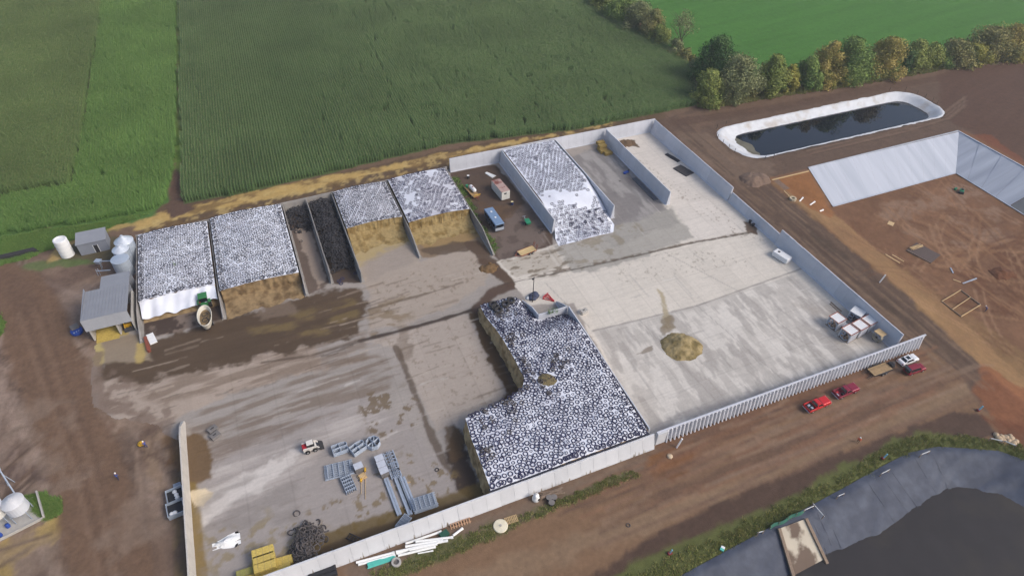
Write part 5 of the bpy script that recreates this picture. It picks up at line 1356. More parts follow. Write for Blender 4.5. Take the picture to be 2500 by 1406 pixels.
for k in range(3): MB().box(-1.5 + k * 1.02, -.5 + k * 1.02, -.7, .7, 0, .35 - .03 * k).build('board', M_white, t, bev=.02)
p = V0(361, 843)
t = thing('steel_beam', 'rust red steel beam lying at the mouth of the left bunker', 'beam', p, ang((357, 822), (367, 858)))
MB().box(-2.2, 2.2, -.32, .32, 0, .08).build('flange', M_rust, t); MB().box(-2.2, 2.2, -.06, .06, .08, .5).build('web', M_rust, t); MB().box(-2.2, 2.2, -.32, .32, .5, .58).build('flange', M_rust, t)
p = V0(32, 624)
t = thing('pipe_bundle', 'black drainage pipes lying in the grass at the left edge', 'pipes', p, ang((-20, 634), (66, 614)))
for k in range(4): MB().cyl((-5.5, -.8 + k * .45, .22), (5.2 - k * .3, -.8 + k * .45, .22), .2, n=12).build('pipe', M_dark, t)
for k in range(3): MB().cyl((-5.5, -.58 + k * .45, .58), (5.0 - k * .3, -.58 + k * .45, .58), .2, n=12).build('pipe', M_dark, t)
# bottom left mineral bins
t = thing('bin_pad', 'low kerbed concrete pad under the white hopper bins', 'pad', V0(45, 1262), ang((10, 1285), (90, 1245)))
MB().box(-6, 3.2, -2.6, 2.6, 0, .15).build('slab', M_con, t, bev=.03); MB().box(-6, 3.2, -2.8, -2.6, 0, .55).build('kerb', M_con, t, bev=.03); MB().box(3.2, 3.45, -2.8, 2.8, 0, .9).build('kerb', M_con, t, bev=.03)
def hopper(label, px, py, r, rusty):
    p = V0(px, py)
    t = thing('hopper_bin', label, 'hopper bin', p + Vector((0, 0, .15)))
    m = mat('hopper_white' if not rusty else 'hopper_stained', (214, 218, 226) if not rusty else (222, 220, 214), .45, .1, var=.06, scale=.7, c2=None if not rusty else (170, 100, 60), th=.62, w2=.06)
    MB().lathe([(.25, .9), (r, 2.1), (r, 4.2), (r + .06, 4.25)], 24).build('shell', m, t)
    MB().lathe([(r + .08, 4.25), (r * .4, 4.85), (.3, 4.95), (.28, 5.05), (.02, 5.06)], 24).build('roof', mat('hopper_roof', (206, 206, 208), .4, .1, c2=(150, 120, 108), th=.6, scale=.8), t)
    for k in range(4):
        a = math.pi / 4 + k * math.pi / 2; MB().cyl((r * math.cos(a), r * math.sin(a), 0), (r * math.cos(a), r * math.sin(a), 2.2), .08, n=8).build('leg', M_galv, t)
    return t
hopper('white hopper bin on legs with dusty lid, right one of the pair', 62, 1258, 1.55, False)
hopper('rust stained white hopper bin on legs at the picture edge', 8, 1270, 1.6, True)
t = thing('tall_auger', 'slender steel auger rising from the hopper bins', 'auger', V0(50, 1225), ang((50, 1225), (20, 1165)))
MB().cyl((0, 0, .3), (5.6, 0, 3.6), .12, n=10).build('auger_tube', M_galv, t); MB().cyl((4.6, -.5, 0), (4.6, 0, 3.0), .07, n=8).build('leg', M_galv, t); MB().cyl((4.6, .5, 0), (4.6, 0, 3.0), .07, n=8).build('leg', M_galv, t); MB().box(5.3, 5.8, -.2, .2, 3.4, 3.9).build('drive_head', M_galv, t)
for (x, y), lab in (((22, 1286), 'violet blue barrel standing by the bin pad'), ((3, 1308), 'dark blue barrel lying nearest the left picture edge')):
    t = thing('barrel', lab, 'barrel', V0(x, y)); MB().lathe([(.28, 0), (.3, .05), (.32, .4), (.3, .82), (.28, .88)], 16).build('shell', M_bluep, t, smooth=True); MB().lathe([(.3, .28), (.325, .3), (.3, .32)], 16).build('hoop', M_bluep, t)
t = thing('chute', 'short blue chute leaning under the right hopper bin', 'chute', V0(40, 1270), .9)
MB().hexa([(-.2, -.2, 1.4), (.0, -.2, 1.4), (.0, .2, 1.4), (-.2, .2, 1.4), (.9, -.2, .1), (1.1, -.2, .1), (1.1, .2, .1), (.9, .2, .1)]).build('trough', M_bluep, t)

# ------------------------------------------------------------------ people
M_skin = mat('skin', (198, 150, 124), .6); M_hair = mat('dark_hair', (50, 40, 34), .8); M_hat = mat('hard_hat', (228, 228, 224), .4)
def person(label, px, py, heading, shirt, trousers, lean=.08, hat=True):
    p = V0(px, py)
    t = thing('person', label, 'person', p, heading)
    pel = Vector((0, 0, .95))
    J = {'pel': (pel, .15), 'che': (Vector((lean, 0, 1.28)), .17), 'nek': (Vector((lean * 1.6, 0, 1.5)), .07), 'hed': (Vector((lean * 2, 0, 1.64)), .105), 'top': (Vector((lean * 2, 0, 1.72)), .08)}
    E_ = [('pel', 'che'), ('che', 'nek'), ('nek', 'hed'), ('hed', 'top')]
    for s, n_ in ((1, 'l'), (-1, 'r')):
        st = .16 * s
        J['hip' + n_] = (Vector((0, .10 * s, .9)), .105); J['kne' + n_] = (Vector((.05 + st * .6, .12 * s, .48)), .075); J['ank' + n_] = (Vector((st, .12 * s, .08)), .05); J['toe' + n_] = (Vector((st + .18, .13 * s, .04)), .045)
        J['sho' + n_] = (Vector((lean * 1.2, .2 * s, 1.42)), .07); J['elb' + n_] = (Vector((lean + .02, .29 * s, 1.14)), .05); J['wri' + n_] = (Vector((lean + .16, .24 * s, .93)), .036); J['han' + n_] = (Vector((lean + .22, .22 * s, .87)), .035)
        E_ += [('pel', 'hip' + n_), ('hip' + n_, 'kne' + n_), ('kne' + n_, 'ank' + n_), ('ank' + n_, 'toe' + n_), ('che', 'sho' + n_), ('sho' + n_, 'elb' + n_), ('elb' + n_, 'wri' + n_), ('wri' + n_, 'han' + n_)]
    ks = list(J); me = bpy.data.meshes.new('body')
    me.from_pydata([J[k][0] for k in ks], [(ks.index(a), ks.index(b)) for a, b in E_], [])
    o = bpy.data.objects.new('body', me); COL.objects.link(o)
    sk = o.modifiers.new('Skin', 'SKIN')
    for i, k in enumerate(ks):
        me.skin_vertices[0].data[i].radius = (J[k][1], J[k][1]); me.skin_vertices[0].data[i].use_root = (k == 'pel')
    o.modifiers.new('Sub', 'SUBSURF').levels = 2
    dg = bpy.context.evaluated_depsgraph_get()
    nm = bpy.data.meshes.new_from_object(o.evaluated_get(dg))
    bpy.data.objects.remove(o)
    nm.materials.clear()
    for m in (M_skin, mat('cloth_%d_%d_%d' % shirt, shirt, .85), mat('cloth_%d_%d_%d' % trousers, trousers, .9), M_dark): nm.materials.append(m)
    for f in nm.polygons:
        c = f.center
        f.material_index = 3 if c.z < .1 else 2 if c.z < .98 and abs(c.y) < .21 and c.x < lean + .13 else 0 if c.z > 1.47 or c.z < .95 else 1
    nm.shade_smooth(); nm.name = 'body'
    b_ = ob('body', nm, None, t)
    MB().lathe([(.135, 1.66), (.15, 1.68), (.12, 1.77), (.06, 1.82), (.01, 1.83)], 14, (lean * 2, 0, 0)).build('hard_hat' if hat else 'hair', M_hat if hat else M_hair, t, smooth=True)
    return t
person('person in blue work clothes walking on the brown farm track', 289, 1170, 1.2, (70, 84, 140), (54, 62, 100))
person('person in blue overalls standing beside a yellow bag', 358, 1092, 2.2, (78, 86, 150), (58, 64, 110))
person('person in orange safety vest walking on the front road', 2093, 1080, 3.6, (232, 110, 70), (96, 76, 60))
person('person in blue with white hard hat by the wooden form frame', 2405, 760, 2.6, (76, 84, 132), (52, 58, 96), .3)
o = thing('feed_bag', 'small yellow bag on the ground near the person in overalls', 'bag', V0(345, 1084), .5)
MB().lathe([(.45, 0), (.6, .12), (.5, .35), (.2, .48)], 12).build('bag_body', M_yel, o, smooth=True); MB().lathe([(.12, .44), (.2, .5), (.16, .62)], 10).build('bag_neck', M_yel, o)

# ------------------------------------------------------------------ lower yard: barn fittings
def stack_loops(label, px, py, rot, kind):
    t = thing('stall_loops', label, 'steel stack', V0(px, py), rot, None, .86)
    for k in range(9):
        mb = MB(); z = .12 + k * .14
        if kind == 0:   # flat D loops side by side
            for yy in (-.55, .55):
                pts = [Vector((-1.5, yy - .5, z)), Vector((1.5, yy - .5, z)), Vector((1.6, yy, z)), Vector((1.3, yy + .35, z)), Vector((.4, yy + .5, z)), Vector((-1.5, yy + .42, z)), Vector((-1.5, yy - .5, z))]
                mb.tube(pts, .06, 6); mb.tube([Vector((0, yy - .5, z)), Vector((0, yy + .45, z))], .05, 6)
        else:           # octagonal feeder panels
            pts = [Vector((1.45 * math.cos(a), 1.45 * math.sin(a), z)) for a in np.linspace(.2, .2 + 2 * math.pi, 9)]
            mb.tube(pts, .07, 6)
            for a in (.2, .98, 1.77): mb.tube([Vector((1.4 * math.cos(a), 1.4 * math.sin(a), z)), Vector((-1.4 * math.cos(a), -1.4 * math.sin(a), z))], .06, 6)
        mb.build('loop_layer', M_galv, t)
    return t
yr = ang((813, 1110), (847, 1108))
stack_loops('leftmost stack of bent galvanised stall loops on the lower yard', 831, 1100, .05, 0)
stack_loops('middle stack of bent galvanised stall loops with a plank', 875, 1098, .35, 0)
stack_loops('right hand octagonal stack of galvanised feeder panels', 912, 1086, .2, 1)
def bundle(label, px, py, L, W, H_, rot, nx=6, ny=4):
    t = thing('gate_bundle', label, 'steel bundle', V0(px, py), rot)
    for k in range(ny):
        mb = MB(); z = .1 + k * H_ / ny
        for i in range(nx): mb.cyl((-L / 2 + random.uniform(-.1, .1), -W / 2 + W * i / (nx - 1), z), (L / 2 + random.uniform(-.1, .1), -W / 2 + W * i / (nx - 1), z), .05, n=6)
        for i in range(5): mb.cyl((-L / 2 + L * (i + .5) / 5, -W / 2, z + .06), (-L / 2 + L * (i + .5) / 5, W / 2, z + .06), .06, n=6)
        mb.build('rail_layer', M_galv, t)
    return t
bundle('wide bundle of galvanised headlock panels left of the grey boxes', 828, 1149, 4.8, 2.7, .5, ang((800, 1160), (855, 1146)), 8, 4)
bundle('narrow bundle of galvanised panels below the wide one', 851, 1183, 3.4, 1.7, .7, ang((845, 1168), (857, 1196)), 6, 4)
bundle('tall bundle of galvanised stanchions beside the long beams', 1037, 1232, 4.0, 2.2, 1.2, ang((1015, 1240), (1058, 1226)), 7, 6)
bundle('bundle of galvanised panels tilted near the front wall', 985, 1277, 2.7, 1.3, .6, ang((975, 1292), (995, 1266)), 6, 4)
for k, (x, y, lab) in enumerate(((928, 1128, 'grey crate of the row of three, farthest up'), (933, 1143, 'middle grey crate of the row of three'), (939, 1158, 'nearest grey crate of the row of three, on a pallet'), (877, 1147, 'single grey crate above the yellow post driver'))):
    t = thing('crate', lab, 'crate', V0(x, y), .1)
    for q in range(3): MB().box(-.75, .75, -.55 + .38 * q, -.2 + .38 * q, 0, .12).build('runner', M_wood_o, t)
    MB().box(-.72, .72, -.6, .6, .12, 1.35).build('box', M_conblk, t, bev=.03); MB().box(-.75, .75, -.63, .63, 1.35, 1.42).build('lid', mat('crate_lid', (190, 194, 204), .5), t, bev=.01)
t = thing('tool_pallet', 'wooden pallet of fittings with a yellow post tool beside it', 'pallet', V0(884, 1164), .25)
for k in range(5): MB().box(-.7, .7, -.6 + k * .26, -.42 + k * .26, .12, .16).build('slat', M_wood, t)
for k in (-.6, 0, .5): MB().box(-.7, .7, k, k + .1, 0, .12).build('runner', M_wood, t)
MB().box(-.5, .5, -.4, .4, .16, .5).build('fittings', M_wood, t, bev=.05)
for x, y, lab in ((892, 1148, 'upper yellow post tool with long wooden handle'), (882, 1173, 'lower yellow post tool with wooden handle')):
    a_ = V0(x, y); L_ = 5.2 if y < 1160 else 2.2
    t = thing('post_tool', lab, 'tool', a_, ang((890, 1150), (890, 1205)))
    MB().box(-.35, .35, -.16, .16, .05, .45).build('head', M_yel, t, bev=.04); MB().cyl((.3, 0, .15), (.3 + L_, 0, .08), .05, n=8).build('handle', M_wood, t)
def lattice(label, px, py, L, W, rot, n):
    t = thing('ladder_frame', label, 'steel frame', V0(px, py), rot)
    for s in (-1, 1): MB().box(-L / 2, L / 2, s * W / 2 - .08, s * W / 2 + .08, .1, .45).build('side_rail', M_galv, t)
    for k in range(n): MB().box(-L / 2 + L * (k + .5) / n - .07, -L / 2 + L * (k + .5) / n + .07, -W / 2 + .08, W / 2 - .08, .15, .4).build('rung', M_galv, t)
    for q in (-.28, 0, .28): MB().box(-L / 2, L / 2, q - .05, q + .05, .46, .56).build('slat', M_galv, t)
lr = ang((945, 1110), (966, 1165))
lattice('upper ladder like steel frame right of the grey crates', 955, 1124, 3.4, 1.7, lr, 5)
lattice('middle ladder like steel frame right of the grey crates', 961, 1143, 2.0, 1.6, lr, 4)
lattice('lower ladder like steel frame right of the grey crates', 966, 1158, 1.6, 1.7, lr, 4)
br = ang((940, 1175), (968, 1250))
for k, (x, y, L_, n_, lab) in enumerate(((956, 1214, 7.4, 2, 'thin pair of long galvanised beams standing apart on the left'), (981, 1211, 7.8, 2, 'left long galvanised beam of the close group'), (988, 1207, 6.6, 1, 'second long galvanised beam of the close group'), (995, 1206, 7.2, 1, 'third long galvanised beam of the close group'), (1001, 1203, 6.4, 1, 'right long galvanised beam of the close group'))):
    t = thing('steel_channel', lab, 'steel beam', V0(x, y), br)
    for q in range(n_):
        y0 = q * .42 - .2
        MB().box(-L_ / 2, L_ / 2, y0, y0 + .38, .08, .42).build('channel', M_galv, t, bev=.02)
    for q in (-.3, .3): MB().box(L_ * q - .08, L_ * q + .08, -.4, .75, 0, .08).build('bearer', M_wood, t)
single_tyre(1067, 1147, 'lone grey tyre lying right of the ladder frames', .8, 'g'); single_tyre(779, 1304, 'lone tyre lying beside the grey tyre heap', .9, 'g')
for (x, y), lab in zip(((521, 1051), (527, 1066)), ('upper dark concrete block lying on the lower yard', 'lower dark concrete block lying on the lower yard')):
    t = thing('concrete_block', lab, 'block', V0(x, y), .5); MB().box(-.85, .85, -.6, .6, 0, .7).build('block_body', M_conblk, t, bev=.06); MB().box(-.3, .3, -.06, .06, .7, .8).build('lifting_eye', M_dark, t)
p = V0(553, 1324)
xx, yy = np.meshgrid(np.linspace(-2.1, 2.1, 40), np.linspace(-1.3, 1.3, 26))
rr = np.hypot(xx / 2.0, yy / 1.1)
xx2, yy2 = xx * (1 - .3 * (fbm(xx + 40, yy, 1, 3, 2) > .55)), yy * (.45 + .55 * sstep(-2.2, 1.5, xx))
o = grid_mesh('plastic_sheet', xx2 + p.x, yy2 + p.y, .06 + np.maximum(0, .75 * (1 - rr)) * (.4 + fbm(xx, yy, .5, 3, 4)), M_pvc); tag(o, 'crumpled white plastic sheet lying on the lower yard', 'plastic sheet')
# straw bales
def bale(label, px, py, z, rot, m=M_straw, sz=(2.3, 1.15, .9), grp=None, cat='bale'):
    p = G(px, py, z); t = thing('straw_bale', label, cat, (p[0], p[1], z), rot, grp)
    MB().box(-sz[0] / 2, sz[0] / 2, -sz[1] / 2, sz[1] / 2, 0, sz[2]).build('straw', m, t, bev=.09)
    for q in (-.3, 0, .3): MB().box(sz[0] * q - .015, sz[0] * q + .015, -sz[1] / 2 - .008, sz[1] / 2 + .008, -.005, sz[2] + .008).build('twine', M_wood_o, t)
    return t
ba = ang((625, 1352), (663, 1340))
for i, (x, y, z, lab) in enumerate(((645, 1372, .03, 'lower tier bale at the upper end of the yellow straw stack'), (650, 1398, .03, 'lower tier bale in the middle of the yellow straw stack'), (655, 1425, .03, 'lower tier bale at the near end of the yellow straw stack'), (644, 1352, .95, 'top tier bale at the upper end of the yellow straw stack'), (647, 1368, .95, 'second top tier bale from the upper end of the straw stack'), (649, 1386, .95, 'third top tier bale from the upper end of the straw stack'), (692, 1374, .03, 'upper bale of the pair right of the yellow straw stack'), (687, 1394, .03, 'lower bale of the pair right of the yellow straw stack'), (605, 1402, .03, 'dull greenish bale left of the yellow straw stack'), (625, 1412, .03, 'single yellow bale nearest the bottom picture edge'))):
    bale(lab, x, y, z, ba + random.uniform(-.04, .04), mat('dull_bale', (150, 146, 84), .95, var=.2, scale=4, bump=.5) if 'greenish' in lab else M_straw, (3.2, 1.5, .92) if i < 6 else (3.0, 1.35, .9), 'yellow straw bales by the front wall')
# metal rack by the front wall
t = thing('steel_rack', 'dark bent steel rack leaning near the front wall', 'rack', V0(866, 1318), ang((850, 1300), (885, 1322)))
for y in (-.45, .45): MB().bar((-1.4, y, .1), (1.3, y, .9), .12).build('rail', M_dark, t)
for k in range(5): MB().bar((-1.2 + k * .55, -.45, .16 + k * .16), (-1.2 + k * .55, .45, .16 + k * .16), .1).build('crossbar', M_dark, t)
MB().bar((1.2, -.4, .85), (2.6, -.9, .1), .12).build('leg', M_dark, t); MB().bar((1.2, .4, .85), (2.8, .7, .1), .12).build('leg', M_wood_o, t)
# troughs behind the left wall
for (x, y), lab, nf in (((431, 1214), 'upper steel trough with white bags behind the left wall', 3), ((432, 1246), 'lower steel trough with white bags behind the left wall', 2)):
    t = thing('steel_trough', lab, 'trough', V0(x, y), .12)
    for a_, b_, c_, d_2 in ((-1.2, 1.2, -1.3, -1.22), (-1.2, 1.2, 1.22, 1.3), (-1.28, -1.2, -1.3, 1.3), (1.2, 1.28, -1.3, 1.3)): MB().box(a_, b_, c_, d_2, 0, 1.1).build('side_plate', M_steel, t)
    MB().box(-1.2, 1.2, -1.22, 1.22, .02, .5).build('contents', M_black, t)
    for k in range(nf): MB().lathe([(.25, .5), (.4, .62), (.3, .8), (.1, .86)], 10, (random.uniform(-.8, .6), random.uniform(-.8, .8), 0)).build('bag', M_white, t, smooth=True)
t = thing('plastic_pallet', 'pale grey plastic pallet leaning at the left wall', 'pallet', V0(434, 1188), .1)
for k in range(5): MB().box(-.6, .6, -.55 + k * .24, -.4 + k * .24, .3, .36).build('slat', M_galv, t)
for k in (-.5, .4): MB().box(k, k + .1, -.55, .55, 0, .3).build('runner', M_galv, t)

# ------------------------------------------------------------------ outside the front wall
def pipe(label, a, b, r=.16, m=M_pvc, name='plastic_pipe', z=.0):
    A_, B_ = V0(*a), V0(*b); c = (A_ + B_) / 2; L_ = (B_ - A_).length
    t = thing(name, label, 'pipe', c + Vector((0, 0, z)), math.atan2(B_.y - A_.y, B_.x - A_.x))
    MB().cyl((-L_ / 2, 0, r), (L_ / 2 - .4, 0, r), r, n=12).build('pipe_body', m, t, smooth=False); MB().cyl((L_ / 2 - .4, 0, r), (L_ / 2, 0, r), r * 1.18, n=12).build('socket', m, t)
    return t
for a, b, z, lab in (((870, 1374), (964, 1349), 0, 'long white pipe lowest on the left beside the black culverts'), ((875, 1379), (966, 1355), 0, 'white pipe touching the teal bundle from above'), ((990, 1328), (1078, 1298), 0, 'long white pipe leaning highest toward the wall'), ((1106, 1308), (1130, 1290), 0, 'short white pipe apart at the right end of the pile'),
                     ((1015, 1325), (1107, 1314), .3, 'white pipe lying across the pile near its top'), ((990, 1337), (1082, 1321), .3, 'white pipe second from the top of the pile'), ((968, 1352), (1050, 1326), 0, 'white pipe at the left middle of the pile'), ((967, 1350), (1094, 1322), .3, 'longest white pipe running through the pile'), ((972, 1357), (1064, 1335), 0, 'lowest white pipe of the main pile'), ((1020, 1351), (1058, 1344), 0, 'thin short white pipe below the main pile'), ((1000, 1345), (1068, 1330), .3, 'white pipe resting on the lower pile')):
    pipe(lab, a, b, .11 if 'thin' in lab else .2, z=z)
t = thing('pipe_bundle', 'teal pipe bundle lying left of the white pipes', 'pipes', V0(931, 1370), ang((907, 1378), (955, 1362)))
for k in range(5): MB().cyl((-2.2 + .12 * k, -.4 + k * .2, .11), (2.2 + .1 * (k % 2), -.4 + k * .2, .11), .1, n=10).build('pipe', M_teal, t)
for k in range(4): MB().cyl((-2.1, -.3 + k * .2, .28), (2.1 + .1 * (k % 2), -.3 + k * .2, .28), .1, n=10).build('pipe', M_teal, t)
for k, (a, b, lab) in enumerate((((755, 1412), (822, 1388), 'upper black culvert pipe at the bottom edge'), ((770, 1418), (824, 1398), 'lower black culvert pipe at the bottom edge'))): pipe(lab, a, b, .45, M_black, 'culvert_pipe')
t = thing('concrete_ring', 'small round concrete ring lying below the teal pipes', 'ring', V0(968, 1374)); MB().lathe([(.75, 0), (.75, .5), (.45, .5), (.45, 0)], 20, closed=True).build('ring_body', M_con, t); MB().lathe([(.46, .1), (.44, .15), (.46, .2)], 16).build('groove', M_conblk, t)
def pallet(label, px, py, rot, m, L_=2.4, tip=0.0):
    t = thing('wooden_pallet', label, 'pallet', V0(px, py), rot); t.rotation_euler = (tip, 0, rot)
    for k in range(8): MB().box(-L_ / 2 + k * L_ / 8, -L_ / 2 + k * L_ / 8 + .17, -.6, .6, .12, .16).build('slat', m, t)
    for k in (-.6, -.05, .5): MB().box(-L_ / 2, L_ / 2 - .1, k, k + .1, 0, .12).build('runner', m, t)
    return t
pallet('reddish wooden pallet leaning on the front wall above the pipes', 1126, 1279, ang((1105, 1285), (1146, 1271)), mat('reddish_wood', (176, 140, 112), .9, var=.15, rand=.1), 3.6, .5)
pallet('small wooden pallet beside the round cream lid', 1249, 1268, ang((1238, 1272), (1262, 1264)), M_wood, 2.2)
t = thing('tank_lid', 'round cream lid lying in the grass below the front wall', 'tank lid', V0(1222, 1284)); MB().lathe([(1.15, 0), (1.2, .15), (1.1, .25), (.3, .32), (.02, .33)], 28).build('disc', mat('cream_lid', (222, 214, 190), .6), t, smooth=False); MB().lathe([(.2, .33), (.2, .4), (.02, .41)], 12).build('cap', M_con, t)
t = thing('plastic_bag', 'torn white bag propped against the front wall', 'bag', V0(1308, 1220), .3)
MB().lathe([(.45, 0), (.65, .3), (.6, .9), (.35, 1.3), (.5, 1.5)], 12).build('bag_body', M_pvc, t, smooth=True); MB().box(-.1, .25, -.62, -.56, .3, 1.0).build('opening', M_dark, t)
t = thing('lumber_pile', 'pile of old grey boards against the front wall', 'lumber', V0(1347, 1206), ang((1328, 1212), (1368, 1202)))
for k in range(14): MB().bar((-1.9 + random.uniform(-.4, .4), random.uniform(-.7, .7), .1 + k * .05), (1.9 + random.uniform(-.4, .4), random.uniform(-.7, .7), .1 + k * .05), .18, .06).build('board', M_wood_o, t)
for i, ((x, y), lab) in enumerate(zip(((1340, 1219), (1352, 1218), (1346, 1231)), ('left black bucket below the old boards', 'right black bucket below the old boards', 'nearest black bucket below the old boards'))):
    t = thing('bucket', lab, 'bucket', V0(x, y)); MB().lathe([(.4, 0), (.5, .8), (.44, .8), (.36, .1), (.02, .1)], 14).build('shell', M_dark, t); MB().lathe([(.5, .74), (.54, .78), (.5, .82)], 14).build('rim', M_conblk, t)
t = thing('net_box', 'dark green crate lying on the verge behind the white pipes', 'crate', V0(1085, 1306), .3); MB().box(-.7, .7, -.5, .5, 0, .5).build('crate_body', mat('dark_green', (40, 84, 70), .7), t, bev=.05); MB().box(-.72, .72, -.52, .52, .5, .56).build('lid', mat('dark_green', (40, 84, 70), .7), t)
single_tyre(1534, 1282, 'lone small tyre lying on the brown front road', .75, 'g')
def stake(label, px, py, h, m=M_white, r=.12, tipx=.12, extra=None, name='marker_post'):
    t = thing(name, label, 'post', V0(px, py), 0); t.rotation_euler = (0, tipx, 0)
    MB().cyl((0, 0, -.2), (0, 0, h), r, n=10).build('post', m, t); MB().lathe([(r * 1.15, h), (r * 1.15, h + .08), (.01, h + .1)], 10).build('cap', m, t)
    if extra: MB().box(-.35, .45, -.2, .3, 0, .35).build('base_block', extra, t, bev=.05)
    return t
stake('white pipe standing up in front of the ribbed wall', 1652, 1092, 2.4, r=.15, tipx=.25)
stake('white pipe standing up beside the right track', 2147, 690, 2.2, r=.14, tipx=.3)
M_cy = mat('cyan_tape', (120, 176, 200), .6)
stake('blue topped survey post with red base, nearest the lagoon fence', 2154, 1120, 1.3, M_cy, .12, .4, mat('red_block', (120, 50, 52), .8))
stake('blue topped survey post with red base at the far road bend', 2387, 1003, 1.3, M_cy, .13, .4, mat('red_block', (120, 50, 52), .8))
stake('blue topped survey post with red base at the bottom of the road', 1634, 1352, 1.2, M_cy, .1, .2, mat('red_block', (120, 50, 52), .8))
t = thing('stone', 'pale flat stone on the reddish soil by the ribbed wall', 'stone', V0(1635, 1114)); MB().lathe([(.5, 0), (.55, .15), (.3, .3), (.05, .32)], 9).build('stone_body', mat('pale_stone', (196, 176, 150), .9), t, smooth=True); MB().box(-.1, .1, -.55, -.4, 0, .1).build('chip', mat('pale_stone', (196, 176, 150), .9), t)
# rocks
M_rock = mat('tan_rock', (186, 164, 136), .9, var=.15, scale=2, bump=.4)
rocks = [(2432, 1062), (2438, 1070), (2445, 1066), (2450, 1074), (2456, 1068), (2462, 1076), (2468, 1070), (2474, 1082), (2466, 1064), (2480, 1078), (2442, 1076)]
for k, (x, y) in enumerate(rocks):
    mb = bmesh.new(); bmesh.ops.create_icosphere(mb, subdivisions=2, radius=random.uniform(.4, .65))
    for v in mb.verts: v.co *= random.uniform(.85, 1.1); v.co.z *= .7
    me = bpy.data.meshes.new('rock'); mb.to_mesh(me); mb.free()
    o = ob('rock', me, M_rock, None, V0(x, y) + Vector((0, 0, .2)), random.uniform(0, 6)); tag(o, 'tan field rock in the small heap at the grassy lagoon corner', 'rock', 'rocks heaped at the lagoon corner')
# lagoon fence boards, netting, ramp
def board(label, a, b, h=.9, m=M_white, name='fence_board', w=.12, zz=None):
    A_, B_ = V0(*a), V0(*b)
    if zz: A_.z, B_.z = zz
    L_ = (B_ - A_).length
    t = thing(name, label, 'fence', A_, math.atan2(B_.y - A_.y, B_.x - A_.x))
    MB().bar((0, 0, h), (L_, 0, h + (B_.z - A_.z)), .06, .2).build('rail', m, t)
    for x in (.1, L_ - .1): MB().box(x - .06, x + .06, -.06, .06, -.2, h + .15).build('post', M_wood_o, t)
    return t
board('white fence board left of the green net at the lagoon', (1846, 1306), (1862, 1302)); board('white fence board above the concrete ramp', (1958, 1252), (1985, 1240)); board('white fence board on the grass between the ramp and survey post', (2146, 1163), (2168, 1152)); board('white fence board nearest the lagoon bend', (2243, 1116), (2266, 1107)); board('long white fence board near the tan rocks', (2411, 1076), (2444, 1083)); board('last white fence board past the tan rocks', (2446, 1082), (2476, 1094)); board('tiny white fence board on the lagoon grass', (2040, 1218), (2058, 1210))
board('white gate bar sloping down from the fence to the liner', (1980, 1233), (2008, 1266), .8)
A_, B_ = V0(1878, 1292), V0(1962, 1250)
t = thing('net_fence', 'green netting fence sagging along the top of the ramp', 'fence', A_, math.atan2(B_.y - A_.y, B_.x - A_.x)); L_ = (B_ - A_).length
xx, zz = np.meshgrid(np.linspace(0, L_, 30), np.linspace(.05, 1.0, 6)); M_net = mat('green_net', (62, 112, 96), .8, var=.2, scale=5)
grid_mesh('netting', xx, .12 * np.sin(xx * 1.7) + .25 * (zz - .5), zz + .08 * np.sin(xx * 2.3), M_net, None, True, t)
for k in range(5): MB().cyl((L_ * k / 4, 0, -.1), (L_ * k / 4, 0, 1.1), .05, n=8).build('post', M_wood_o, t)
t = thing('litter_box', 'white and teal carton lying in the lagoon grass', 'carton', V0(1763, 1340), .6); MB().box(-.4, .4, -.3, .3, 0, .35).build('carton_body', M_white, t, bev=.02); MB().box(-.42, 0, -.31, .31, .1, .37).build('print_band', M_teal, t)
rt0, rt1 = G(1900, 1292), G(1965, 1268)
rb0, rb1 = G(1935, 1406, -2.6), G(2012, 1365, -2.6)
t = thing('concrete_ramp', 'manure stained concrete ramp running down into the lagoon', 'ramp', (0, 0, 0))
M_ramp = mat('ramp_concrete', (190, 180, 162), .85, var=.08, scale=.4, c2=(108, 92, 80), th=.54, w2=.03)
Pq = np.zeros((14, 12, 3))
for j in range(14):
    for i in range(12):
        s, q = i / 11, j / 13
        Pq[j, i] = (rt0 * (1 - s) + rt1 * s) * (1 - q) + (rb0 * (1 - s) + rb1 * s) * q; Pq[j, i, 2] = .3 - 2.75 * q
grid_mesh('ramp_slab', Pq[..., 0], Pq[..., 1], Pq[..., 2], M_ramp, None, False, t)
for a_, b_ in ((Pq[0, 0], Pq[-1, 0] + (Pq[-1, 0] - Pq[0, 0]) * .06), (Pq[0, -1], Pq[-1, -1] + (Pq[-1, -1] - Pq[0, -1]) * .12)):
    a_, b_ = Vector(a_), Vector(b_); MB().bar(a_ + Vector((0, 0, .12)), b_ + Vector((0, 0, .12)), .5, .45).build('kerb_rail', M_wood_o, t)

# ------------------------------------------------------------------ little bay, slab
p = V0(1300, 737)
t = thing('lamp_pole', 'tall thin dark lamp pole by the little concrete bay', 'lamp pole', p)
MB().cyl((0, 0, 0), (0, 0, 7.4), .11, .07, 10).build('pole', M_dark, t); MB().box(-.45, -.05, -.15, .15, 6.7, 7.0).build('lamp_head', M_black, t, bev=.03); MB().cyl((-.1, 0, 6.8), (.1, 0, 6.8), .05, n=8).build('bracket', M_dark, t)
t = thing('tarp_roll', 'dark blue tarpaulin bundle with white edge at the lamp pole', 'tarpaulin', V0(1303, 726), .4)
mb = bmesh.new(); bmesh.ops.create_icosphere(mb, subdivisions=3, radius=1.0)
for v in mb.verts:
    n_ = 1 + .22 * math.sin(v.co.x * 5 + v.co.y * 3) * math.cos(v.co.z * 4); v.co *= n_; v.co.x *= 1.3; v.co.z = max(0, v.co.z * .8 + .35)
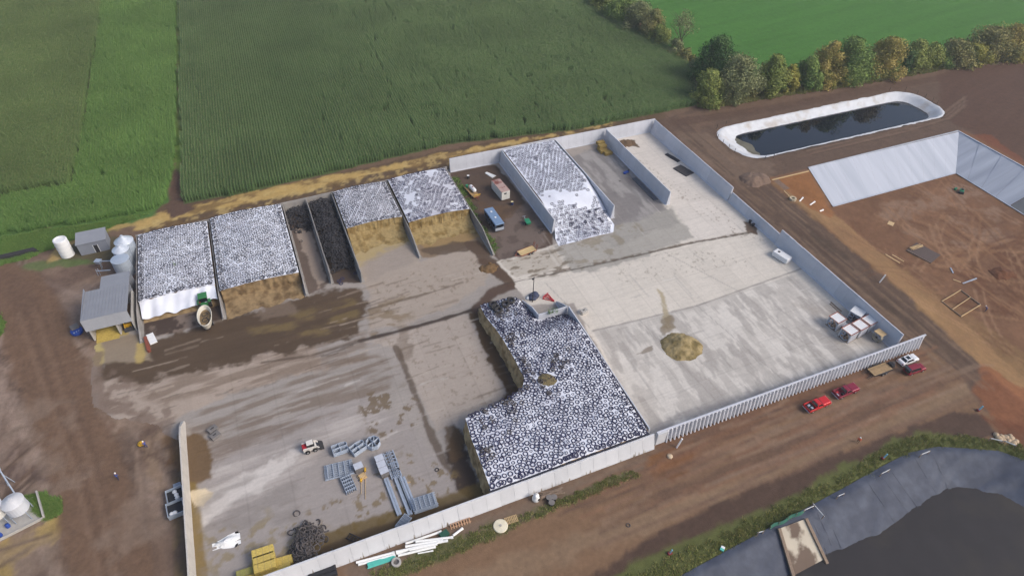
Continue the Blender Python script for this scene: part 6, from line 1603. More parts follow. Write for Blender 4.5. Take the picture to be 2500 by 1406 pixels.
me = bpy.data.meshes.new('bundle'); mb.to_mesh(me); mb.free(); ob('bundle', me, mat('tarp_blue', (64, 70, 92), .6, var=.15), t)
MB().lathe([(.3, 0), (.5, .2), (.3, .5)], 12, (-1.3, .5, 0)).build('white_end', M_pvc, t, smooth=True)
t = thing('welded_frame_stand', 'red welded triangular frame lying in the little bay', 'frame', V0(1341, 730), ang((1330, 724), (1349, 735)))
pts = [Vector((-1.1, -1.0, .1)), Vector((-1.1, 1.0, .1)), Vector((1.4, 0, .1))]
for a_, b_ in zip(pts, pts[1:] + pts[:1]): MB().bar(a_, b_, .14).build('bar', M_redp, t)
for y in (-.6, -.2, .2, .6): MB().bar((-1.1, y, .55), (1.3, y * .1, .3), .1).build('bar', M_redp, t)
MB().bar((-1.1, -1.0, .6), (-1.1, 1.0, .6), .12).build('bar', M_redp, t)
t = thing('concrete_block', 'pale concrete block standing right of the big heap wall', 'block', V0(1425, 764), ang((1418, 768), (1432, 760))); MB().box(-.8, .8, -.5, .5, 0, .9).build('block_body', M_con, t, bev=.05); MB().box(-.3, .3, -.05, .05, .9, 1.0).build('lifting_eye', M_dark, t)
# feed heap on the slab
c = G(1664, 846); hx, hy = np.meshgrid(np.linspace(-5.6, 5.6, 70), np.linspace(-5.6, 5.6, 70))
rr = np.hypot(hx / 1.0, hy / .92) + (fbm(hx + 90, hy + 40, 2.2, 4, 2) - .5) * 1.3
hz = 2.0 * np.clip(1 - rr / 4.2, 0, 1) ** .8 + (fbm(hx, hy, .8, 3, 4) - .5) * .35 * (rr < 4.1) - .08 * (rr > 4.35)
o = grid_mesh('silage_heap', hx + c[0], hy + c[1], hz + .02, mat('heap_silage', (162, 144, 104), .95, var=.22, scale=1.2, c2=(112, 98, 62), th=.53, w2=.1, bump=.8, detail=8)); tag(o, 'small round heap of yellow green silage alone on the pale slab', 'silage heap')
# crated fans
def fan(label, px, py, rot, m_top, framed=True):
    t = thing('barn_fan', label, 'fan', V0(px, py), rot, None, 1.22)
    for x in (-1.0, .9):
        for y in (-1.0, .9): MB().box(x, x + .1, y, y + .1, 0, 1.9).build('corner_post', M_white, t)
    for k in range(6):
        x0 = -1.02 + k * .34
        MB().box(x0, x0 + .3, -1.06, 1.06, 1.9, 1.98).build('top_slat', M_white, t)
        for y in (-1.06, 1.0): MB().box(x0, x0 + .24, y, y + .06, .06, 1.9).build('side_slat', mat('slat_grey', (206, 206, 212), .5), t)
    if framed:
        for y in (-1.08, .96): MB().box(-1.1, 1.1, y, y + .12, 1.98, 2.06).build('timber', M_rust, t)
        for x in (-1.12, 1.0): MB().box(x, x + .12, -1.1, 1.1, 1.98, 2.05).build('timber', mat('pink_timber', (186, 140, 124), .8), t)
    MB().box(-1.1, 1.1, -1.1, 1.1, 0, .06).build('base', M_wood_o, t)
    MB().lathe([(.92, -.1), (.92, .1), (.85, .1), (.85, -.1)], 20, closed=True).build('shroud', M_galv, t, loc=(-1.0, 0, 1.0), rot=(0, math.pi / 2, 0))
    for k in range(5):
        b_ = MB().hexa([(-.04, .1, 0), (.04, .12, .05), (.06, .8, .12), (-.2, .8, -.05), (-.04, .1, .02), (.04, .12, .07), (.06, .8, .14), (-.2, .8, -.03)]).build('blade', M_galv, t, loc=(-1.0, 0, 1.0)); b_.rotation_euler = (k * 2 * math.pi / 5, 0, 0)
    MB().cyl((-1.1, 0, 1.0), (-.6, 0, 1.0), .16, n=12).build('motor', M_dark, t)
    return t
fr = ang((2022, 806), (2052, 790))
fan('leftmost crated barn fan, alone with timber top', 2036, 795, fr, 0); fan('crated barn fan farthest back by the side wall, without timber', 2085, 779, fr + .2, 0, False)
fan('nearest crated fan in the joined row of three', 2066, 824, fr, 0); fan('middle crated fan in the joined row of three', 2090, 812, fr, 0); fan('farthest crated fan in the joined row of three', 2113, 800, fr, 0)
t = thing('timber_crate', 'small timber crate lid lying right of the leftmost fan', 'crate', V0(2058, 800), fr); MB().box(-.8, .8, -.8, .8, 0, .9).build('crate_body', M_wood_o, t, bev=.03)
for k in range(4): MB().box(-.82 + .42 * k, -.5 + .42 * k, -.84, .84, .9, .95).build('slat', M_white, t)
t = thing('round_fan', 'round barn fan with plywood cover standing in the wall corner', 'fan', V0(2139, 830), fr)
MB().lathe([(1.05, -.35), (1.05, .35), (.97, .35), (.97, -.35)], 22, closed=True).build('drum', mat('cream_drum', (196, 188, 166), .6), t, loc=(-.2, 0, 1.1), rot=(0, math.pi / 2, 0))
for k in range(6):
    a = k * math.pi / 3; MB().bar((-.55, 0, 1.1), (-.55, .98 * math.cos(a), 1.1 + .98 * math.sin(a)), .12, .06).build('blade', M_con, t)
MB().cyl((-.62, 0, 1.1), (-.4, 0, 1.1), .22, n=12).build('hub', M_dark, t); MB().box(-.8, .9, -1.0, 1.0, 2.2, 2.28).build('plywood_cover', M_wood, t, bev=.02); MB().box(-.5, .3, -.7, .7, 0, .12).build('base', M_dark, t)
for a, b, lab in (((2028, 738), (2054, 761), 'long grey plank nearest the side wall by the fans'), ((2026, 742), (2052, 766), 'long grey plank lying outside the other by the fans')):
    A_, B_ = V0(*a), V0(*b); t = thing('plank', lab, 'plank', (A_ + B_) / 2, math.atan2(B_.y - A_.y, B_.x - A_.x)); L_ = (B_ - A_).length
    MB().box(-L_ / 2, L_ / 2, -.14, .14, 0, .12).build('plank_body', M_wood_o, t, bev=.01); MB().box(-L_ / 2, -L_ / 2 + .1, -.15, .15, -.005, .13).build('end_band', M_dark, t)
p = V0(1906, 632)
t = thing('white_tank', 'white rectangular tank with rounded edges against the side wall', 'tank', p, ang((1890, 618), (1925, 640)))
MB().box(-2.1, 2.1, -1.0, 1.0, .1, 1.5).build('shell', M_white, t, bev=.22); MB().cyl((-1.0, 0, 1.48), (-1.0, 0, 1.62), .28, n=14).build('manhole', M_dark, t)
for x in (-1.4, 1.2): MB().box(x, x + .2, -.9, .9, 0, .14).build('skid', M_dark, t)
for x, y, lab in ((1830, 544, 'left dark bucket at the low side wall'), (1838, 552, 'right dark bucket at the low side wall')):
    t = thing('bucket', lab, 'bucket', V0(x, y)); MB().lathe([(.3, 0), (.38, .7), (.33, .7), (.28, .1), (.02, .1)], 12).build('shell', M_black, t); MB().lathe([(.38, .64), (.41, .68), (.38, .72)], 12).build('rim', M_dark, t)
# ------------------------------------------------------------------ soil yard between old and new bunkers
br_ = ang((1186, 520), (1218, 565))
t = thing('camper_trailer', 'dark blue windowed trailer with white roof vents in the soil yard', 'trailer', V0(1206, 548), br_)
MB().box(-3.6, 3.6, -1.2, 1.2, .55, 2.5).build('body', mat('trailer_blue', (70, 80, 98), .5, var=.05), t, bev=.06)
MB().hexa([(-3.7, -1.25, 2.5), (3.7, -1.25, 2.5), (3.7, 1.25, 2.5), (-3.7, 1.25, 2.5), (-3.6, -1.1, 2.68), (3.6, -1.1, 2.68), (3.6, 1.1, 2.68), (-3.6, 1.1, 2.68)]).build('roof', mat('trailer_roof', (124, 148, 178), .4, .1, var=.04), t, bev=.03)
for x in (-1.8, .8): MB().lathe([(.25, 2.68), (.25, 2.8), (.02, 2.84)], 12, (x, 0, 0)).build('roof_vent', M_white, t)
for k in range(5): MB().box(-3.0 + k * 1.25, -2.1 + k * 1.25, -1.23, -1.2, 1.45, 2.15).build('window', M_glass, t)
MB().box(3.6, 3.63, -1.15, 1.15, .7, 1.5).build('rear_panel', mat('trailer_pale', (170, 176, 186), .5), t); MB().box(3.6, 3.64, -.9, .9, 1.6, 2.3).build('rear_window', M_glass, t)
for s in (-1, 1):
    for x in (-.5, .5): wheel(t, x, s * 1.1, .38, .22)
MB().box(-3.2, 3.2, -.9, .9, .35, .55).build('chassis', M_dark, t)
t = thing('storage_container', 'white storage container with streaked rusty roof in the soil yard', 'container', V0(1222, 474), ang((1207, 450), (1236, 484)))
MB().box(-3.1, 3.1, -1.2, 1.2, .2, 2.7).build('body', mat('container_white', (216, 214, 206), .6, var=.06), t, bev=.03)
for k in range(12): MB().box(-3.1 + k * .52, -2.62 + k * .52, -1.22, 1.22, 2.7, 2.75 + .02 * (k % 2)).build('roof_sheet', mat('rusted_roof', (176, 150, 142), .8, var=.1, scale=1.2, c2=(124, 70, 62), th=.5, w2=.06, rand=.1), t)
MB().box(3.1, 3.14, -.5, .2, 1.9, 2.3).build('vent', M_dark, t); MB().box(3.1, 3.13, .3, 1.1, .25, 2.6).build('door', mat('container_white', (216, 214, 206), .6), t, bev=.01)
for x in (-2.5, 2.3): MB().box(x, x + .3, -1.1, 1.1, 0, .2).build('bearer', M_wood_o, t)
t = thing('gas_tank_trailer', 'wooden wagon carrying a white gas tank and a green drum', 'trailer', V0(1153, 474), ang((1136, 450), (1168, 484)))
for k in range(5): MB().box(-2.9, 2.6, -.95 + k * .38, -.60 + k * .38, .7, .77).build('plank', mat('wagon_plank', (174, 142, 98), .9, var=.2, rand=.12), t)
MB().box(-2.8, 2.6, -.8, .8, .5, .7).build('chassis', M_rust, t)
for s in (-1, 1):
    for x in (-1.6, 1.4): wheel(t, x, s * .8, .36, .2)
    MB().bar((2.6, s * .8, .7), (2.9, s * .8, 1.5), .1).build('rack_post', M_yel, t)
MB().bar((2.9, -.9, 1.5), (2.9, .9, 1.5), .12).build('rack_bar', M_yel, t); MB().bar((2.6, 0, .5), (3.8, 0, .4), .12).build('drawbar', M_rust, t)
tk = MB().lathe([(.05, -1.5), (.35, -1.42), (.52, -1.15), (.55, -.9), (.55, .9), (.52, 1.15), (.35, 1.42), (.05, 1.5)], 20).build('gas_tank', M_white, t, smooth=True, loc=(-.4, .35, 1.4), rot=(0, math.pi / 2, 0))
for x in (-1.3, .4): MB().box(x, x + .12, -.15, .85, .77, 1.05).build('saddle', M_dark, t)
MB().cyl((-.4, .35, 1.92), (-.4, .35, 2.05), .2, n=12).build('valve_dome', M_rust, t); MB().lathe([(.38, .77), (.38, 1.55), (.05, 1.6)], 14, (-2.4, -.3, 0)).build('drum', M_greenp, t)
def barrel(label, px, py, m, lid):
    t = thing('barrel', label, 'barrel', V0(px, py)); MB().lathe([(.36, 0), (.38, .1), (.38, .85), (.36, .95)], 16).build('shell', m, t); MB().lathe([(.36, .95), (.3, .97), (.02, .98)], 16).build('lid', lid, t)
barrel('dark barrel with white lid near the back wall of the soil yard', 1143, 436, M_dark, M_white); barrel('dark blue barrel with cream lid beside the white container', 1250, 500, mat('navy', (44, 56, 96), .5), mat('cream_lid2', (226, 210, 160), .6))
t = thing('white_pipe_heap', 'fanned heap of white pipes behind the container', 'pipes', V0(1196, 428), ang((1185, 422), (1208, 434)))
for k in range(7): MB().cyl((-1.5, -.3 + k * .1, .12 + .05 * (k % 2)), (1.6, -.6 + k * .22, .12 + .05 * (k % 3)), .11, n=10).build('pipe', M_pvc, t)
t = thing('spreader', 'green hopper spreader with a steel drawbar in the soil yard', 'spreader', V0(1286, 545), ang((1274, 524), (1292, 556)))
MB().frus(-.2, 1.4, .4, .5, -.4, 1.6, .65, 1.15).build('hopper', M_greenp, t, bev=.05); MB().bar((-.3, 0, .5), (-2.2, 0, .5), .1).build('drawbar', M_galv, t); MB().bar((-2.2, -.5, .6), (-2.2, .5, .6), .08).build('handle', M_galv, t)
for s in (-1, 1): wheel(t, .6, s * .65, .32, .18)
t = thing('flatbed_trailer', 'small red flatbed trailer with pale plank deck and raised ramps', 'trailer', V0(1287, 617), ang((1266, 622), (1312, 604)))
for k in range(6): MB().box(-2.3, 2.1, -.98 + k * .33, -.67 + k * .33, .6, .66).build('plank', mat('pale_plank', (204, 178, 130), .85, var=.15, scale=2, rand=.12), t)
MB().box(-2.3, 2.1, -1.06, -.99, .48, .7).build('side_rail', M_rust, t); MB().box(-2.3, 2.1, 1.0, 1.07, .48, .7).build('side_rail', M_rust, t)
for s in (-1, 1):
    for x in (.1, .9): wheel(t, x, s * 1.16, .34, .2, .65)
    for q in (-.22, .22): MB().bar((2.1, s * .6 + q, .6), (2.5, s * .6 + q, 2.0), .07).build('ramp_rail', M_rust, t)
    for z in (.9, 1.3, 1.7): MB().bar((2.1 + .28 * (z - .6) , s * .6 - .22, z), (2.1 + .28 * (z - .6), s * .6 + .22, z), .06).build('ramp_rung', M_rust, t)
    MB().bar((-2.3, s * .9, .5), (-3.5, 0, .45), .1).build('tongue', M_rust, t)
single_tyre(1318, 569, 'tyre lying at the foot of the new divider wall', .8, 'g'); single_tyre(1323, 564, 'second tyre resting by the foot of the new divider wall', .75, 'g'); single_tyre(1513, 443, 'lone small tyre lying in the empty grey bay', .5, 'g')
for (x, y), lab in zip(((828, 687), (836, 681), (833, 693)), ('left tyre of three at the mouth of the tyre lane', 'upper tyre of three at the mouth of the tyre lane', 'lowest tyre of three at the mouth of the tyre lane')): single_tyre(x, y, lab, 1.0, 'd')
single_tyre(735, 590, 'lone tyre lying in the empty lane beside the tyre heap', .9, 'g'); single_tyre(868, 668, 'tyre leaning at the end wall of the tyre lane', .9, 'd')
# hay bales, mats, sheets in the new bays
for x, y, z, lab in ((1468, 366, .03, 'rear brown hay bale against the divider in the grey bay'), (1473, 372, .03, 'middle brown hay bale against the divider in the grey bay'), (1484, 377, .03, 'front brown hay bale in the grey bay'), (1466, 352, .95, 'topmost brown hay bale of the stack in the grey bay'), (1470, 360, .95, 'second top brown hay bale of the stack in the grey bay')):
    bale(lab, x, y, z, 0.03, M_hay, (2.4, 1.4, .9), 'brown hay bales in the grey bay')
def sheets(label, a, b, W, n, m, name='rubber_mats'):
    A_, B_ = V0(*a), V0(*b); t = thing(name, label, 'mats', (A_ + B_) / 2, math.atan2(B_.y - A_.y, B_.x - A_.x)); L_ = (B_ - A_).length
    for k in range(n): MB().box(-L_ / 2 + L_ * k / n, -L_ / 2 + L_ * (k + .94) / n, -W / 2, W / 2, 0, .22 + .05 * (k % 2)).build('mat_stack', m, t, bev=.02)
    return t
sheets('wide dark mat stack lying by the far right side wall', (1652, 408), (1685, 428), 3.2, 5, M_mat); sheets('narrow dark roll lying just behind the wide mat stack', (1626, 377), (1658, 396), 1.2, 3, M_black)
sheets('dark sheets leaning along the foot of the divider', (1548, 436), (1602, 490), 1.3, 6, mat('slate_sheet', (84, 88, 96), .7, var=.1), 'sheet_row')
t = thing('blue_tool', 'blue plastic tub beside the divider in the grey bay', 'tub', V0(1529, 423), .3); MB().frus(-.9, .6, .3, 0, -1.0, .7, .4, .5).build('tub_body', M_bluep, t, bev=.04); MB().cyl((.8, 0, 0), (.8, 0, .7), .25, n=12).build('lid', M_black, t)
# ------------------------------------------------------------------ dug basin
def lie(label, a, b, w=.25, h=.12, m=M_wood, name='plank', cat='plank', n=1):
    A_, B_ = V0(*a), V0(*b); L_ = (B_ - A_).length; c_ = (A_ + B_) / 2
    t = thing(name, label, cat, c_, math.atan2(B_.y - A_.y, B_.x - A_.x))
    MB().bar((-L_ / 2, 0, A_.z - c_.z + .06), (L_ / 2, 0, B_.z - c_.z + .06), w, h).build('board', m, t)
    MB().bar((-L_ / 2, 0, A_.z - c_.z + .0), (-L_ / 2 + .3, 0, A_.z - c_.z + .0), w * 1.3, h).build('cleat', M_wood_o, t)
    return t
lie('long pale screed board edging the earth slope at the basin corner', (1884, 440), (1976, 416), .35, .2)
lie('thin plank lying down the orange slope above the concrete ring', (1914, 467), (1930, 483), .25)
lie('left plank of the pair lying on the basin floor', (2168, 609), (2203, 632), .35); lie('right plank of the pair lying on the basin floor', (2183, 613), (2211, 631), .3)
t = thing('concrete_ring', 'concrete manhole ring standing on the orange slope', 'ring', V0(1935, 488)); MB().lathe([(.95, 0), (.95, .6), (.5, .6), (.5, 0)], 10, closed=True).build('ring_body', mat('tan_concrete', (190, 176, 150), .85), t); MB().lathe([(.5, .05), (.02, .06)], 10).build('hole', M_dark, t)
for (a, b), lab in zip((((1952, 489), (1959, 485)), ((1976, 497), (1989, 492)), ((2004, 510), (2011, 509))), ('leftmost short white pipe on the basin slope', 'middle and longest short white pipe on the basin slope', 'rightmost short white pipe on the basin slope')): pipe(lab, a, b, .2)
t = thing('plywood_sheet', 'square plywood sheet lying on the basin floor', 'plywood', V0(2175, 546), .5); MB().box(-.9, .9, -.75, .75, 0, .06).build('sheet', M_wood, t); MB().box(-.8, -.6, -.7, .7, -.06, 0).build('batten', M_wood_o, t)
pd = V0(2254, 618)
t = thing('dark_pad', 'dark square gravel pad on the basin floor', 'pad', pd, ang((2238, 602), (2292, 630))); MB().box(-3.2, 3.2, -2.7, 2.7, -.1, .1).build('pad_body', mat('dark_pad', (92, 80, 76), .85, var=.1), t, bev=.02); MB().box(-3.25, 3.25, -2.8, -2.7, -.1, .2).build('form_board', M_wood_o, t)
t = thing('lumber_pile', 'loose crossed boards lying on the dark pad', 'lumber', V0(2236, 606) + Vector((0, 0, .12)), ang((2222, 612), (2252, 602)))
for k in range(10): MB().bar((-1.8 + random.uniform(-.4, .2), random.uniform(-.6, .6), .08 + .04 * k), (1.8 + random.uniform(-.3, .5), random.uniform(-.6, .6), .08 + .04 * k), .16, .05).build('board', M_wood, t)
t = thing('form_frame', 'rectangular wooden form frame with a middle board on the basin floor', 'form frame', (0, 0, 0))
C4 = [V0(2306, 725), (V0(2345, 709)), V0(2393, 745), V0(2354, 762)]
for i in range(4): MB().bar(C4[i] + Vector((0, 0, .12)), C4[(i + 1) % 4] + Vector((0, 0, .12)), .16, .25).build('form_board', M_wood if i % 2 == 0 else M_wood_o, t)
MB().bar(C4[0].lerp(C4[3], .55) + Vector((0, 0, .2)), C4[1].lerp(C4[2], .5) + Vector((0, 0, .2)), .16, .1).build('form_board', M_wood, t)
t = thing('compactor', 'small green compactor machine on the basin floor', 'machine', V0(2346, 470), .6)
MB().frus(-.9, .9, .55, .15, -.8, .8, .5, .9).build('body', M_greenp, t, bev=.06); MB().cyl((-.8, -.7, .35), (-.8, .7, .35), .35, n=14).build('drum', M_dark, t); MB().bar((.8, 0, .8), (1.5, 0, 1.3), .08).build('handle', M_dark, t); MB().box(-.3, .4, -.3, .3, .9, 1.2).build('engine', M_dark, t, bev=.04)
t = thing('fuel_can', 'small green can near the compactor on the basin floor', 'can', V0(2332, 463), .2); MB().box(-.4, .4, -.3, .3, 0, .6).build('can_body', M_greenp, t, bev=.05); MB().cyl((.2, 0, .58), (.2, 0, .75), .08, n=8).build('cap', M_dark, t)
for a, b, lab in (((2326, 683), (2345, 690), 'short tan board nearest the form frame'), ((2350, 693), (2384, 680), 'grey bent rod lying above the form frame'), ((2320, 655), (2326, 668), 'grey pipe offcut lying on the basin floor')): lie(lab, a, b, .3, .2, M_wood if 'tan' in lab else M_galv, 'site_offcut', 'offcut')
pipe('orange white pipe lying along the far rim of the basin', (2446, 382), (2478, 396), .12, mat('salmon_pipe', (206, 160, 140), .6))
# soil heap at the track
def soil_heap(label, px, py, r, h, m, name='soil_heap'):
    c = V0(px, py); hx, hy = np.meshgrid(np.linspace(-r * 1.5, r * 1.5, 50), np.linspace(-r * 1.5, r * 1.5, 50))
    rr = np.hypot(hx, hy * 1.3) / r + (fbm(hx + px, hy + py, r * .6, 4, 3) - .5) * .8
    z = h * np.clip(1 - rr, 0, 1) ** .7 + (fbm(hx, hy, .7, 3, 2) - .5) * .3 * (rr < 1) - .12 * (rr > 1.05)
    o = grid_mesh(name, hx + c.x, hy + c.y, z + c.z, m); tag(o, label, 'soil heap')
M_soilh = mat('heaped_soil', (120, 100, 86), .95, var=.2, scale=1.5, bump=.7)
soil_heap('heap of loose grey brown soil beside the far track', 1843, 440, 4.5, 1.6, M_soilh)
soil_heap('dark mound of churned clay on the right basin floor', 2448, 668, 3.2, .8, mat('churned_clay', (104, 68, 46), .95, var=.25, scale=1.5, bump=.8))
soil_heap('low heap of brown manure at the back of the right bay', 1532, 350, 2.6, .5, mat('manure', (104, 84, 64), .95, var=.25, scale=2, bump=.8))
soil_heap('small muddy heap at the end of the old bunker wall', 1192, 655, 2.2, .7, mat('muddy_heap', (112, 88, 60), .95, var=.25, scale=2, bump=.8))

# ------------------------------------------------------------------ trees
def leaf_mat(name, c, c2, k=.5):
    m = bpy.data.materials.new(name); m.use_nodes = True; n, l = m.node_tree.nodes, m.node_tree.links; b = n['Principled BSDF']
    at = n.new('ShaderNodeAttribute'); at.attribute_name = 'leafrand'
    mx = n.new('ShaderNodeMix'); mx.data_type = 'RGBA'; mx.inputs[6].default_value, mx.inputs[7].default_value = lin(c), lin(c2)
    l.new(at.outputs['Fac'], mx.inputs[0]); l.new(mx.outputs[2], b.inputs['Base Color'])
    b.inputs['Roughness'].default_value = .8; b.inputs['Specular IOR Level'].default_value = .15
    return m
LM = {k: leaf_mat('leaf_' + k, a_, b_) for k, a_, b_ in (('dark', (60, 87, 51), (98, 128, 74)), ('olive', (109, 126, 65), (166, 171, 95)), ('yellow', (136, 140, 66), (200, 186, 98)), ('orange', (134, 135, 71), (195, 171, 101)), ('brown', (119, 124, 75), (164, 155, 101)), ('mid', (95, 123, 66), (149, 167, 91)), ('grey', (115, 123, 84), (158, 161, 113)))}
M_bark = mat('bark', (96, 84, 72), .95, var=.2, scale=3)
def tree(label, base, top, wpx, kind, dens=1.0, bare=False, name='broadleaf_tree', grp=None):
    p = V0(*base); h = hgt(base, top)
    R = 1.2 * wpx / F * np.linalg.norm(np.array(p) - CAM) / 2
    t = thing(name, label, 'tree', p - Vector((0, 0, .1)), random.uniform(0, 6), grp)
    trunk_h = h * (.35 if not bare else .3)
    tb = MB(); tb.cyl((0, 0, 0), (0, 0, trunk_h), .035 * h * .5 + .08, .02 * h * .5 + .06, 9)
    nl = random.randint(6, 9) if not bare else 14
    limbs = []
    for k in range(nl):
        a = k * 2.4 + random.uniform(-.3, .3); e_ = random.uniform(.5, 1.1)
        r_ = R * random.uniform(.45, .85); zt = h * random.uniform(.5, .92)
        q = Vector((r_ * math.cos(a), r_ * math.sin(a), zt)); s_ = Vector((0, 0, trunk_h * random.uniform(.6, 1)))
        mid = s_.lerp(q, .5) + Vector((0, 0, h * .06))
        tb.cyl(s_, mid, .1, .06, 6); tb.cyl(mid, q, .06, .025, 5); limbs.append(q)
        if bare:
            for j in range(5):
                d = Vector((random.uniform(-1, 1), random.uniform(-1, 1), random.uniform(.2, 1))) * R * .35; tb.cyl(mid.lerp(q, random.random()), q + d, .035, .015, 4)
    tb.build('trunk', M_bark, t)
    # crown: leaf sprays on many uneven lobes
    nlobe = max(10, int(30 * dens)); C_, S_ = [], []
    for k in range(nlobe):
        a, zz = random.uniform(0, 6.28), random.uniform(.08 if not bare else .5, .93)
        prof = math.sin(min(1, (zz + .12)) ** .8 * math.pi) ** .6 if zz < .95 else .3
        rr_ = R * prof * random.uniform(.25, .95)
        C_.append((rr_ * math.cos(a), rr_ * math.sin(a), h * zz)); S_.append(R * random.uniform(.2, .38))
    C_, S_ = np.array(C_), np.array(S_)
    N = int((5200 if not bare else 420) * dens * max(.5, min(1.8, R * h / 40)))
    li = rng.integers(0, nlobe, N)
    d = rng.normal(size=(N, 3)); d /= np.linalg.norm(d, axis=1)[:, None]
    pos = C_[li] + d * (S_[li] * rng.uniform(.45, 1.12, N) * np.where(rng.random(N) < .1, 1.35, 1))[:, None] * np.array([1, 1, 1.15])
    pos[:, 2] = np.clip(pos[:, 2], .25, h * 1.02)
    sz = rng.uniform(.16, .36, N)
    u = rng.normal(size=(N, 3)); u -= d * (u * d).sum(1)[:, None] * .6; u /= np.linalg.norm(u, axis=1)[:, None]
    w_ = np.cross(u, d + rng.normal(size=(N, 3)) * .5); w_ /= np.linalg.norm(w_, axis=1)[:, None] + 1e-9
    V = np.stack([pos - u * sz[:, None], pos - w_ * sz[:, None] * .7, pos + u * sz[:, None], pos + w_ * sz[:, None] * .7], 1).reshape(-1, 3)
    me = raw_mesh('crown', V, np.arange(N * 4).reshape(-1, 4))
    lr_ = np.clip(rng.normal(.42, .13, N) + (rng.random(nlobe)[li] - .5) * .7, 0, 1)
    at = me.attributes.new('leafrand', 'FLOAT', 'POINT'); at.data.foreach_set('value', np.repeat(lr_, 4).astype(np.float32))
    ob('crown', me, LM[kind], t)
    return t
TREES = [('dark dense round tree at the corner of the corn field', (1738, 205), (1732, 84), 92, 'dark', 1.7), ('greyish drooping tree beside the dark round tree', (1788, 240), (1784, 132), 92, 'grey', 1.5), ('low dark olive tree at the corn corner, in front of the dark tree', (1722, 250), (1716, 168), 70, 'olive', 1.4),
         ('olive tree first in the row behind the pond', (1872, 228), (1868, 128), 66, 'olive', 1.4), ('yellowing small tree second in the row behind the pond', (1920, 218), (1918, 152), 48, 'yellow', 1.2), ('narrow green tree third in the row behind the pond', (1960, 215), (1958, 128), 52, 'mid', 1.3),
         ('tall orange topped tree in the middle of the row', (2006, 203), (2010, 92), 66, 'orange', 1.4), ('tall green tree right of the orange topped tree', (2056, 198), (2058, 82), 84, 'mid', 1.6), ('low yellow tree below the tall green tree', (2035, 204), (2034, 160), 50, 'yellow', 1.1), ('dark green tree gap filler right of the tall green tree', (2100, 190), (2098, 118), 52, 'mid', 1.2),
         ('broad orange tree beside the tall green one', (2145, 186), (2148, 82), 78, 'orange', 1.6), ('slim dark tree right of the broad orange tree', (2190, 172), (2190, 102), 50, 'dark', 1.2), ('pale yellow green tree near the row centre right', (2225, 168), (2228, 88), 54, 'olive', 1.3), ('olive tree following the pale yellow green tree', (2264, 160), (2262, 96), 52, 'olive', 1.2),
         ('dark brownish tree near the right part of the row', (2322, 158), (2320, 84), 62, 'brown', 1.3), ('small yellow tree at the foot of the right row', (2372, 152), (2374, 100), 52, 'yellow', 1.2), ('russet brown broad tree near the right end', (2402, 140), (2400, 52), 84, 'brown', 1.6), ('second russet tree at the right end of the row', (2456, 132), (2452, 44), 80, 'orange', 1.5), ('olive tree at the right picture edge', (2496, 124), (2498, 52), 60, 'brown', 1.4), ('dark tree half cut by the right picture edge', (2512, 112), (2506, 34), 40, 'dark', 1.2),
         ('topmost hedge tree along the corn field edge', (1478, 24), (1482, -28), 70, 'olive', 1.3), ('second hedge tree along the corn field edge', (1520, 52), (1524, -8), 66, 'mid', 1.3), ('third hedge tree with brown crown at the corn edge', (1556, 76), (1562, 8), 66, 'grey', 1.3), ('fourth hedge tree with tan crown at the corn edge', (1592, 92), (1594, 24), 60, 'brown', 1.3), ('fifth hedge shrub at the corn edge below the tan crown', (1606, 108), (1606, 62), 44, 'olive', 1.1), ('low dull shrub between the hedge and the bare tree', (1644, 134), (1644, 96), 40, 'grey', 1.0), ('low dull shrub right of the bare tree', (1672, 150), (1672, 118), 40, 'brown', .9), ('thin shrub at the foot of the dark round tree', (1698, 175), (1698, 140), 30, 'grey', .9), ('small brown shrub between the grey tree and the pond row', (1832, 232), (1832, 196), 34, 'brown', 1.0), ('small green shrub closing the gap in the pond row', (1895, 224), (1895, 185), 36, 'mid', 1.0), ('green shrub between the narrow and orange trees', (1982, 212), (1982, 160), 40, 'dark', 1.1), ('green shrub below the slim dark tree', (2170, 182), (2170, 138), 42, 'mid', 1.0), ('small green bush between the right trees', (2295, 160), (2295, 118), 44, 'mid', 1.1), ('dark bush near the right end of the row', (2428, 138), (2428, 98), 46, 'dark', 1.0), ('dark bush filling the row beside the brownish tree', (2348, 156), (2348, 110), 40, 'dark', 1.0)]
for lab, b_, t_, w_, k_, d_3 in TREES: tree(lab, b_, t_, w_, k_, d_3, False, 'shrub' if 'shrub' in lab or 'bush' in lab else 'broadleaf_tree', 'trees of the field hedge')
tree('nearly bare grey tree standing out against the green field', (1656, 128), (1662, 22), 62, 'grey', 1.0, True)

